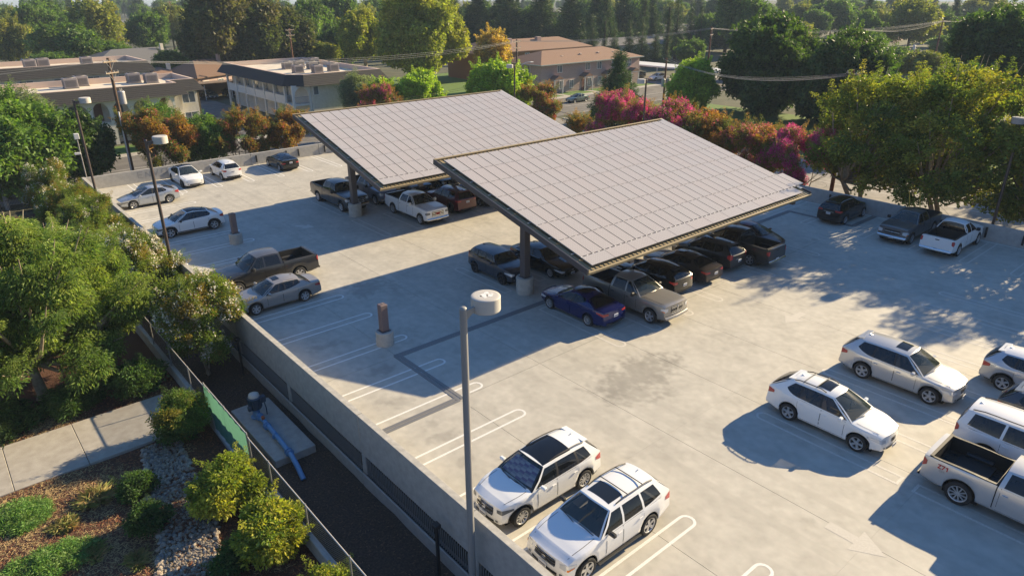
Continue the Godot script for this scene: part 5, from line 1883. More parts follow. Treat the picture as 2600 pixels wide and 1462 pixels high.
func clump(n: int, length: float, width: float, s: int, how: String, folded: bool) -> Dictionary:
	# leaves within a ball of radius 0.5, each a folded diamond or a plain blade with its own tint
	var r := RandomNumberGenerator.new()
	r.seed = 900 + s
	var v := PackedVector3Array()
	var c := PackedColorArray()
	for k in n:
		var d := Vector3(r.randfn(), r.randfn(), r.randfn()).normalized()
		var p := d * 0.5 * pow(r.randf(), 0.5)
		var axis := (d + Vector3(r.randf_range(-1, 1), r.randf_range(-1, 1), r.randf_range(-1, 1)) * 0.9).normalized()
		var l := length * r.randf_range(0.7, 1.25)
		if how == "droop":
			p.y *= 0.75
			axis = (Vector3(d.x, -0.35 + r.randf_range(-0.5, 0.4), d.z)).normalized()
		elif how == "needle":
			axis = (Vector3(d.x * 1.2, 0.15 + r.randf_range(-0.3, 0.5), d.z * 1.2)).normalized()
			p *= Vector3(1, 0.6, 1)
		elif how == "cone":
			p = Vector3(d.x * 0.26, 0.5 * r.randf_range(-1, 1), d.z * 0.26)
			p.x *= 1.0 - 0.6 * (p.y + 0.5)
			p.z *= 1.0 - 0.6 * (p.y + 0.5)
		elif how == "blade":
			p = Vector3(d.x * 0.12, 0.0, d.z * 0.12)
			axis = Vector3(d.x * 0.75, r.randf_range(0.5, 1.1), d.z * 0.75).normalized()
		var side := axis.cross(Vector3(r.randf_range(-1, 1), r.randf_range(-1, 1), r.randf_range(-1, 1))).normalized()
		if how in ["ball", "droop"]:
			side = (side + axis.cross(Vector3.UP) * 0.9).normalized()
		var nn := side.cross(axis).normalized()
		if nn.y < 0:
			nn = -nn
			side = -side
		var tint := r.randf_range(0.62, 1.3)
		var col := Color(tint * r.randf_range(0.9, 1.12), tint, tint * r.randf_range(0.85, 1.1))
		var tip := p + axis * l - nn * l * 0.18
		var mid := p + axis * l * (0.5 if folded else 0.15)
		var e := mid + side * width * 0.5 + nn * width * 0.15
		var f := mid - side * width * 0.5 + nn * width * 0.15
		if how == "blade":
			tip = p + axis * l + Vector3(d.x, -0.55, d.z) * l * 0.35
		if folded:
			v.append_array([p, e, tip, p, tip, f])
			for q in 6:
				c.append(col)
		else:
			v.append_array([f, e, tip])
			for q in 3:
				c.append(col)
	return {"v": v, "c": c}


func leaf_mesh(cl: Dictionary, xf: Array, kind: PackedInt32Array, tones: Array) -> ArrayMesh:
	# all clumps of one crown as one mesh; kind picks the tone of each
	var tinted := []
	for t in tones:
		var a := PackedColorArray()
		for c in cl.c:
			a.append(Color(c.r * t.r, c.g * t.g, c.b * t.b))
		tinted.append(a)
	var v := PackedVector3Array()
	var c := PackedColorArray()
	for k in xf.size():
		v.append_array(xf[k] * cl.v)
		c.append_array(tinted[kind[k]])
	var arr := []
	arr.resize(Mesh.ARRAY_MAX)
	arr[Mesh.ARRAY_VERTEX] = v
	arr[Mesh.ARRAY_COLOR] = c
	var m := ArrayMesh.new()
	if v.size():
		m.add_surface_from_arrays(Mesh.PRIMITIVE_TRIANGLES, arr)
	return m


func leaves(parent: Node, called: String, cl: Dictionary, m: Material, xf: Array, kind: PackedInt32Array, tones: Array) -> MeshInstance3D:
	return part(parent, called, leaf_mesh(cl, xf, kind, tones), m)


func scatter(parent: Node, called: String, mesh: Mesh, m: Material, xf: Array, cols: PackedColorArray) -> MultiMeshInstance3D:
	var mm := MultiMesh.new()
	mm.transform_format = MultiMesh.TRANSFORM_3D
	mm.use_colors = true
	mm.mesh = mesh
	mm.instance_count = xf.size()
	for k in xf.size():
		mm.set_instance_transform(k, xf[k])
		mm.set_instance_color(k, cols[k])
	var o := MultiMeshInstance3D.new()
	o.name = called
	o.multimesh = mm
	o.material_override = m
	parent.add_child(o, true)
	return o


func turned(r: RandomNumberGenerator) -> Basis:
	return Basis(Vector3.UP, r.randf() * TAU) * Basis(Vector3(1, 0, 0), r.randf_range(-0.5, 0.5)) * Basis(Vector3(0, 0, 1), r.randf_range(-0.5, 0.5))


func grow(root: Node3D, o: Dictionary) -> void:
	# o: h, base (height of the lowest leaves), r, seed, clump, size, count, cols (array of Color), stems, bark, leaf
	var r := RandomNumberGenerator.new()
	r.seed = o.seed
	var h: float = o.h
	var cb: float = o.base
	var rad: float = o.r
	var shape: String = o.get("shape", "round")
	var ch := h - cb
	var tr: float = o.get("trunk", 0.035 * h)
	var wood := MB.new()
	var stems: int = o.get("stems", 1)
	var blobs := []
	var nb: int = o.get("blobs", 16)
	for k in nb:
		var t := (k + 0.5) / nb
		var a := k * 2.399963 + r.randf_range(-0.4, 0.4)
		var y := 0.0
		var e := 0.0
		var br := 0.0
		match shape:
			"cone":
				y = cb + ch * pow(t, 1.15)
				e = rad * (1.0 - t) * r.randf_range(0.4, 0.75)
				br = maxf(rad * (1.05 - t) * 0.55, rad * 0.16)
			"column":
				y = cb + ch * t
				e = rad * 0.25 * r.randf()
				br = rad * (0.8 if t < 0.85 else 0.45)
			"spread":
				y = cb + ch * (0.1 + 0.82 * r.randf())
				e = rad * sqrt(r.randf()) * 0.88 * sqrt(maxf(0.15, 1.0 - pow((y - cb) / ch * 1.75 - 0.75, 2.0)))
				br = rad * r.randf_range(0.16, 0.36) * o.get("lump", 1.0)
			"vase":
				y = cb + ch * (0.1 + 0.8 * pow(r.randf(), 0.75))
				e = rad * sqrt(r.randf()) * 0.95 * (0.5 + 0.5 * sin(PI * clampf((y - cb) / ch, 0.0, 1.0)))
				br = rad * r.randf_range(0.12, 0.32) * o.get("lump", 1.0)
			_:
				var v := acos(1.0 - 1.85 * t)
				y = cb + ch * (0.46 + 0.36 * cos(v))
				e = rad * sin(v) * r.randf_range(0.5, 0.72)
				br = rad * r.randf_range(0.2, 0.42) * o.get("lump", 1.0)
				if k % 4 == 3:
					e *= 0.45
		blobs.append([Vector3(cos(a) * e, y, sin(a) * e), br])
	# trunk, limbs to the blobs
	var fork := cb * 0.85 + ch * 0.12
	for s in stems:
		var lean := Vector3(r.randf_range(-1, 1), 0, r.randf_range(-1, 1)) * (0.06 if stems == 1 else 0.32) * rad
		var foot := Vector3(r.randf_range(-1, 1), 0, r.randf_range(-1, 1)) * (0.0 if stems == 1 else 0.14)
		var rr := tr / sqrt(stems)
		var top := Vector3(lean.x, fork if shape != "cone" and shape != "column" else h * 0.9, lean.z)
		wood.tube([foot, foot.lerp(top, 0.12) + Vector3(0, -0.0, 0), foot.lerp(top, 0.5) + lean * 0.12, top], [rr * 1.5, rr * 1.05, rr * 0.9, rr * (0.75 if shape != "cone" else 0.15)], 7, false)
		if shape in ["cone", "column"]:
			continue
		for k in blobs.size():
			if k % stems != s:
				continue
			var q: Vector3 = blobs[k][0]
			var m := top.lerp(q, 0.5) + Vector3(0, -0.08 * ch, 0) + Vector3(r.randf_range(-1, 1), 0, r.randf_range(-1, 1)) * 0.06 * rad
			wood.tube([top.lerp(foot, 0.04), m, q, q + (q - m) * 0.4], [rr * 0.55, rr * 0.35, rr * 0.18, rr * 0.06], 5, false)
	part(root, "trunk", wood, o.get("bark", M.bark))
	var xf := []
	var kind := PackedInt32Array()
	var palette: Array = o.cols
	var np := palette.size()
	var gain: float = o.get("gain", GAIN)
	var tones := []
	for c in palette:
		for g in [0.82, 0.95, 1.08, 1.22]:
			tones.append(Color(c.r * g * gain, c.g * g * gain, c.b * g * gain))
	var n: int = o.count
	var total := 0.0
	for b in blobs:
		total += b[1] * b[1]
	var mid := Vector3(0, cb + ch * 0.42, 0)
	for b in blobs:
		var m := int(ceil(n * b[1] * b[1] / total))
		var tone := r.randi() % np
		for k in m:
			var d := Vector3(r.randfn(), r.randfn() * 0.9, r.randfn()).normalized()
			var out: Vector3 = (b[0] + d * b[1] - mid)
			if out.dot(d) < 0 and r.randf() < 0.55:
				d = -d
			var p: Vector3 = b[0] + d * b[1] * r.randf_range(o.get("shell", 0.62), 1.06)
			if p.y < cb * 0.75:
				p.y = cb * 0.75 + r.randf() * 0.3
			var s: float = o.size * r.randf_range(0.65, 1.3)
			xf.append(Transform3D(turned(r).scaled(Vector3.ONE * s), p))
			kind.append((tone if r.randf() < 0.62 else r.randi() % np) * 4 + r.randi() % 4)
	# loose shoots that break the outline
	for k in o.get("shoots", int(n * 0.03)):
		var b: Array = blobs[r.randi() % blobs.size()]
		var d := Vector3(r.randfn(), absf(r.randfn()) * 1.1 + 0.1, r.randfn()).normalized()
		if shape in ["cone", "column"]:
			break
		var q: Vector3 = b[0] + d * b[1] * 0.9
		if (q - mid).dot(d) < 0:
			continue
		var tone := r.randi() % np
		for e in 4:
			q += (d + Vector3(0, 0.25, 0)) * o.size * 0.3
			xf.append(Transform3D(turned(r).scaled(Vector3.ONE * o.size * (0.75 - e * 0.13)), q))
			kind.append(tone * 4 + e % 4)
	leaves(root, "crown", o.get("clump", CL.broad), o.get("leaf", M.leaf), xf, kind, tones)
	if o.has("bloom"):
		var bx := []
		var bk := PackedInt32Array()
		var bp: Array = o.bloom_cols
		for k in o.bloom:
			var b: Array = blobs[r.randi() % blobs.size()]
			var d := Vector3(r.randfn(), absf(r.randfn()) * 0.9 - 0.15, r.randfn()).normalized()
			var p: Vector3 = b[0] + d * b[1] * r.randf_range(1.0, 1.18)
			if p.y < cb:
				continue
			bx.append(Transform3D(turned(r).scaled(Vector3.ONE * o.get("bloom_size", 0.42) * r.randf_range(0.6, 1.3)), p))
			bk.append(r.randi() % bp.size())
		leaves(root, "blossoms", CL.petal, M.petal, bx, bk, bp)


func tree(called: String, label: String, at: Vector2, o: Dictionary, group := "", category := "tree", y := GY) -> Node3D:
	var root := thing(called, label, category, Vector3(at.x, y, at.y), 0.0, group)
	grow(root, o)
	return root


func c3(r: float, g: float, b: float) -> Color:
	return Color(r, g, b)


func build_near_plants() -> void:
	var greens := [c3(0.125, 0.165, 0.045), c3(0.095, 0.135, 0.036), c3(0.165, 0.2, 0.055), c3(0.075, 0.115, 0.034)]
	# the large tree over the path
	tree("pistache_tree", "large light green feathery leaved tree beside the concrete path", Vector2(1.4, -34.6), {"h": 7.8, "base": 1.3, "r": 5.0, "seed": 11, "clump": CL.pinnate, "size": 0.85, "count": 2700, "shoots": 130, "shell": 0.8, "lump": 0.5, "shape": "spread", "cols": greens, "blobs": 84, "bark": M.bark_pale, "trunk": 0.24}, "", "tree", -1.25)
	tree("pistache_tree", "light green feathery leaved tree leaning over the chain link fence", Vector2(3.7, -38.3), {"h": 6.3, "base": 1.4, "r": 3.7, "seed": 12, "clump": CL.pinnate, "size": 0.8, "count": 1350, "shoots": 70, "shell": 0.8, "lump": 0.55, "shape": "spread", "cols": greens, "blobs": 50, "bark": M.bark_pale, "trunk": 0.18}, "", "tree", -1.25)
	tree("pistache_tree", "light green feathery leaved tree behind the large tree by the path", Vector2(-1.8, -36.4), {"h": 6.8, "base": 1.4, "r": 4.0, "seed": 13, "clump": CL.pinnate, "size": 0.8, "count": 1450, "shoots": 70, "shell": 0.8, "lump": 0.55, "shape": "spread", "cols": greens, "blobs": 50, "bark": M.bark_pale, "trunk": 0.18}, "", "tree", -1.25)
	# white crape myrtles between fence and deck
	var myrtle := [c3(0.1, 0.14, 0.03), c3(0.075, 0.115, 0.028), c3(0.17, 0.13, 0.035), c3(0.12, 0.15, 0.035)]
	var whites := [c3(0.86, 0.84, 0.76), c3(0.9, 0.88, 0.83), c3(0.8, 0.76, 0.62)]
	for q in [[8.15, -33.3, 5.1, 2.1, 21, "white flowering crape myrtle beside the champagne sedan", 330], [7.9, -43.2, 5.0, 2.2, 22, "white flowering crape myrtle beside the bronze lamp post and black roofed hatchback", 380], [7.9, -48.2, 4.2, 1.7, 26, "small white flowering crape myrtle between two larger ones", 150], [7.8, -53.4, 4.9, 2.1, 23, "rusty green crape myrtle with few white blossoms beside the wall", 60], [7.4, -59.2, 4.6, 1.8, 27, "rusty green crape myrtle at the wall beside the silver liftback", 40], [7.0, -65.2, 5.6, 1.7, 24, "tall thin white flowering crape myrtle at the corner of the deck", 300]]:
		tree("crape_myrtle", q[5], Vector2(q[0], q[1]), {"h": q[2], "base": 1.3, "r": q[3], "seed": q[4], "clump": CL.fine, "size": 0.6, "count": 1150, "cols": myrtle, "blobs": 30, "shoots": 60, "stems": 4, "trunk": 0.1, "shape": "vase", "bark": M.bark_pale, "bloom": q[6], "bloom_cols": whites, "bloom_size": 0.6}, "", "tree", -2.0)
	# coloured crape myrtles round the far walls
	var rust := [c3(0.19, 0.09, 0.026), c3(0.12, 0.095, 0.028), c3(0.2, 0.11, 0.03), c3(0.075, 0.09, 0.028), c3(0.1, 0.1, 0.03)]
	var pinks := [c3(0.72, 0.09, 0.34), c3(0.78, 0.16, 0.42), c3(0.6, 0.05, 0.24)]
	var coral := [c3(0.7, 0.14, 0.2), c3(0.66, 0.22, 0.12), c3(0.62, 0.08, 0.22)]
	for q in [[18.1, -76.2, 7.2, 3.5, 41, "rusty orange crape myrtle with coral blossoms behind the graffiti wall", 260, 1700, coral], [26.4, -76.4, 6.2, 2.9, 42, "rounded rusty orange crape myrtle behind the wall", 220, 1300, coral], [31.8, -76.0, 5.5, 2.4, 43, "dull rusty crape myrtle beside the solar canopy edge", 90, 900, coral], [47.3, -82.0, 6.6, 2.7, 44, "magenta and orange crape myrtle above the far canopy ridge", 900, 700, pinks], [64.0, -69.0, 6.2, 2.6, 45, "orange crape myrtle with pink crown at the street corner", 600, 1000, coral], [63.0, -80.0, 4.2, 1.6, 48, "small red and pink crape myrtle beside the bright green street tree", 120, 420, coral]]:
		tree("crape_myrtle", q[5], Vector2(q[0], q[1]), {"h": q[2], "base": 1.7, "r": q[3], "seed": q[4], "clump": CL.far_fine, "size": 0.75, "count": q[7], "cols": rust, "blobs": 22, "stems": 5, "trunk": 0.13, "shape": "vase", "bark": M.bark_pale, "shoots": 70, "bloom": q[6], "bloom_cols": q[8], "bloom_size": 0.5})
	var plum := [c3(0.13, 0.1, 0.045), c3(0.09, 0.1, 0.035), c3(0.16, 0.1, 0.05)]
	for q in [[60.2, -51.5, 7.3, 4.2, 51, "wide magenta flowering crape myrtle behind the near canopy", 2600, 900, pinks, plum], [60.0, -46.0, 7.2, 4.2, 52, "magenta flowering crape myrtle with rusty side", 1900, 1000, pinks, rust], [59.6, -40.0, 6.4, 3.4, 53, "rusty brown crape myrtle between pink ones", 260, 1000, coral, rust], [59.6, -34.6, 6.3, 3.9, 54, "pale pink and orange crape myrtle near the canopy corner", 1100, 1000, [c3(0.6, 0.2, 0.2), c3(0.55, 0.1, 0.2)], rust], [59.4, -29.6, 6.4, 3.8, 55, "deep magenta crape myrtle beside the brown utility pole", 2800, 800, pinks, plum], [62.5, -60.5, 3.4, 1.4, 56, "low rusty crape myrtle bush at the bend of the kerb", 60, 320, coral, rust]]:
		tree("crape_myrtle", q[5], Vector2(q[0], q[1]), {"h": q[2], "base": 1.8, "r": q[3], "seed": q[4], "clump": CL.far_fine, "size": 0.75, "count": q[7], "cols": q[9], "blobs": 22, "stems": 5, "trunk": 0.13, "shape": "vase", "bark": M.bark_pale, "shoots": 70, "bloom": q[6], "bloom_cols": q[8], "bloom_size": 0.55})
	# sycamores that shade the deck
	var syc := [c3(0.125, 0.145, 0.032), c3(0.085, 0.115, 0.028), c3(0.165, 0.17, 0.036), c3(0.1, 0.125, 0.03), c3(0.19, 0.17, 0.038), c3(0.07, 0.095, 0.028)]
	for q in [[59.6, -23.8, 11.5, 5.6, 61, "yellow green sycamore with forked pale trunk behind the deck wall", 1250], [59.2, -17.4, 12.4, 5.8, 64, "yellow green sycamore between the two pickups by the wall", 1250], [59.8, -10.2, 12.6, 6.2, 62, "yellow green sycamore behind the white extended cab pickup", 1350], [59.5, -2.0, 12.4, 6.4, 63, "yellow green sycamore beside the end of the deck wall", 1300]]:
		tree("sycamore_tree", q[5], Vector2(q[0], q[1]), {"h": q[2], "base": 2.6, "r": q[3], "seed": q[4], "clump": CL.broad, "size": 0.95, "count": q[6], "cols": syc, "blobs": 80, "lump": 0.55, "shell": 0.78, "shoots": 160, "trunk": 0.3, "bark": M.bark_pale, "stems": 2, "shape": "spread"}, "sycamores beyond the wall")


func build_street_trees() -> void:
	var mid := [c3(0.07, 0.12, 0.03), c3(0.09, 0.15, 0.035), c3(0.055, 0.1, 0.028)]
	var dark := [c3(0.03, 0.055, 0.02), c3(0.04, 0.07, 0.022), c3(0.05, 0.085, 0.025)]
	var lime := [c3(0.17, 0.25, 0.03), c3(0.2, 0.26, 0.035), c3(0.13, 0.2, 0.03)]
	var gold := [c3(0.2, 0.2, 0.04), c3(0.15, 0.17, 0.035), c3(0.12, 0.14, 0.03)]
	var grey := [c3(0.12, 0.145, 0.095), c3(0.1, 0.125, 0.08), c3(0.14, 0.16, 0.11)]
	var camph := [c3(0.06, 0.07, 0.03), c3(0.045, 0.06, 0.028), c3(0.08, 0.075, 0.04)]
	var list := [
		["shade_tree", "dense green tree over the street corner by the deck", 6.2, -77.0, 9.4, 1.6, 5.6, mid, CL.far, 2600, 1.15],
		["shade_tree", "dark green tree beside the utility pole with transformer", 11.6, -77.5, 7.4, 1.4, 2.9, dark, CL.far, 1000, 1.0],
		["round_tree", "round clipped dark green tree in front of the arched apartments", 14.0, -94.6, 5.2, 1.0, 2.4, mid, CL.far_fine, 700, 0.9],
		["round_tree", "round clipped green tree beside the arched apartment balcony", 23.6, -95.2, 5.4, 1.0, 2.6, mid, CL.far_fine, 700, 0.9],
		["shade_tree", "plain green tree between two rusty crape myrtles", 22.9, -77.4, 6.2, 1.6, 2.9, mid, CL.far_fine, 900, 0.9],
		["olive_tree", "silvery olive tree behind the dense corner tree", 8.5, -88.0, 8.6, 2.2, 4.2, grey, CL.spray, 1100, 1.0],
		["olive_tree", "silvery grey olive tree at the end of the apartment block", 51.0, -94.2, 7.0, 1.4, 3.2, grey, CL.spray, 900, 0.95],
		["street_tree", "bright lime green street tree above the far canopy", 64.8, -79.0, 8.4, 2.2, 4.9, lime, CL.far, 2000, 1.0],
		["street_tree", "yellow green low tree beside the silvery olive", 53.5, -91.5, 6.6, 1.2, 2.6, lime, CL.far, 700, 0.9],
		["street_tree", "yellow green spreading tree behind the far canopy ridge", 58.0, -88.5, 7.0, 1.4, 3.8, lime, CL.far, 1200, 0.95],
		["hedge_tree", "dark dense conical evergreen at the street corner", 79.6, -69.5, 9.3, 0.3, 4.4, dark, CL.spray, 2000, 1.0],
		["street_tree", "lime green tree behind the pink crape myrtles", 93.6, -66.4, 8.2, 0.8, 4.5, lime, CL.far, 1500, 1.0],
		["shade_tree", "huge dark green tree mass beside the brown utility pole", 102.5, -58.5, 13.2, 1.0, 8.6, dark, CL.far, 3200, 1.5],
		["shade_tree", "huge dark green tree with sunlit edge across the street", 101.0, -46.5, 11.8, 0.8, 7.8, dark, CL.far, 2800, 1.5],
		["shade_tree", "large dark tree above the tiled roof", 121.0, -34.5, 15.0, 2.0, 8.0, dark, CL.far, 2400, 1.6],
		["shade_tree", "dark tree on the lawn behind the sycamores", 88.0, -36.0, 8.0, 1.2, 4.6, mid, CL.far, 1000, 1.2],
		["shade_tree", "leafy green tree on the lawn across the pale street", 90.0, -14.0, 9.5, 1.5, 5.2, mid, CL.far, 1000, 1.3],
		["shade_tree", "dark dense tree across the street behind the sycamores", 96.0, -30.0, 9.0, 1.5, 5.0, dark, CL.far, 1200, 1.3],
		["shade_tree", "tall dark evergreen with brownish leaves behind the apartments", 56.3, -158.0, 20.0, 2.2, 11.5, camph, CL.far, 4200, 2.0],
		["shade_tree", "brownish dark tree joined to the tall evergreen", 69.0, -160.0, 14.6, 3.4, 7.0, camph, CL.far, 1700, 1.8],
		["sycamore_tree", "very tall golden green sycamore on the lawn", 83.0, -124.7, 18.4, 3.0, 9.8, gold, CL.far, 3400, 1.7],
		["sycamore_tree", "smaller golden green sycamore behind the tall one", 82.2, -148.0, 14.0, 3.5, 5.6, gold, CL.far, 1300, 1.6],
		["autumn_tree", "thin orange brown tree in front of the tiled roof house", 86.6, -107.0, 11.4, 3.2, 3.9, [c3(0.26, 0.17, 0.04), c3(0.2, 0.15, 0.05), c3(0.3, 0.2, 0.05)], CL.far, 420, 1.3],
	]
	for k in list.size():
		var q: Array = list[k]
		var o := {"h": q[4], "base": q[5], "r": q[6], "seed": 200 + k, "clump": q[8], "size": q[10], "count": q[9], "cols": q[7], "blobs": 24, "bark": M.bark_pale if "sycamore" in q[0] else M.bark}
		if q[0] == "hedge_tree":
			o.shape = "cone"
			o.leaf = M.needle
			o.blobs = 34
		tree(q[0], q[1], Vector2(q[2], q[3]), o)


func build_far_trees() -> void:
	# a few grown once, then set out many times
	var kinds := {}
	var mid := [c3(0.06, 0.105, 0.028), c3(0.08, 0.13, 0.032), c3(0.05, 0.085, 0.026)]
	var olive := [c3(0.12, 0.135, 0.04), c3(0.09, 0.11, 0.035), c3(0.15, 0.15, 0.04)]
	var deep := [c3(0.026, 0.045, 0.02), c3(0.036, 0.058, 0.022), c3(0.045, 0.07, 0.026)]
	var spec_list := [["round", "leafy green tree in the neighbourhood beyond the apartments", mid, CL.far, "round", 620, 0.21, 0.5, M.leaf, "shade_tree"], ["olive", "olive green tree in the neighbourhood beyond the apartments", olive, CL.far, "round", 620, 0.2, 0.48, M.leaf, "shade_tree"], ["tall", "tall dark evergreen of the row behind the townhouses", deep, CL.spray, "cone", 760, 0.2, 0.3, M.needle, "evergreen_tree"], ["fir", "narrow pointed fir behind the townhouses", deep, CL.spray, "cone", 360, 0.15, 0.24, M.needle, "fir_tree"], ["spire", "slender dark cypress spire behind the townhouses", deep, CL.spray, "column", 240, 0.09, 0.06, M.needle, "cypress_tree"]]
	var plan := {
		"round": [[33, -237, 15, 6.5], [31.8, -195, 11.8, 8], [58.6, -231, 12.7, 6.2], [46, -168, 6.6, 3.8], [40.8, -194, 7.4, 5.1], [90, -190, 16.5, 6.5], [100, -196, 17.6, 6.8], [83, -160, 10.9, 5.2], [190, -120, 17.7, 7.9], [273, -134, 14.8, 8.8], [240, -103, 8.6, 6.2], [268, -94, 10.8, 6.5], [163, -67, 6.6, 5.9], [220, -76, 6.2, 4.3], [24, -172, 6.9, 4.8], [154, -111, 6.6, 5.0], [130, -64, 6.0, 3.6], [72, -178, 12, 6], [112, -212, 15, 7], [205, -90, 7.5, 5.5], [190, -60, 6.5, 5], [18, -215, 11, 6], [5, -250, 12, 7]],
		"olive": [[42, -216, 16.5, 8.7], [23, -210, 12.9, 5], [75, -157, 7.4, 5.4], [274, -147, 13.3, 7.6], [238, -92, 15.8, 8.9], [364, -113, 14.8, 11], [157, -58, 6.6, 4.8], [140, -78, 7.0, 4.5], [176, -84, 7.5, 5.0], [66, -205, 11, 6.5], [215, -118, 9, 6], [320, -140, 12, 8]],
		"tall": [[136, -188, 20.5, 5.6], [135, -174, 20, 5.4], [139, -164, 21, 5.9], [146, -158, 21, 5.9], [149, -149, 20, 5.5], [166, -155, 20, 5.5], [176, -153, 20, 5.2], [124, -190, 18, 5.4], [160, -146, 18, 4.6], [112, -184, 17, 5.2], [272, -121, 16.3, 4.4], [296, -101, 16.8, 3.4], [128, -178, 19, 5.2], [142, -172, 19.5, 5.2], [186, -150, 17, 4.6]],
		"fir": [[144, -135.7, 11.7, 2.9], [144.2, -128, 9.9, 2.0], [147.4, -125.6, 10.4, 2.1], [145.6, -120, 11.5, 2.3], [148, -117.5, 9.2, 2.3], [161.7, -121.7, 15.4, 3.7], [168.8, -122.4, 14.3, 2.8], [171, -120.7, 13.8, 2.4]],
		"spire": [[142.6, -130, 11.8, 0.8], [168.7, -138.7, 18.3, 1.2], [142.3, -109.6, 15.7, 1.1]],
	}
	var r := RandomNumberGenerator.new()
	r.seed = 321
	for q in spec_list:
		var protos := []
		for v in 2:
			var root := Node3D.new()
			root.name = "template"
			grow(root, {"h": 1.0, "base": 0.12 if q[4] != "round" else 0.2, "r": q[7], "seed": 700 + v * 31 + q[5], "clump": q[3], "size": q[6] * 0.62, "count": q[5], "cols": q[2], "blobs": 22 if q[4] == "round" else 30, "shape": q[4], "trunk": 0.022, "leaf": q[8]})
			protos.append(root)
		var i := 0
		for t in plan[q[0]]:
			var o: Node3D = protos[i % 2].duplicate()
			i += 1
			o.name = numbered(q[9])
			add_child(o)
			o.position = Vector3(t[0], GY, t[1])
			var k: float = t[3] / q[7]
			o.transform.basis = Basis(Vector3.UP, r.randf() * TAU).scaled(Vector3(k, t[2], k))
			tag(o, q[1], "tree", "trees behind the " + ("townhouses" if q[0] in ["tall", "fir", "spire"] else "apartments"))
		kinds[q[0]] = protos
	# the hazy suburb farther out
	var placed := 0
	while placed < 260:
		var d := r.randf_range(235.0, 760.0)
		var a := r.randf_range(deg_to_rad(1.0), deg_to_rad(80.0))
		var x := sin(a) * d
		var z := -cos(a) * d
		if (x < 60 and z > -240) or (absf(x - 69.0) < 7.0 and z > -260):
			continue
		var kind: String = ["round", "olive", "round", "tall", "round"][placed % 5]
		var o: Node3D = kinds[kind][placed % 2].duplicate()
		o.name = numbered("distant_tree")
		add_child(o)
		var h := r.randf_range(8.0, 16.5) * (1.25 if kind == "tall" else 1.0)
		var w := r.randf_range(0.85, 1.3) * h * (0.8 if kind != "tall" else 0.7)
		o.position = Vector3(x, GY, z)
		o.transform.basis = Basis(Vector3.UP, r.randf() * TAU).scaled(Vector3(w, h, w))
		tag(o, "hazy distant tree among the roofs of the far suburb", "tree", "trees of the far suburb")
		placed += 1
	for k in kinds:
		for o in kinds[k]:
			o.free()


func bank(x: float, z: float) -> float:
	# height of the planted bank: a terrace that falls towards the street and dips at the screened fence
	var y := -1.24 + 0.05 * sin(x * 1.1 + z * 0.4) + 0.03 * sin(z * 1.3)
	y = lerpf(y, -2.12, clampf((-40.0 - z) / 28.0, 0.0, 1.0))
	if x > 5.2 and z > -27.6 and z < -22.6:
		y -= 0.14 * clampf((x - 5.2), 0.0, 1.0)
	return y


func shrub(label: String, at: Vector2, h: float, r: float, s: int, cols: Array, cl: Dictionary, n: int, size: float, called := "shrub") -> Node3D:
	var root := thing(called, label, "shrub", Vector3(at.x * 0.954, bank(at.x * 0.954, at.y * 0.954), at.y * 0.954))
	grow(root, {"h": h, "base": 0.12, "r": r, "seed": s, "clump": cl, "size": size, "count": n, "cols": cols, "blobs": 14, "stems": 3, "trunk": 0.06})
	return root


func build_garden_ground() -> void:
	# bark mulch bank between the path and the deck
	mat("mulch", Color(0.07, 0.035, 0.022), 0.95)
	world_tex(M.mulch, noise_tex(0.06, Color(0.07, 0.03, 0.02), Color(0.26, 0.12, 0.065), 512, 5, 41), 0.6, noise_tex(0.15, Color(0.45, 0.45, 0.45), Color(1, 1, 1), 512, 4, 42), 2.0)
	relief(M.mulch, 0.12, 4.0)
	mat("dirt_dark", Color(0.035, 0.025, 0.02), 0.95)
	world_tex(M.dirt_dark, noise_tex(0.03, Color(0.035, 0.024, 0.018), Color(0.13, 0.09, 0.065), 512, 6, 43), 0.5, M.fine, 2.0)
	relief(M.dirt_dark, 0.1, 3.0)
	mat("straw", Color(0.35, 0.25, 0.12), 0.9)
	mat("lawn", Color(0.1, 0.2, 0.03), 0.9)
	world_tex(M.lawn, noise_tex(0.03, Color(0.06, 0.13, 0.02), Color(0.16, 0.26, 0.045), 512, 5, 44), 0.3, M.fine, 3.0)
	var mb := MB.new()
	var rows := []
	for i in 30:
		var row := PackedVector3Array()
		for j in 60:
			var x := -9.0 + 15.4 * i / 29.0
			var z := -72.0 + 78.0 * j / 59.0
			row.append(Vector3(x, bank(x, z), z))
		rows.append(row)
	mb.grid(rows, true, false)
	setting("mulch_ground", mb, M.mulch)
	mb = MB.new()
	rows = []
	for i in 8:
		var row := PackedVector3Array()
		for j in 80:
			var x := 6.5 + 3.4 * i / 7.0
			var z := -74.0 + 80.0 * j / 79.0
			row.append(Vector3(x, -2.02 + 0.03 * sin(x * 2.1 + z * 1.4) + 0.03 * sin(z * 2.3), z))
		rows.append(row)
	mb.grid(rows, true, false)
	setting("dirt_strip", mb, M.dirt_dark)


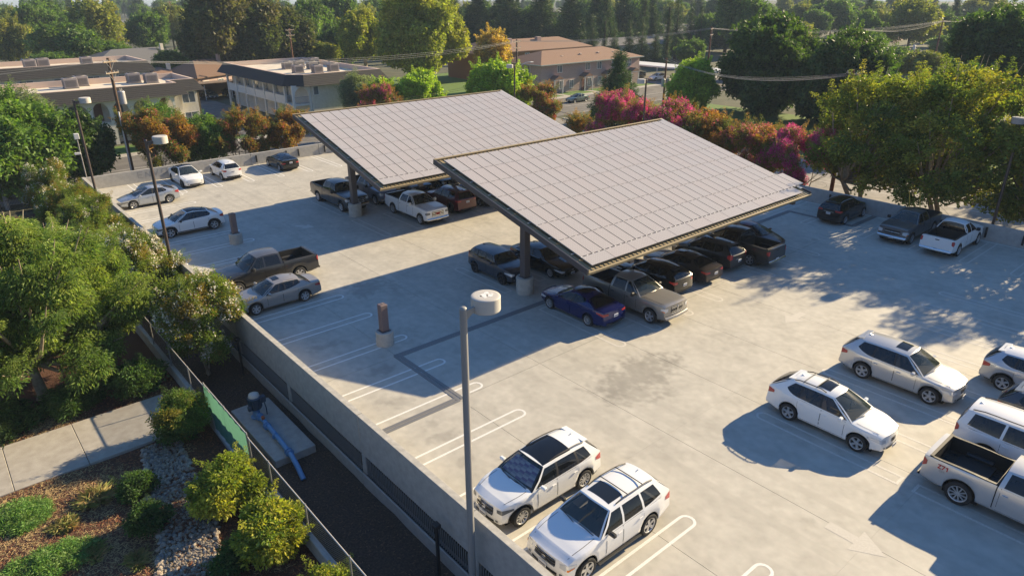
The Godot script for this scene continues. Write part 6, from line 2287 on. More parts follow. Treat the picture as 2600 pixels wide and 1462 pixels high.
func build_garden() -> void:
	build_chips()
	var mb := MB.new()
	# concrete path with joints
	var root := Node3D.new()
	root.name = numbered("path")
	add_child(root)
	tag(root, "pale concrete path ending at the fence", "", "", "structure")
	var cuts := [-8.2, -5.6, -3.1, -0.6, 1.87, 5.5]
	for k in cuts.size() - 1:
		mb = MB.new()
		var w: float = cuts[k + 1] - cuts[k] - 0.02
		mb.cbox(Vector3(cuts[k] + w / 2, -1.24, -29.45), Vector3(w, 0.2, 3.55), 0.012)
		part(root, "paving_slab", mb, M.sidewalk)
	# river stones of the dry creek
	mat("stone_pale", Color(0.33, 0.28, 0.225), 0.85)
	mat("stone_grey", Color(0.2, 0.185, 0.17), 0.85)
	mat("stone_tan", Color(0.29, 0.21, 0.145), 0.85)
	var r := RandomNumberGenerator.new()
	r.seed = 88
	var shapes := []
	for k in 4:
		var st := MB.new()
		var rr := []
		for i in 6:
			var row := PackedVector3Array()
			for j in 9:
				var u := PI * i / 5.0
				var v := TAU * (j % 8) / 8.0
				var d := Vector3(sin(u) * cos(v), cos(u) * 0.62, sin(u) * sin(v) * 0.8)
				row.append(d * (1.0 + 0.18 * sin(v * 2 + k * 1.7 + u * 2.0)))
			rr.append(row)
		st.grid(rr, true, true)
		shapes.append(st.mesh())
	var creek := thing("dry_creek", "winding bed of pale river stones in the bark mulch", "stone bed", Vector3(3.6, -1.23, -24.0))
	var line := [[4.6, -28.7, 0.75], [4.35, -27.0, 0.75], [4.05, -25.4, 0.9], [4.0, -24.0, 0.9], [3.85, -22.5, 1.0], [3.4, -21.2, 1.0], [3.0, -20.2, 0.95], [2.4, -18.8, 0.9], [1.8, -17.5, 0.9]]
	var big := 0
	var small_x := []
	var small_c := PackedColorArray()
	for n in 3400:
		var t := r.randf() * (line.size() - 1.001)
		var i := int(t)
		var f := t - i
		var cx := lerpf(line[i][0], line[i + 1][0], f) * 0.954
		var cz := lerpf(line[i][1], line[i + 1][1], f) * 0.954
		var hw := lerpf(line[i][2], line[i + 1][2], f)
		var u := r.randf_range(-1, 1)
		var edge := absf(u) > 0.82
		if edge and big < 280:
			var s := r.randf_range(0.075, 0.14)
			var o := part(creek, "stone", shapes[big % 4], [M.stone_pale, M.stone_tan, M.stone_pale, M.stone_grey][r.randi() % 4], Vector3(cx + u * hw - 3.6, 0.04, cz + 24.0), turned(r).scaled(Vector3.ONE * s))
			big += 1
		else:
			var s := r.randf_range(0.035, 0.085)
			small_x.append(Transform3D(turned(r).scaled(Vector3.ONE * s), Vector3(cx + u * hw * 0.9 - 3.6, 0.0 + r.randf() * 0.05, cz + 24.0)))
			var g := r.randf_range(0.7, 1.15)
			small_c.append([c3(0.31, 0.26, 0.2), c3(0.26, 0.2, 0.15), c3(0.19, 0.175, 0.16), c3(0.36, 0.31, 0.25)][r.randi() % 4] * g)
	var mp := mat("pebble", Color(1, 1, 1), 0.85)
	mp.albedo_color = Color.WHITE
	mp.vertex_color_use_as_albedo = true
	tag(scatter(creek, "small_stones", shapes[0], mp, small_x, small_c), "", "", "", "stuff")
	# shrubs
	var yel := [c3(0.2, 0.21, 0.035), c3(0.13, 0.155, 0.03), c3(0.09, 0.12, 0.028), c3(0.24, 0.23, 0.04)]
	var deep := [c3(0.04, 0.075, 0.025), c3(0.055, 0.095, 0.03), c3(0.035, 0.06, 0.024)]
	var mid := [c3(0.06, 0.1, 0.028), c3(0.08, 0.12, 0.03), c3(0.045, 0.08, 0.025)]
	shrub("rounded green shrub at the end of the concrete path beside green fence screen", Vector2(5.45, -28.4), 1.9, 1.15, 301, mid + [c3(0.15, 0.13, 0.03)], CL.fine, 520, 0.5)
	shrub("yellow green shrub between the stone bed and the fence", Vector2(5.35, -22.6), 1.9, 1.25, 302, yel, CL.broad, 560, 0.5)
	shrub("yellow green shrub leaning on the chain link fence", Vector2(5.6, -19.2), 1.95, 1.15, 303, yel, CL.broad, 560, 0.5)
	shrub("yellow green shrub tip at the foot of the fence", Vector2(6.0, -15.9), 1.3, 0.8, 304, yel, CL.broad, 260, 0.45)
	shrub("low dark green shrub beside the stone bed and straw grass", Vector2(2.95, -25.75), 0.75, 0.72, 305, deep, CL.broad, 260, 0.36)
	shrub("low dark green shrub with red berries beside the stone bed", Vector2(2.75, -23.4), 0.85, 0.7, 306, deep, CL.broad, 260, 0.36)
	shrub("low dark green shrub in red mulch between the yellow green shrubs", Vector2(4.35, -19.6), 0.7, 0.62, 307, deep, CL.broad, 220, 0.36)
	shrub("dark green shrub under the large feathery tree by the path", Vector2(-0.6, -34.2), 0.9, 1.5, 308, deep, CL.spray, 420, 0.55)
	shrub("dark green shrub at the foot of the leaning feathery tree", Vector2(2.4, -34.0), 0.8, 1.2, 309, deep, CL.spray, 320, 0.5)
	shrub("dark leafy shrub between the large tree and the fence", Vector2(5.0, -33.6), 1.5, 1.1, 310, deep, CL.broad, 380, 0.5)
	for q in [[4.6, -56.5, 2.0, 1.5, 311, "leafy green shrub beside the fence near the iron gate"], [2.2, -52.0, 1.8, 1.7, 312, "leafy green shrub on the bank behind the feathery trees"], [4.9, -50.0, 1.7, 1.3, 313, "dark leafy shrub against the fence behind the feathery trees"], [3.2, -61.5, 2.1, 1.5, 314, "pale green shrub near the iron railing"], [0.6, -57.5, 1.6, 1.4, 315, "low green shrub on the bank near the iron railing"], [5.0, -66.0, 1.6, 1.2, 316, "leafy shrub in the corner of the iron railing"], [1.2, -66.5, 1.5, 1.5, 317, "low spreading shrub below the iron railing"], [0.0, -47.0, 1.5, 1.5, 318, "low shrub behind the large feathery tree"]]:
		shrub(q[5], Vector2(q[0], q[1]), q[2], q[3], q[4], mid if q[4] % 2 else deep + mid, CL.fine, 420, 0.55)
	# fine green ground cover, grass tufts
	var cover := thing("ground_cover", "bright green feathery ground cover in front of the mulch", "ground cover", Vector3(0, -1.22, -18.1), 0.0, "", "stuff")
	var xf := []
	var kinds := PackedInt32Array()
	for n in 2600:
		var a := r.randf() * TAU
		var q := sqrt(r.randf())
		var p := Vector2(0.6 + cos(a) * q * 3.3, -18.4 + sin(a) * q * 2.6)
		if n > 1900:
			p = Vector2(-0.7 + cos(a) * q * 1.0, -27.2 + sin(a) * q * 1.0)
		if n > 2300:
			p = Vector2(-0.4 + cos(a) * q * 1.6, -23.9 + sin(a) * q * 0.9)
		if p.distance_to(Vector2(3.0, -20.2)) < 1.0:
			continue
		p *= 0.954
		xf.append(Transform3D(turned(r).scaled(Vector3.ONE * r.randf_range(0.22, 0.42)), Vector3(p.x, r.randf_range(0.05, 0.3) * (1.3 - q), p.y + 18.1)))
		kinds.append(r.randi() % 4)
	leaves(cover, "sprigs", CL.spray, M.leaf, xf, kinds, [c3(0.16, 0.33, 0.08), c3(0.22, 0.38, 0.11), c3(0.26, 0.38, 0.14), c3(0.18, 0.31, 0.09)])
	for q in [[1.65, -26.5, 0.62, 331, "green and straw ornamental grass tuft in the mulch"], [0.45, -25.6, 0.4, 332, "dry straw grass tuft beside the path"], [0.9, -23.5, 0.35, 333, "small green grass tuft in the red mulch"], [2.0, -22.2, 0.35, 334, "small grey green grass tuft near the berried shrub"]]:
		var g := thing("grass_tuft", q[4], "grass", Vector3(q[0] * 0.954, bank(q[0] * 0.954, q[1] * 0.954), q[1] * 0.954))
		xf = []
		kinds = PackedInt32Array()
		for k in 60:
			xf.append(Transform3D(Basis(Vector3.UP, r.randf() * TAU).scaled(Vector3.ONE * q[2] * r.randf_range(0.4, 0.85)), Vector3(r.randfn() * 0.16, 0, r.randfn() * 0.16)))
			kinds.append(k % 3)
		leaves(g, "blades", CL.blade, M.leaf_dry, xf, kinds, [c3(0.32, 0.38, 0.12), c3(0.52, 0.42, 0.2), c3(0.4, 0.4, 0.15)])


func build_chips() -> void:
	# bark chips, straw and dead leaves strewn on the bank
	var r := RandomNumberGenerator.new()
	r.seed = 404
	var mb := MB.new()
	mb.box(Vector3.ZERO, Vector3(1.0, 0.12, 0.32), Basis.IDENTITY)
	var chip := mb.mesh()
	var m := mat("chip", Color(1, 1, 1), 0.9)
	m.albedo_color = Color.WHITE
	m.vertex_color_use_as_albedo = true
	var xf := []
	var cols := PackedColorArray()
	var patches := FastNoiseLite.new()
	patches.seed = 3
	patches.frequency = 0.28
	for n in 64000:
		var x := r.randf_range(-3.2, 6.3)
		var z := r.randf_range(-33.8, -14.0)
		if z < -27.6 and z > -31.3 and x < 5.5:
			continue
		var dry := patches.get_noise_2d(x * 1.6, z * 1.6) + (0.42 if x < 2.8 and z < -19.5 else -0.22)
		var straw := r.randf() < 0.25 + dry
		var s := r.randf_range(0.035, 0.1) * (1.5 if straw else 1.0)
		xf.append(Transform3D((turned(r)).scaled_local(Vector3(s, 0.06, s * (0.2 if straw else 0.7))), Vector3(x, bank(x, z) + 0.01 + r.randf() * 0.03, z)))
		var g := r.randf_range(0.6, 1.3)
		cols.append((c3(0.5, 0.37, 0.18) if straw else [c3(0.2, 0.075, 0.04), c3(0.3, 0.12, 0.055), c3(0.12, 0.055, 0.035)][r.randi() % 3]) * g)
	var root := thing("mulch_litter", "loose bark chips and dry straw strewn over the planted bank", "mulch", Vector3.ZERO, 0.0, "", "stuff")
	scatter(root, "chips", chip, m, xf, cols)
	xf = []
	cols = PackedColorArray()
	for n in 5000:
		var x := r.randf_range(7.1, 9.7)
		var z := r.randf_range(-40.0, -8.0)
		var s := r.randf_range(0.03, 0.1)
		xf.append(Transform3D((turned(r)).scaled_local(Vector3(s, 0.05, s * 0.6)), Vector3(x, -1.99 + 0.03 * sin(x * 2.1 + z * 1.4) + 0.03 * sin(z * 2.3), z)))
		cols.append([c3(0.1, 0.06, 0.04), c3(0.2, 0.13, 0.085), c3(0.05, 0.034, 0.026)][r.randi() % 3])
	root = thing("leaf_litter", "dark leaf litter on the dirt strip below the barred wall", "litter", Vector3.ZERO, 0.0, "", "stuff")
	scatter(root, "litter", chip, m, xf, cols)


func fence_bay(root: Node3D, a: Vector3, b: Vector3, h: float, screen: Material) -> void:
	var d := b - a
	var l := Vector2(d.x, d.z).length()
	var e := Vector3(d.x, 0, d.z).normalized()
	var mb := MB.new()
	mb.tube([a, a + Vector3(0, h + 0.05, 0)], 0.03, 8)
	part(root, "post", mb, M.fence_metal)
	mb = MB.new()
	mb.tube([a + Vector3(0, h, 0), b + Vector3(0, h, 0)], 0.024, 6)
	part(root, "top_rail", mb, M.fence_rail)
	mb = MB.new()
	var step := 0.075
	var n := int((l + h) / step)
	var nrm := e.cross(Vector3.UP) * 0.0
	for s in [1.0, -1.0]:
		for k in n:
			var u := k * step - h
			var p0 := Vector2(maxf(u, 0.0), maxf(0.0, -u))
			var u1 := minf(u + h, l)
			var p1 := Vector2(u1, u1 - u)
			if p1.x - p0.x < 0.02:
				continue
			if s < 0:
				p0.x = l - p0.x
				p1.x = l - p1.x
			var q0 := a + e * p0.x + Vector3(0, p0.y + (d.y * p0.x / l), 0)
			var q1 := a + e * p1.x + Vector3(0, p1.y + (d.y * p1.x / l), 0)
			var w := (q1 - q0).normalized().cross(e.cross(Vector3.UP)) * 0.0038
			mb.quad(q0 - w, q1 - w, q1 + w, q0 + w)
	part(root, "chain_link", mb, M.fence_metal)
	if screen:
		mb = MB.new()
		var rows := []
		for k in 13:
			var p := a + d * (k / 12.0) + e.cross(Vector3.UP) * (0.02 * sin(k * 2.0) + 0.03)
			rows.append(PackedVector3Array([p + Vector3(0, 0.06, 0), p + Vector3(0, h * 0.5, 0) + e.cross(Vector3.UP) * 0.015 * cos(k * 1.3), p + Vector3(0, h - 0.04, 0)]))
		mb.grid(rows, true, false)
		part(root, "privacy_screen", mb, screen)


func build_fences() -> void:
	mat("fence_metal", Color(0.34, 0.34, 0.335), 0.45, 0.5)
	mat("fence_rail", Color(0.5, 0.47, 0.43), 0.5, 0.3)
	var gs := mat("green_screen", Color(0.03, 0.1, 0.065), 0.8)
	gs.albedo_color = lin(0.04, 0.13, 0.09)
	gs.backlight_enabled = true
	gs.backlight = lin(0.12, 0.3, 0.22)
	# low retaining wall that carries the fence
	var wall := thing("retaining_wall", "low concrete retaining wall under the chain link fence", "wall", Vector3(6.47, -2.2, -40))
	var z := -74.0
	while z < 4.0:
		var mb := MB.new()
		var hi := lerpf(-0.66, -1.6, clampf((-40.0 - z) / 28.0, 0.0, 1.0))
		if z > -29.0 and z < -23.0:
			hi = -1.22
		mb.cbox(Vector3(0, (hi + 2.2) / 2 - 0.1, z + 1.47 + 40.0), Vector3(0.2, hi + 2.4, 2.93), 0.02)
		part(wall, "wall_section", mb, M.concrete_wall)
		z += 2.95
	var root := thing("chain_link_fence", "galvanised chain link fence on the low retaining wall", "fence", Vector3(6.47, -0.66, -40))
	z = -74.0
	while z < 3.0:
		if not (z > -28.0 and z < -23.0):
			var dy := lerpf(0.0, -0.94, clampf((-40.0 - z) / 28.0, 0.0, 1.0))
			var dy2 := lerpf(0.0, -0.94, clampf((-40.0 - z - 2.9) / 28.0, 0.0, 1.0))
			fence_bay(root, Vector3(0, dy, z + 40), Vector3(0, dy2, z + 2.9 + 40), 1.2, null)
		z += 2.95
	var gr := thing("screened_fence", "taller fence panels with green privacy screen beside the water pump", "fence", Vector3(6.47, -1.2, -25.3))
	for k in 2:
		fence_bay(gr, Vector3(0, 0, -2.3 + 2.35 * k), Vector3(0, 0, -2.3 + 2.35 * (k + 1) - 0.02), 1.88, gs)
	fence_bay(gr, Vector3(0, 0, 2.42), Vector3(0, 0, 2.5), 1.88, null)
	fence_bay(root, Vector3(0, 0, 17.25), Vector3(0, 0, 19.05), 1.2, null)
	# black iron railing along the street
	var ir := thing("iron_railing", "black iron picket railing at the street corner", "railing", Vector3(-6.0, -2.2, -73.2))
	var mb := MB.new()
	mb.box(Vector3(0, 0.08, 0), Vector3(0.02, 1.5, 0.02))
	var pm := mb.mesh()
	for k in 140:
		part(ir, "picket", pm, M.dark_iron, Vector3(k * 0.11, 0.7, 0))
	for y in [0.2, 1.3]:
		mb = MB.new()
		mb.box(Vector3(7.6, y, 0), Vector3(15.4, 0.04, 0.04))
		part(ir, "rail", mb, M.dark_iron)
	for k in 7:
		mb = MB.new()
		mb.box(Vector3(k * 2.5, 0.8, 0), Vector3(0.07, 1.6, 0.07))
		part(ir, "post", mb, M.dark_iron)


func build_pump() -> void:
	mat("pump_blue", Color(0.12, 0.28, 0.52), 0.45)
	mat("pump_body", Color(0.03, 0.06, 0.1), 0.5)
	mat("valve_orange", Color(0.35, 0.1, 0.04), 0.6)
	var pad := thing("concrete_pad", "grey concrete plinth under the blue water pump", "plinth", Vector3(8.5, -2.0, -26.2))
	var mb := MB.new()
	mb.cbox(Vector3(0, 0.1, 0), Vector3(1.75, 0.46, 4.9), 0.02)
	part(pad, "plinth", mb, M.concrete_wall)
	var root := thing("water_pump", "dark blue well pump with a long blue discharge pipe on a plinth", "pump", Vector3(8.35, -1.67, -27.4))
	mb = MB.new()
	mb.lathe([Vector2(0.26, 0.0), Vector2(0.26, 0.05), Vector2(0.17, 0.08), Vector2(0.15, 0.4)], 20, Vector3.ZERO, Basis.IDENTITY, false)
	mb.lathe([Vector2(0.22, 0.4), Vector2(0.22, 0.45)], 20)
	part(root, "discharge_head", mb, M.pump_blue)
	mb = MB.new()
	mb.lathe([Vector2(0.0, 0.45), Vector2(0.25, 0.45), Vector2(0.27, 0.5), Vector2(0.27, 0.9), Vector2(0.3, 0.92), Vector2(0.3, 1.0), Vector2(0.2, 1.08)], 24, Vector3.ZERO, Basis.IDENTITY, false)
	var motor := part(root, "motor", mb, M.pump_body)
	mb = MB.new()
	for k in 14:
		var a := TAU * k / 14.0
		mb.box(Vector3(cos(a) * 0.28, 0.7, sin(a) * 0.28), Vector3(0.03, 0.38, 0.03), Basis(Vector3.UP, -a))
	part(motor, "cooling_fins", mb, M.pump_body)
	mb = MB.new()
	mb.lathe([Vector2(0.24, 1.05), Vector2(0.22, 1.16), Vector2(0.12, 1.22), Vector2(0, 1.23)], 20)
	part(motor, "cap", mb, M.lamp_beige)
	mb = MB.new()
	mb.cbox(Vector3(0.36, 0.8, 0.0), Vector3(0.22, 0.3, 0.24), 0.02)
	mb.tube([Vector3(0.4, 0.65, 0), Vector3(0.44, 0.3, 0.05), Vector3(0.42, 0.0, 0.1)], 0.025, 6)
	part(root, "junction_box", mb, M.pump_body)
	mb = MB.new()
	mb.cbox(Vector3(-0.3, 0.6, 0.15), Vector3(0.16, 0.22, 0.16), 0.02)
	part(root, "control_box", mb, M.pump_body)
	mb = MB.new()
	mb.tube([Vector3(0, 0.22, 0.12), Vector3(-0.02, 0.22, 1.3), Vector3(-0.06, 0.2, 2.6), Vector3(-0.12, 0.16, 3.9), Vector3(-0.16, -0.02, 4.5), Vector3(-0.18, -0.35, 5.0)], 0.105, 14)
	part(root, "pipe", mb, M.pump_blue)
	for q in [[0.35, 0.15], [0.5, 0.15], [1.2, 0.16], [1.34, 0.16], [2.2, 0.15], [3.55, 0.17], [3.7, 0.17]]:
		mb = MB.new()
		mb.tube([Vector3(-0.02 - q[0] * 0.025, 0.215 - q[0] * 0.012, q[0]), Vector3(-0.02 - q[0] * 0.025, 0.215 - q[0] * 0.012, q[0] + 0.05)], q[1], 14)
		part(root, "flange", mb, M.pump_blue)
	mb = MB.new()
	mb.cbox(Vector3(-0.03, 0.38, 0.85), Vector3(0.12, 0.14, 0.16), 0.02)
	part(root, "valve", mb, M.valve_orange)
	# the little lantern bollards on the dirt strip
	for q in [[9.45, -14.9, "small black bollard light below the wall near the white SUVs"], [9.45, -32.0, "small black bollard light below the wall near the champagne sedan"]]:
		var b := thing("bollard_light", q[2], "bollard light", Vector3(q[0], -2.0, q[1]), 0.0, "bollard lights on the dirt strip")
		mb = MB.new()
		mb.cbox(Vector3(0, 0.9, 0), Vector3(0.1, 2.0, 0.1), 0.01)
		part(b, "post", mb, M.dark_iron)
		mb = MB.new()
		mb.cbox(Vector3(0.0, 2.02, 0), Vector3(0.22, 0.16, 0.26), 0.02)
		part(b, "lamp_head", mb, M.dark_iron)


func sheet(x0: float, x1: float, z0: float, z1: float, y: float) -> MB:
	var mb := MB.new()
	mb.quad(Vector3(x0, y, z1), Vector3(x1, y, z1), Vector3(x1, y, z0), Vector3(x0, y, z0))
	return mb


func build_streets() -> void:
	mat("suburb", Color(0.1, 0.1, 0.06), 0.95)
	world_tex(M.suburb, noise_tex(0.02, Color(0.05, 0.06, 0.03), Color(0.13, 0.125, 0.075), 512, 5, 51), 0.02, M.fine, 0.2)
	var mb := MB.new()
	mb.quad(Vector3(-500, GY - 0.03, 120), Vector3(1200, GY - 0.03, 120), Vector3(1200, GY - 0.03, -1100), Vector3(-500, GY - 0.03, -1100))
	setting("ground", mb, M.suburb)
	setting("road", sheet(-80, 220, -91.5, -78.6, GY), M.asphalt, "grey asphalt street behind the deck and in front of the apartments")
	setting("road", sheet(62.6, 75.2, -78.6, 90, GY + 0.004), M.asphalt_pale, "cracked pale asphalt street beside the sycamores")
	setting("lawn", sheet(76.9, 104, -76, 60, GY + 0.1), M.lawn)
	setting("lawn", sheet(-60, 62, -99, -93.4, GY + 0.08), M.lawn)
	setting("lawn", sheet(62, 125, -140, -93.4, GY + 0.08), M.lawn)
	setting("parking_court", sheet(32.6, 42.0, -140, -96, GY + 0.09), M.asphalt)
	# pavements and kerbs as real steps
	for q in [[-80.0, 62.0, -93.4, -91.66], [62.0, 220.0, -93.4, -91.66], [-80.0, 62.45, -78.45, -76.9]]:
		var root := Node3D.new()
		root.name = numbered("pavement")
		add_child(root)
		tag(root, "", "", "", "structure")
		var x: float = q[0]
		while x < q[1]:
			var w := minf(3.0, q[1] - x)
			mb = MB.new()
			mb.cbox(Vector3(x + w / 2, GY + 0.04, (q[2] + q[3]) / 2), Vector3(w - 0.02, 0.16, q[3] - q[2]), 0.01)
			part(root, "paving_slab", mb, M.sidewalk)
			x += 3.0
	for q in [[75.36, 76.9, -76.5, 60.0], [60.9, 62.44, -76.8, 60.0]]:
		var root := Node3D.new()
		root.name = numbered("pavement")
		add_child(root)
		tag(root, "", "", "", "structure")
		var z: float = q[2]
		while z < q[3]:
			mb = MB.new()
			mb.cbox(Vector3((q[0] + q[1]) / 2, GY + 0.04, z + 1.5), Vector3(q[1] - q[0], 0.16, 2.98), 0.01)
			part(root, "paving_slab", mb, M.sidewalk)
			z += 3.0
	for q in [[Vector3(70, GY + 0.03, -91.58), Vector3(300, 0.2, 0.15)], [Vector3(-9, GY + 0.03, -78.52), Vector3(142, 0.2, 0.14)], [Vector3(75.28, GY + 0.03, -8), Vector3(0.15, 0.2, 137)], [Vector3(62.52, GY + 0.03, -8), Vector3(0.15, 0.2, 137)], [Vector3(150, GY + 0.03, -78.52), Vector3(140, 0.2, 0.14)]]:
		mb = MB.new()
		mb.cbox(q[0], q[1], 0.015)
		setting("kerb", mb, M.concrete_pale)
	# planted strips round the deck
	setting("planting_bed", sheet(10.0, 60.8, -76.8, -68.7, GY + 0.06), M.dirt_dark)
	setting("planting_bed", sheet(53.9, 60.8, -68.6, 60, GY + 0.06), M.dirt_dark)
	for q in [[Vector2(-80, -85), Vector2(62, -85), 0.12], [Vector2(75, -85), Vector2(220, -85), 0.12]]:
		mb = MB.new()
		strip(mb, q[0], q[1], q[2], GY + 0.008)
		setting("lane_line", mb, M.paint_worn)
	mb = MB.new()
	strip(mb, Vector2(68.8, -76), Vector2(68.8, 60), 0.12, GY + 0.01)
	setting("lane_line", mb, M.paint_worn)
	# cracks sealed in the pale street
	mat("crack_seal", Color(0.07, 0.065, 0.06), 0.9)
	mb = MB.new()
	var r := RandomNumberGenerator.new()
	r.seed = 17
	for k in 46:
		var p := Vector2(r.randf_range(63.0, 74.5), r.randf_range(-60.0, 0.0))
		var d := Vector2.from_angle(r.randf() * TAU)
		for s in 7:
			d = d.rotated(r.randf_range(-0.7, 0.7))
			var q := p + d * r.randf_range(0.3, 0.9)
			if q.x < 62.8 or q.x > 75.0:
				break
			strip(mb, p, q, r.randf_range(0.03, 0.07), GY + 0.009)
			p = q
	setting("road_cracks", mb, M.crack_seal)


func window_unit(root: Node3D, at: Vector3, w: float, h: float, out: Vector3, frame: Material, halves := 2) -> void:
	# frame, panes behind it; out is the wall's outward normal
	var e := Vector3.UP.cross(out).normalized()
	var b := Basis(e, Vector3.UP, out)
	var f := MB.new()
	for s in [-1.0, 1.0]:
		f.box(at + e * s * (w / 2) + out * 0.03, Vector3(0.08, h + 0.08, 0.1), b)
		f.box(at + Vector3.UP * s * (h / 2) + out * 0.03, Vector3(w - 0.08, 0.08, 0.1), b)
	for k in range(1, halves):
		f.box(at + e * (w * k / halves - w / 2) + out * 0.025, Vector3(0.06, h - 0.08, 0.07), b)
	var o := part(root, "window", f, frame)
	for k in halves:
		var p := MB.new()
		p.box(at + e * (w * (k + 0.5) / halves - w / 2) + out * 0.008, Vector3(w / halves - 0.05, h - 0.06, 0.012), b)
		part(o, "pane", p, M.house_glass)


func mansard(root: Node3D, outline: Array, y0: float, y1: float, over: float, m: Material) -> void:
	# outline: Vector2 corners counter-clockwise seen from above (x right, z down); shingle courses on a steep skirt
	var n := outline.size()
	var offs := func(i: int, d: float) -> Vector2:
		var p: Vector2 = outline[(i + n - 1) % n]
		var c: Vector2 = outline[i]
		var q: Vector2 = outline[(i + 1) % n]
		var a := (c - p).normalized()
		var b := (q - c).normalized()
		var na := Vector2(-a.y, a.x)
		var nb := Vector2(-b.y, b.x)
		var k := na + nb
		return c - k * (d / maxf(0.3, 1.0 + na.dot(nb)))
	var steps := 7
	for i in n:
		var mb := MB.new()
		for s in steps:
			var t0 := float(s) / steps
			var t1 := float(s + 1) / steps
			var d0 := lerpf(over, -0.35, t0)
			var d1 := lerpf(over, -0.35, t1) - 0.02
			var a0: Vector2 = offs.call(i, d0 + 0.03)
			var b0: Vector2 = offs.call((i + 1) % n, d0 + 0.03)
			var a1: Vector2 = offs.call(i, d1)
			var b1: Vector2 = offs.call((i + 1) % n, d1)
			mb.quad(Vector3(b0.x, lerpf(y0, y1, t0), b0.y), Vector3(a0.x, lerpf(y0, y1, t0), a0.y), Vector3(a1.x, lerpf(y0, y1, t1), a1.y), Vector3(b1.x, lerpf(y0, y1, t1), b1.y))
			var a2: Vector2 = offs.call(i, d0)
			var b2: Vector2 = offs.call((i + 1) % n, d0)
			mb.quad(Vector3(a0.x, lerpf(y0, y1, t0), a0.y), Vector3(b0.x, lerpf(y0, y1, t0), b0.y), Vector3(b2.x, lerpf(y0, y1, t0) - 0.01, b2.y), Vector3(a2.x, lerpf(y0, y1, t0) - 0.01, a2.y))
		part(root, "mansard", mb, m)
		var cp := MB.new()
		var o0: Vector2 = offs.call(i, -0.3)
		var o1: Vector2 = offs.call((i + 1) % n, -0.3)
		var i0: Vector2 = offs.call(i, -0.62)
		var i1: Vector2 = offs.call((i + 1) % n, -0.62)
		cp.quad(Vector3(o1.x, y1 + 0.03, o1.y), Vector3(o0.x, y1 + 0.03, o0.y), Vector3(i0.x, y1 + 0.03, i0.y), Vector3(i1.x, y1 + 0.03, i1.y))
		cp.quad(Vector3(i1.x, y1 + 0.03, i1.y), Vector3(i0.x, y1 + 0.03, i0.y), Vector3(i0.x, y1 - 0.75, i0.y), Vector3(i1.x, y1 - 0.75, i1.y))
		cp.quad(Vector3(o0.x, y1 + 0.03, o0.y), Vector3(o1.x, y1 + 0.03, o1.y), Vector3(o1.x, y1 - 0.03, o1.y), Vector3(o0.x, y1 - 0.03, o0.y))
		part(root, "parapet_cap", cp, M.roof_cap)
		var sf := MB.new()
		var s0: Vector2 = offs.call(i, over + 0.02)
		var s1: Vector2 = offs.call((i + 1) % n, over + 0.02)
		var w0: Vector2 = offs.call(i, -0.1)
		var w1: Vector2 = offs.call((i + 1) % n, -0.1)
		sf.quad(Vector3(s0.x, y0 - 0.02, s0.y), Vector3(s1.x, y0 - 0.02, s1.y), Vector3(w1.x, y0 - 0.02, w1.y), Vector3(w0.x, y0 - 0.02, w0.y))
		part(root, "soffit", sf, M.stucco_cream)
	var rf := MB.new()
	var pts := PackedVector2Array()
	for i in n:
		pts.append(offs.call(i, -0.6))
	var tris := Geometry2D.triangulate_polygon(pts)
	for k in range(0, tris.size(), 3):
		var q := []
		for e in 3:
			var p := pts[tris[k + e]]
			q.append(Vector3(p.x, y1 - 0.7, p.y))
		if (q[1] - q[0]).cross(q[2] - q[0]).y < 0:
			q.reverse()
		rf.tri(q[0], q[1], q[2])
	part(root, "flat_roof", rf, M.roof_pale)


func box_walls(root: Node3D, outline: Array, y0: float, y1: float, m: Material) -> void:
	for i in outline.size():
		var a: Vector2 = outline[i]
		var b: Vector2 = outline[(i + 1) % outline.size()]
		var d := (b - a).normalized()
		var mb := MB.new()
		var c := (a + b) / 2
		var nrm := Vector2(-d.y, d.x) * 0.12
		mb.box(Vector3(c.x + nrm.x, (y0 + y1) / 2, c.y + nrm.y), Vector3(a.distance_to(b), y1 - y0, 0.24), Basis(Vector3.UP, -atan2(d.y, d.x)))
		part(root, "wall", mb, m)


func rooftop_unit(at: Vector3, label: String, s := 1.0) -> void:
	var o := thing("air_conditioner", label, "air conditioner", at, 0.0, "rooftop air conditioners")
	var mb := MB.new()
	mb.cbox(Vector3(0, 0.55 * s, 0), Vector3(1.3 * s, 1.0 * s, 1.1 * s), 0.03)
	part(o, "cabinet", mb, M.hvac)
	mb = MB.new()
	for k in 6:
		mb.box(Vector3(0, (0.25 + k * 0.11) * s, 0.56 * s), Vector3(1.05 * s, 0.05 * s, 0.04))
		mb.box(Vector3(-0.66 * s, (0.25 + k * 0.11) * s, 0), Vector3(0.04, 0.05 * s, 0.85 * s))
	part(o, "louvres", mb, M.hvac_dark)
	mb = MB.new()
	mb.lathe([Vector2(0, 1.07), Vector2(0.42, 1.07), Vector2(0.46, 1.12), Vector2(0.46, 1.02)], 18, Vector3.ZERO, Basis.from_scale(Vector3(s, s, s)))
	part(o, "fan_guard", mb, M.hvac_dark)
	mb = MB.new()
	for k in [-0.5, 0.5]:
		mb.box(Vector3(0, 0.03, k * s), Vector3(1.4 * s, 0.08, 0.1))
	part(o, "skid", mb, M.hvac_dark)


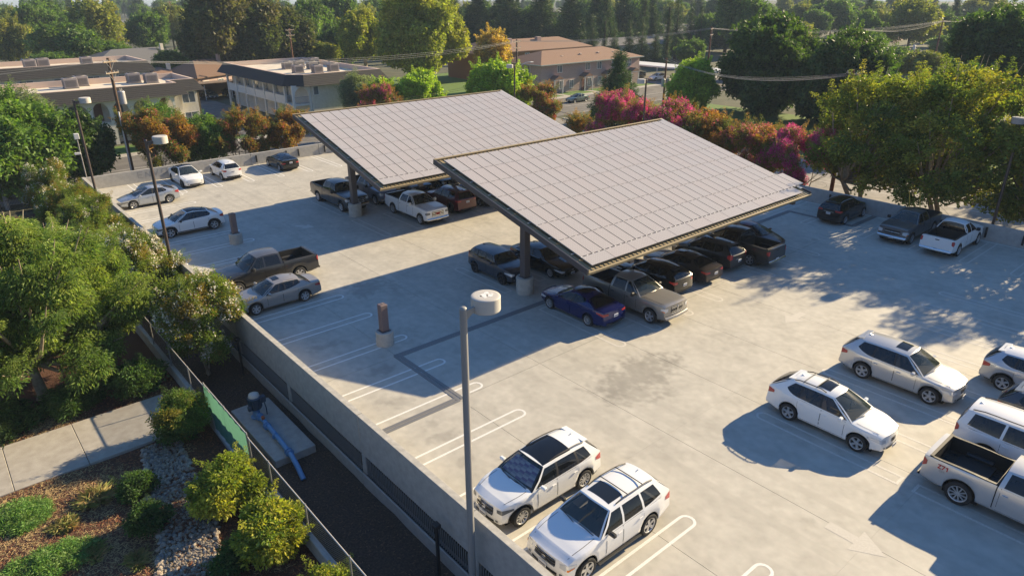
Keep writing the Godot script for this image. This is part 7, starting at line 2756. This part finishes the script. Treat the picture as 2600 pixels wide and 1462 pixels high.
func railing(root: Node3D, a: Vector3, b: Vector3, h: float) -> void:
	var n := int(a.distance_to(b) / 0.14)
	var mb := MB.new()
	mb.tube([a + Vector3(0, h, 0), b + Vector3(0, h, 0)], 0.03, 5)
	mb.tube([a + Vector3(0, 0.1, 0), b + Vector3(0, 0.1, 0)], 0.025, 5)
	var o := part(root, "balcony_rail", mb, M.rail_grey)
	var pk := MB.new()
	pk.box(Vector3(0, h / 2 + 0.05, 0), Vector3(0.03, h - 0.1, 0.03))
	var m := pk.mesh()
	for k in n + 1:
		part(o, "baluster", m, M.rail_grey, a.lerp(b, float(k) / n))


func arch_bay(root: Node3D, x0: float, x1: float, z: float, y0: float, y1: float, pier: float, spring: float, m: Material) -> void:
	# one bay of arcade wall in the plane z, facing +z: piers and an arched head
	var mb := MB.new()
	var w := x1 - x0 - 2 * pier
	var prev := Vector2.ZERO
	var n := 14
	for k in n + 1:
		var u := float(k) / n
		var x := x0 + pier + w * u
		var y := spring + (y1 - 0.35 - spring) * sqrt(maxf(0.0, 1.0 - pow(2 * u - 1, 2.0)))
		if k > 0:
			mb.quad(Vector3(prev.x, prev.y, z), Vector3(x, y, z), Vector3(x, y1, z), Vector3(prev.x, y1, z))
			mb.quad(Vector3(prev.x, prev.y, z - 0.3), Vector3(x, y, z - 0.3), Vector3(x, y, z), Vector3(prev.x, prev.y, z))
		prev = Vector2(x, y)
	for q in [[x0, x0 + pier], [x1 - pier, x1]]:
		mb.box(Vector3((q[0] + q[1]) / 2, (y0 + y1) / 2, z - 0.155), Vector3(q[1] - q[0], y1 - y0, 0.3))
	part(root, "arch", mb, m)


func build_apartments() -> void:
	mat("stucco_cream", Color(0.6, 0.55, 0.45), 0.9)
	world_tex(M.stucco_cream, noise_tex(0.02, Color(0.62, 0.58, 0.49), Color(0.75, 0.71, 0.62), 256, 4, 61), 0.3, M.fine, 1.5)
	mat("stucco_white", Color(0.68, 0.66, 0.6), 0.9)
	mat("shingle_black", Color(0.035, 0.033, 0.034), 0.85)
	world_tex(M.shingle_black, noise_tex(0.1, Color(0.018, 0.017, 0.018), Color(0.06, 0.056, 0.055), 512, 3, 62), 0.7)
	mat("roof_pale", Color(0.55, 0.47, 0.34), 0.9)
	world_tex(M.roof_pale, noise_tex(0.015, Color(0.52, 0.46, 0.36), Color(0.7, 0.63, 0.52), 256, 5, 63), 0.12)
	mat("roof_cap", Color(0.58, 0.44, 0.36), 0.8)
	mat("hvac", Color(0.28, 0.25, 0.25), 0.6)
	mat("hvac_dark", Color(0.1, 0.09, 0.09), 0.6)
	mat("rail_grey", Color(0.25, 0.26, 0.28), 0.5)
	mat("door_brown", Color(0.13, 0.045, 0.03), 0.5)
	mat("house_glass", Color(0.12, 0.15, 0.17), 0.06)
	M.house_glass.metallic_specular = 0.8
	mat("frame_white", Color(0.65, 0.65, 0.63), 0.5)
	var fl := 0.65                                    # first storey floor level
	# block with arches
	var a := thing("apartment_block", "cream arcaded apartment block with black shingle mansard and rooftop units", "building", Vector3(0, 0, 0))
	var oa := [Vector2(-12, -114), Vector2(-12, -102.4), Vector2(28.2, -102.4), Vector2(28.2, -104.2), Vector2(31.5, -104.2), Vector2(31.5, -114)]
	oa.reverse()
	box_walls(a, oa, GY, 3.4, M.stucco_cream)
	var om := [Vector2(-12, -114), Vector2(-12, -100.6), Vector2(28.2, -100.6), Vector2(28.2, -104.0), Vector2(31.5, -104.0), Vector2(31.5, -114)]
	om.reverse()
	mansard(a, om, 3.3, 4.75, 0.75, M.shingle_black)
	var x := -9.0
	var k := 0
	while x < 28.0:
		var w := 2.3 if k % 3 else 3.1
		w = minf(w, 28.2 - x)
		if w > 1.2:
			arch_bay(a, x, x + w, -100.6, fl - 0.25, 3.4, 0.22, 1.9, M.stucco_white)
			arch_bay(a, x, x + w, -100.6, GY, fl - 0.25, 0.22, -0.6, M.stucco_white)
			if k % 3 != 1:
				railing(a, Vector3(x + 0.22, fl, -100.72), Vector3(x + w - 0.22, fl, -100.72), 1.0)
				window_unit(a, Vector3(x + w / 2, fl + 1.3, -102.38), w * 0.55, 1.5, Vector3(0, 0, 1), M.frame_white)
			else:
				var dm := MB.new()
				dm.cbox(Vector3(x + w / 2, fl + 1.05, -102.36), Vector3(0.95, 2.1, 0.08), 0.01)
				part(a, "door", dm, M.door_brown)
			window_unit(a, Vector3(x + w / 2, GY + 1.4, -102.38), w * 0.5, 1.3, Vector3(0, 0, 1), M.frame_white)
		x += w
		k += 1
	var mb := MB.new()
	mb.box(Vector3(8, fl - 0.13, -101.5), Vector3(40.2, 0.24, 1.6))
	part(a, "balcony_floor", mb, M.stucco_white)
	window_unit(a, Vector3(30.0, 2.4, -103.98), 1.7, 1.5, Vector3(0, 0, 1), M.frame_white)
	window_unit(a, Vector3(30.0, -0.3, -103.98), 1.7, 1.4, Vector3(0, 0, 1), M.frame_white)
	for q in [[17.3, -110.4], [18.9, -112.2], [25.2, -111.2], [27.0, -109.4]]:
		rooftop_unit(Vector3(q[0], 4.05, q[1]), "mauve grey air conditioner on the roof of the arcaded apartments", 1.25)
	# block behind it
	var b := thing("apartment_block", "long apartment block with black shingle mansard behind the arcaded one", "building")
	var ob := [Vector2(-14, -146), Vector2(-14, -132.5), Vector2(33, -132.5), Vector2(33, -146)]
	ob.reverse()
	box_walls(b, ob, GY, 3.7, M.stucco_cream)
	mansard(b, ob, 3.6, 5.2, 0.7, M.shingle_black)
	for i in 9:
		window_unit(b, Vector3(-8 + i * 4.6, 2.6, -132.48), 1.8, 1.3, Vector3(0, 0, 1), M.frame_white)
	for q in [[16.9, -139.6], [18.9, -140.5], [24.8, -138.4]]:
		rooftop_unit(Vector3(q[0], 4.5, q[1]), "grey air conditioner on the roof of the rear apartment block", 1.3)
	# block with gallery
	var c := thing("apartment_block", "cream apartment block with posts, corner balcony and seven rooftop units", "building")
	var oc := [Vector2(43.9, -125.5), Vector2(43.9, -100.6), Vector2(45.6, -98.4), Vector2(57.4, -98.4), Vector2(57.4, -125.5)]
	oc.reverse()
	box_walls(c, oc, GY, 3.4, M.stucco_cream)
	var od := [Vector2(42.5, -126), Vector2(42.5, -100.4), Vector2(44.4, -98.2), Vector2(57.5, -98.2), Vector2(57.5, -126)]
	od.reverse()
	mansard(c, od, 3.2, 4.7, 0.65, M.shingle_black)
	for i in 7:
		mb = MB.new()
		mb.cbox(Vector3(42.75, 0.5, -124.5 + i * 3.85), Vector3(0.3, 5.4, 0.34), 0.02)
		part(c, "post", mb, M.stucco_white)
		if i < 6:
			mb = MB.new()
			mb.cbox(Vector3(42.75, fl + 0.5, -124.5 + i * 3.85 + 1.92), Vector3(0.12, 1.0, 3.4), 0.01)
			part(c, "balcony_panel", mb, M.stucco_white)
			window_unit(c, Vector3(43.88, 2.2, -124.5 + i * 3.85 + 1.92), 1.7, 1.5, Vector3(-1, 0, 0), M.frame_white)
	mb = MB.new()
	mb.box(Vector3(43.3, fl - 0.12, -112.5), Vector3(1.3, 0.24, 24.5))
	part(c, "balcony_floor", mb, M.stucco_white)
	arch_bay(c, 42.6, 45.4, -98.5, GY, 3.3, 0.3, 1.8, M.stucco_white)
	railing(c, Vector3(42.95, fl, -98.62), Vector3(45.1, fl, -98.62), 1.0)
	mb = MB.new()
	mb.box(Vector3(44.0, fl - 0.12, -99.2), Vector3(2.9, 0.24, 1.3))
	part(c, "corner_balcony", mb, M.stucco_white)
	window_unit(c, Vector3(46.2, 2.4, -98.38), 0.8, 1.2, Vector3(0, 0, 1), M.frame_white, 1)
	window_unit(c, Vector3(51.6, 2.5, -98.38), 1.2, 0.8, Vector3(0, 0, 1), M.frame_white)
	for q in [[49.3, -114.6], [51.7, -115.4], [48.1, -108.0], [50.4, -106.0], [53.4, -106.6], [52.4, -112.0], [55.6, -118.0]]:
		rooftop_unit(Vector3(q[0], 4.0, q[1]), "grey air conditioner on the roof of the apartments with corner balcony", 1.15)
	# carport between the blocks
	mat("carport_roof", Color(0.2, 0.14, 0.09), 0.8)
	var cp := thing("carport", "brown roofed carport in the court between the apartment blocks", "carport", Vector3(43.5, GY, -135.5))
	mb = MB.new()
	for i in 12:
		mb.box(Vector3(-7.2 + i * 1.3, 2.75 + 0.02 * (i % 2), 0), Vector3(1.28, 0.12, 7.0), Basis(Vector3(1, 0, 0), -0.06))
	part(cp, "roof", mb, M.carport_roof)
	for i in 4:
		mb = MB.new()
		mb.tube([Vector3(-7.0 + i * 4.7, 0, 3.0), Vector3(-7.0 + i * 4.7, 2.7, 3.0)], 0.07, 8)
		part(cp, "post", mb, M.frame_white)
	mb = MB.new()
	mb.box(Vector3(0, 1.3, -3.4), Vector3(15.5, 2.6, 0.15))
	part(cp, "back_wall", mb, M.carport_roof)


func hip_house(label: String, at: Vector3, turn: float, w: float, d: float, h: float, rise: float, wall: Material, roof: Material, group := "", detail := false, called := "house") -> Node3D:
	var o := thing(called, label, "building", at, turn, group)
	var mb := MB.new()
	mb.box(Vector3(0, h / 2, 0), Vector3(w, h, d))
	part(o, "wall", mb, wall)
	mb = MB.new()
	var e := 0.6
	var x := w / 2 + e
	var z := d / 2 + e
	var rx := maxf(0.1, x - z * 0.95)
	var p := [Vector3(-x, h, z), Vector3(x, h, z), Vector3(x, h, -z), Vector3(-x, h, -z), Vector3(-rx, h + rise, 0), Vector3(rx, h + rise, 0)]
	mb.quad(p[0], p[1], p[5], p[4])
	mb.quad(p[2], p[3], p[4], p[5])
	mb.tri(p[1], p[2], p[5])
	mb.tri(p[3], p[0], p[4])
	mb.quad(p[3], p[2], p[1], p[0])
	for k in 4:
		var a: Vector3 = p[k]
		var b: Vector3 = p[(k + 1) % 4]
		mb.quad(a - Vector3(0, 0.18, 0), b - Vector3(0, 0.18, 0), b, a)
	var rf := part(o, "roof", mb, roof)
	if detail:
		return o
	mb = MB.new()
	mb.cbox(Vector3(w * 0.2, h + rise * 0.7, d * 0.1), Vector3(0.7, rise + 0.5, 0.5), 0.02)
	part(rf, "chimney", mb, wall)
	for k in int(w / 4.0):
		window_unit(o, Vector3(-w / 2 + 2.0 + k * 4.0, h * 0.55, d / 2 + 0.01), 1.4, 1.1, Vector3(0, 0, 1), M.frame_white)
		window_unit(o, Vector3(-w / 2 + 2.0 + k * 4.0, h * 0.55, -d / 2 - 0.01), 1.4, 1.1, Vector3(0, 0, -1), M.frame_white)
	return o


func build_houses() -> void:
	mat("stucco_pink", Color(0.36, 0.25, 0.215), 0.9)
	world_tex(M.stucco_pink, noise_tex(0.03, Color(0.4, 0.29, 0.255), Color(0.5, 0.37, 0.325), 256, 4, 71), 0.4, M.fine, 1.6)
	mat("roof_tan", Color(0.27, 0.16, 0.105), 0.9)
	world_tex(M.roof_tan, noise_tex(0.05, Color(0.2, 0.115, 0.075), Color(0.33, 0.205, 0.14), 512, 4, 72), 0.4, M.fine, 1.2)
	mat("roof_brown", Color(0.16, 0.09, 0.06), 0.9)
	world_tex(M.roof_brown, noise_tex(0.05, Color(0.12, 0.07, 0.05), Color(0.24, 0.15, 0.1), 512, 4, 73), 0.4, M.fine, 1.2)
	mat("roof_grey", Color(0.16, 0.16, 0.165), 0.9)
	world_tex(M.roof_grey, noise_tex(0.05, Color(0.1, 0.1, 0.105), Color(0.22, 0.215, 0.21), 512, 4, 74), 0.4, M.fine, 1.2)
	mat("wall_orange", Color(0.3, 0.14, 0.08), 0.9)
	mat("fascia_green", Color(0.3, 0.36, 0.33), 0.7)
	# pink townhouse
	var t := hip_house("pink stucco two storey townhouse with tan hip roof and small porches", Vector3(103.7, GY, -102.8), 0.0, 27.6, 11.2, 5.4, 1.9, M.stucco_pink, M.roof_tan, "", true, "townhouse")
	for x in [-9.1, -1.6, 1.7, 5.9, 10.5]:
		window_unit(t, Vector3(x, 4.4, 5.61), 1.25, 1.3, Vector3(0, 0, 1), M.frame_white)
	for x in [-9.0, -6.3, -1.4, 1.6, 8.0]:
		window_unit(t, Vector3(x + 0.4, 1.5, 5.61), 1.0, 1.5, Vector3(0, 0, 1), M.frame_white)
	window_unit(t, Vector3(-13.81, 4.4, 2.0), 1.2, 1.3, Vector3(-1, 0, 0), M.frame_white)
	var mb := MB.new()
	for q in [[Vector3(0, 5.33, 6.24), Vector3(28.9, 0.16, 0.1)], [Vector3(-14.44, 5.33, 0), Vector3(0.1, 0.16, 12.4)]]:
		mb.box(q[0], q[1])
	part(t, "gutter", mb, M.fascia_green)
	for x in [-10.6, -2.6, 3.6, 11.0]:
		mb = MB.new()
		mb.prism([Vector3(x - 1.25, 2.75, 7.2), Vector3(x + 1.25, 2.75, 7.2), Vector3(x, 3.4, 7.2)], Vector3(0, 0, -1.6))
		var pr := part(t, "porch_roof", mb, M.roof_tan)
		for s in [-1.05, 1.05]:
			mb = MB.new()
			mb.box(Vector3(x + s, 1.37, 7.05), Vector3(0.14, 2.74, 0.14))
			part(pr, "post", mb, M.frame_white)
		mb = MB.new()
		mb.box(Vector3(x, 2.68, 7.08), Vector3(2.5, 0.14, 0.1))
		part(pr, "beam", mb, M.frame_white)
		mb = MB.new()
		mb.cbox(Vector3(x, 1.05, 5.62), Vector3(1.0, 2.1, 0.08), 0.01)
		part(t, "door", mb, M.door_brown)
	for q in [[-6.0, 6.2, 3.0], [-1.0, 6.35, 3.0], [4.0, 6.35, 3.0], [8.5, 6.2, 3.0], [-9.0, 6.0, 2.6]]:
		mb = MB.new()
		mb.cbox(Vector3(q[0], q[1] + 0.15, q[2]), Vector3(0.5, 0.25, 0.4), 0.02)
		part(t, "roof_vent", mb, M.roof_cap)
	# path and flower tubs before it
	setting("path", sheet(92.4, 93.6, -97.0, -93.4, GY + 0.1), M.sidewalk)
	setting("path", sheet(100.5, 101.7, -97.0, -93.4, GY + 0.1), M.sidewalk)
	var t2 := hip_house("brown hip roofed townhouse behind the pink one", Vector3(112.0, GY, -128.0), 0.0, 34.0, 11.0, 5.6, 2.1, M.wall_orange, M.roof_tan, "", true, "townhouse")
	for x in [-13.0, -8.0, -3.0, 3.0, 8.0]:
		window_unit(t2, Vector3(x, 4.4, 5.51), 1.3, 1.3, Vector3(0, 0, 1), M.frame_white)
	for x in [-5.0, 4.0]:
		mb = MB.new()
		mb.cbox(Vector3(x, 7.2, 1.4), Vector3(1.3, 1.6, 1.0), 0.03)
		part(t2, "chimney", mb, M.stucco_pink)
	# white carport beside the townhouse
	var cp := thing("carport", "long white flat roofed carport beside the pink townhouse", "carport", Vector3(127.6, GY, -96.0))
	mb = MB.new()
	mb.cbox(Vector3(0, 2.75, 0), Vector3(6.0, 0.3, 26.0), 0.03)
	part(cp, "roof", mb, M.frame_white)
	for k in 6:
		mb = MB.new()
		mb.tube([Vector3(-2.6, 0, -12.0 + k * 4.8), Vector3(-2.6, 2.65, -12.0 + k * 4.8)], 0.08, 8)
		part(cp, "post", mb, M.frame_white)
	setting("parking_court", sheet(119.0, 133.0, -112.0, -91.6, GY + 0.1), M.asphalt)
	# houses close behind the apartments
	hip_house("brown tiled bungalow behind the carport", Vector3(47.5, GY, -150.5), 0.5, 15, 10, 3.0, 2.6, M.stucco_pink, M.roof_brown)
	hip_house("tan roofed bungalow beside the brown tiled one", Vector3(39.0, GY, -151.0), 0.1, 8, 8, 2.8, 1.8, M.stucco_cream, M.roof_tan)
	hip_house("wide grey roofed house behind the long apartment block", Vector3(44.0, GY, -186.0), 0.15, 26, 16, 3.2, 2.8, M.stucco_cream, M.roof_grey)
	hip_house("dark tiled house under the large dark tree across the street", Vector3(112.0, GY, -38.5), 0.3, 14, 11, 3.2, 2.6, M.wall_orange, M.roof_grey)
	hip_house("long pale roofed building behind the row of firs", Vector3(160.0, GY, -135.0), -0.3, 30, 12, 4.2, 1.6, M.frame_white, M.roof_grey)
	hip_house("low house with white fascia beyond the brown utility pole", Vector3(143.0, GY, -84.0), 0.2, 13, 9, 2.8, 1.6, M.stucco_cream, M.roof_brown)
	hip_house("gabled cream bungalow beyond the huge dark trees", Vector3(150.0, GY, -70.0), -0.2, 14, 9, 2.8, 1.8, M.frame_white, M.roof_grey)
	# the far suburb
	var r := RandomNumberGenerator.new()
	r.seed = 55
	for q in [[105, -400, 60, 24, 0.2], [140, -430, 50, 22, 0.1], [150, -360, 40, 20, -0.1], [60, -330, 34, 18, 0.0], [175, -68, 16, 10, 0.2], [200, -95, 15, 10, -0.2], [188, -105, 14, 9, 0.4], [225, -60, 15, 10, 0.1], [250, -112, 16, 10, 0.3], [232, -128, 14, 10, 0.0], [285, -120, 16, 11, 0.2], [300, -90, 16, 10, -0.3], [330, -122, 18, 11, 0.1], [262, -74, 14, 10, 0.5], [210, -150, 20, 12, 0.2], [195, -170, 18, 11, 0.0], [240, -180, 24, 12, -0.3], [10, -280, 22, 13, 0.1], [30, -300, 18, 11, 0.3], [85, -245, 18, 11, 0.0], [270, -165, 20, 12, 0.1], [350, -160, 22, 12, 0.2], [380, -110, 20, 12, 0.0], [310, -200, 22, 12, -0.2]]:
		hip_house("small hazy bungalow among the trees of the far suburb", Vector3(q[0], GY, q[1]), q[4], q[2], q[3], 3.2, 2.2, [M.stucco_cream, M.frame_white, M.stucco_pink][r.randi() % 3], [M.roof_tan, M.roof_brown, M.roof_grey, M.roof_tan][r.randi() % 4], "bungalows of the far suburb")


func wire(mb: MB, a: Vector3, b: Vector3, sag: float, rad: float) -> void:
	var pts := []
	for k in 13:
		var t := k / 12.0
		pts.append(a.lerp(b, t) - Vector3(0, sag * 4 * t * (1 - t), 0))
	mb.tube(pts, rad, 4, false)


func utility_pole(label: String, at: Vector3, top: float, arm: float, m: Material, arm_turn := 0.0) -> Node3D:
	var o := thing("utility_pole", label, "utility pole", at, arm_turn, "wooden utility poles")
	var h := top - at.y
	var mb := MB.new()
	mb.tube([Vector3.ZERO, Vector3(0, h * 0.5, 0), Vector3(0, h, 0)], [0.19, 0.165, 0.13], 10)
	part(o, "pole", mb, m)
	for y in ([0.35, 1.35] if arm > 0 else []):
		mb = MB.new()
		mb.cbox(Vector3(0, h - y, 0.14), Vector3(arm * 2, 0.11, 0.1), 0.01)
		part(o, "cross_arm", mb, M.arm_wood)
		for k in 4:
			mb = MB.new()
			mb.lathe([Vector2(0.05, 0.0), Vector2(0.06, 0.06), Vector2(0.03, 0.09), Vector2(0.05, 0.13), Vector2(0, 0.16)], 8, Vector3(-arm * 0.9 + arm * 0.6 * k, h - y + 0.05, 0.14))
			part(o, "insulator", mb, M.wire_grey)
		mb = MB.new()
		mb.tube([Vector3(-arm * 0.6, h - y, 0.14), Vector3(0, h - y - 0.7, 0.14)], 0.025, 4)
		mb.tube([Vector3(arm * 0.6, h - y, 0.14), Vector3(0, h - y - 0.7, 0.14)], 0.025, 4)
		part(o, "brace", mb, M.wire_grey)
	return o


func transformer(o: Node3D, y: float, x: float) -> void:
	var mb := MB.new()
	mb.lathe([Vector2(0, 0.0), Vector2(0.3, 0.0), Vector2(0.32, 0.05), Vector2(0.32, 1.15), Vector2(0.28, 1.22), Vector2(0, 1.25)], 16, Vector3(x, y, 0.15), Basis.IDENTITY, false)
	var t := part(o, "transformer", mb, M.dull_metal)
	mb = MB.new()
	for k in 2:
		mb.lathe([Vector2(0.05, 0.0), Vector2(0.07, 0.1), Vector2(0.03, 0.28)], 8, Vector3(x - 0.1 + 0.2 * k, y + 1.22, 0.15))
	part(t, "bushing", mb, M.wire_grey)


func build_poles_and_wires() -> void:
	mat("arm_wood", Color(0.3, 0.24, 0.18), 0.85)
	mat("pole_brown", Color(0.16, 0.07, 0.04), 0.85)
	mat("steel_grey_pole", Color(0.3, 0.31, 0.33), 0.5, 0.4)
	var p1 := utility_pole("dark wooden utility pole with grey transformer behind the graffiti wall", Vector3(15.5, GY, -76.4), 10.1, 0.8, M.wood_pole, 0.6)
	transformer(p1, 8.0, 0.55)
	var cond := MB.new()
	cond.tube([Vector3(-0.24, 0, 0.1), Vector3(-0.22, 7.4, 0.1)], 0.07, 6)
	part(p1, "conduit", cond, M.frame_white)
	var p2 := utility_pole("wooden utility pole with cross arms beside the pink townhouse", Vector3(80.4, GY, -93.0), 8.2, 1.1, M.wood_pole, 0.3)
	var p3 := utility_pole("red brown utility pole with transformers behind the lime green tree", Vector3(96.0, GY, -73.8), 5.5, 0.0, M.pole_brown)
	transformer(p3, 3.3, -0.6)
	transformer(p3, 3.3, 0.6)
	var p4 := utility_pole("brown wooden utility pole with wide cross arms above the sycamores", Vector3(61.3, GY, -27.7), 9.5, 1.25, M.pole_brown, 0.9)
	var p5 := utility_pole("utility pole beyond the lime green tree", Vector3(113.0, GY, -77.5), 9.6, 1.1, M.pole_brown, 0.4)
	utility_pole("utility pole with a small transformer among the dark trees behind the apartments", Vector3(62.0, GY, -141.0), 9.0, 1.0, M.pole_brown, 0.2)
	utility_pole("utility pole in the hazy suburb beside the wires", Vector3(180.0, GY, -63.5), 9.2, 1.1, M.pole_brown, 0.7)
	utility_pole("utility pole in the hazy suburb behind the dark trees", Vector3(137.0, GY, -61.7), 9.2, 1.1, M.pole_brown, 0.7)
	utility_pole("thin utility pole beyond the leafy trees and grey roofed house", Vector3(75.0, GY, -262.0), 13.0, 0.9, M.pole_brown, 0.2)
	var p6 := utility_pole("tall steel pole at the street corner beside the iron railing", Vector3(4.6, GY, -75.3), 12.0, 0.0, M.steel_grey_pole)
	var wires := [[Vector3(15.5, 9.9, -76.3), Vector3(80.4, 8.0, -93.0), 1.2, 4, 0.35, "bundle of pale wires from the transformer pole to the townhouse pole"], [Vector3(80.4, 8.0, -93.0), Vector3(113.0, 9.4, -77.5), 0.6, 4, 0.35, "bundle of pale wires above the townhouse roof"], [Vector3(113.0, 9.4, -77.5), Vector3(180.0, 9.1, -63.5), 1.2, 4, 0.35, "bundle of pale wires over the huge dark trees"], [Vector3(96.0, 5.4, -73.8), Vector3(61.3, 9.2, -27.7), 1.3, 5, 0.34, "fan of thin wires reaching the pole above the sycamores"], [Vector3(61.3, 1.9, -27.7), Vector3(61.3, 3.6, -79.0), 1.0, 2, 0.5, "pair of low dark wires before the huge dark trees"], [Vector3(15.5, 4.4, -76.3), Vector3(61.3, 3.6, -79.0), 1.0, 2, 0.5, "pair of low wires in front of the apartments"], [Vector3(15.5, 9.9, -76.3), Vector3(-40.0, 10.5, -78.0), 1.2, 3, 0.35, "wires from the transformer pole over the corner tree"], [Vector3(61.3, 3.2, -79.0), Vector3(96.0, 3.0, -73.8), 0.6, 2, 0.4, "pair of wires in front of the pink townhouse porches"], [Vector3(180.0, 9.1, -63.5), Vector3(137.0, 9.0, -61.7), 1.0, 3, 0.4, "wires between the two hazy utility poles"], [Vector3(180.0, 9.1, -63.5), Vector3(330.0, 9.1, -70.0), 1.6, 3, 0.4, "wires running off into the hazy suburb"]]
	for w in wires:
		var root := thing("power_line", w[5], "power line", w[0])
		for k in w[3]:
			var mb := MB.new()
			var off := Vector3(0, -0.12 * (k % 2), 0) + Vector3(w[4] * (k - 1.5), 0, w[4] * 0.6 * (k - 1.5))
			wire(mb, off, w[1] - w[0] + off, w[2] * (1.0 + 0.08 * k), 0.011 + w[0].distance_to(Vector3(0, 15, 0)) * 0.00002)
			part(root, "wire", mb, M.wire_grey if w[1].y > 5 else M.wire_dark)
	# small camera post at the deck corner and a curved street lamp
	var cam := thing("camera_post", "slim post with a white box camera at the deck corner", "camera post", Vector3(10.9, GY, -72.9))
	var mb := MB.new()
	mb.tube([Vector3.ZERO, Vector3(0, 6.0, 0)], [0.06, 0.05], 8)
	part(cam, "post", mb, M.pole_grey)
	mb = MB.new()
	mb.cbox(Vector3(0, 6.1, 0), Vector3(0.4, 0.5, 0.3), 0.03)
	part(cam, "box", mb, M.frame_white)
	mb = MB.new()
	mb.cbox(Vector3(-0.25, 4.6, 0.1), Vector3(0.5, 0.2, 0.2), 0.02)
	part(cam, "camera_head", mb, M.frame_white)
	var sl := thing("street_lamp", "curved pale street lamp arm beside the townhouse pole", "street lamp", Vector3(80.8, GY, -92.6))
	mb = MB.new()
	mb.tube([Vector3(0, 0, 0), Vector3(0, 5.6, 0), Vector3(0.3, 6.3, 0.1), Vector3(1.0, 6.7, 0.3), Vector3(1.8, 6.75, 0.5)], [0.09, 0.07, 0.05, 0.045, 0.045], 8)
	part(sl, "arm", mb, M.frame_white)
	mb = MB.new()
	mb.cbox(Vector3(2.1, 6.72, 0.55), Vector3(0.7, 0.14, 0.3), 0.04)
	part(sl, "lamp_head", mb, M.frame_white)


func build_street_cars() -> void:
	var g := "vehicles parked in the streets"
	build_car("grey green sedan parked at the kerb before the pink townhouse", Vector3(89.5, GY, -87.4), PI, spec({"kind": "sedan", "L": 4.7, "W": 1.78, "H": 1.42, "wb": 2.65, "fo": 0.98, "paint": M.green_grey, "group": g, "dark_rear": false, "xb": -1.7}))
	build_car("silver sedan parked across the street behind the rusty crape myrtle", Vector3(37.2, GY, -89.6), PI, spec({"kind": "sedan", "L": 4.7, "W": 1.8, "H": 1.45, "wb": 2.7, "fo": 0.95, "paint": M.silver_blue, "group": g}))
	build_car("dark blue sedan on the street beyond the iron railing", Vector3(4.15, GY, -80.0), 0.0, spec({"kind": "sedan", "L": 4.85, "W": 1.85, "H": 1.45, "wb": 2.8, "fo": 0.95, "paint": M.storm_blue, "group": g, "rim": "ten"}))
	for q in [[39.6, -135.0, "grey sedan under the brown carport", M.truck_grey], [42.8, -135.2, "green grey sedan under the brown carport", M.green_grey], [46.4, -135.2, "black sedan under the brown carport", M.black_paint]]:
		build_car(q[2], Vector3(q[0], GY + 0.09, q[1]), -PI / 2, spec({"kind": "sedan", "L": 4.7, "W": 1.8, "H": 1.45, "wb": 2.7, "fo": 0.95, "paint": q[3], "group": g}))
	for q in [[124.0, -97.5, "white hatchback beside the white carport", M.white_solid, "hatch"], [124.0, -103.0, "dark sedan beside the white carport", M.black_paint, "sedan"], [124.5, -108.5, "red sedan beside the white carport", M.red_paint, "sedan"]]:
		build_car(q[2], Vector3(q[0], GY + 0.1, q[1]), PI, spec({"kind": q[4], "L": 4.5, "W": 1.8, "H": 1.46, "wb": 2.7, "fo": 0.95, "paint": q[3], "group": g, "hip": 0.95}))
	build_car("white pickup parked beside the leafy trees behind the rear apartments", Vector3(27.5, GY, -236.0), -1.2, spec({"kind": "pickup", "L": 5.8, "W": 2.0, "H": 1.88, "wb": 3.6, "fo": 0.95, "paint": M.white_solid, "group": g, "hip": 1.26, "hood": 1.16, "xw": 1.2, "cab": -0.9, "b": 0.2}))
	build_car("dark SUV parked behind the white pickup in the far yard", Vector3(28.0, GY, -244.0), -1.2, spec({"kind": "suv", "L": 4.7, "W": 1.85, "H": 1.7, "wb": 2.75, "fo": 0.9, "paint": M.storm_blue, "group": g, "hip": 1.06}))


func _ready() -> void:
	rng.seed = 4711
	make_air()
	make_materials()
	mat("bollard", Color(0.16, 0.115, 0.11), 0.55)
	leaf_materials()
	car_materials()
	fleet_paints()
	build_garden_ground()
	build_streets()
	build_deck()
	build_parapets()
	build_apartments()
	build_houses()
	build_canopies()
	build_fences()
	build_fleet()
	build_street_cars()
	build_near_plants()
	build_street_trees()
	build_far_trees()
	build_garden()
	build_pump()
	build_deck_furniture()
	build_poles_and_wires()
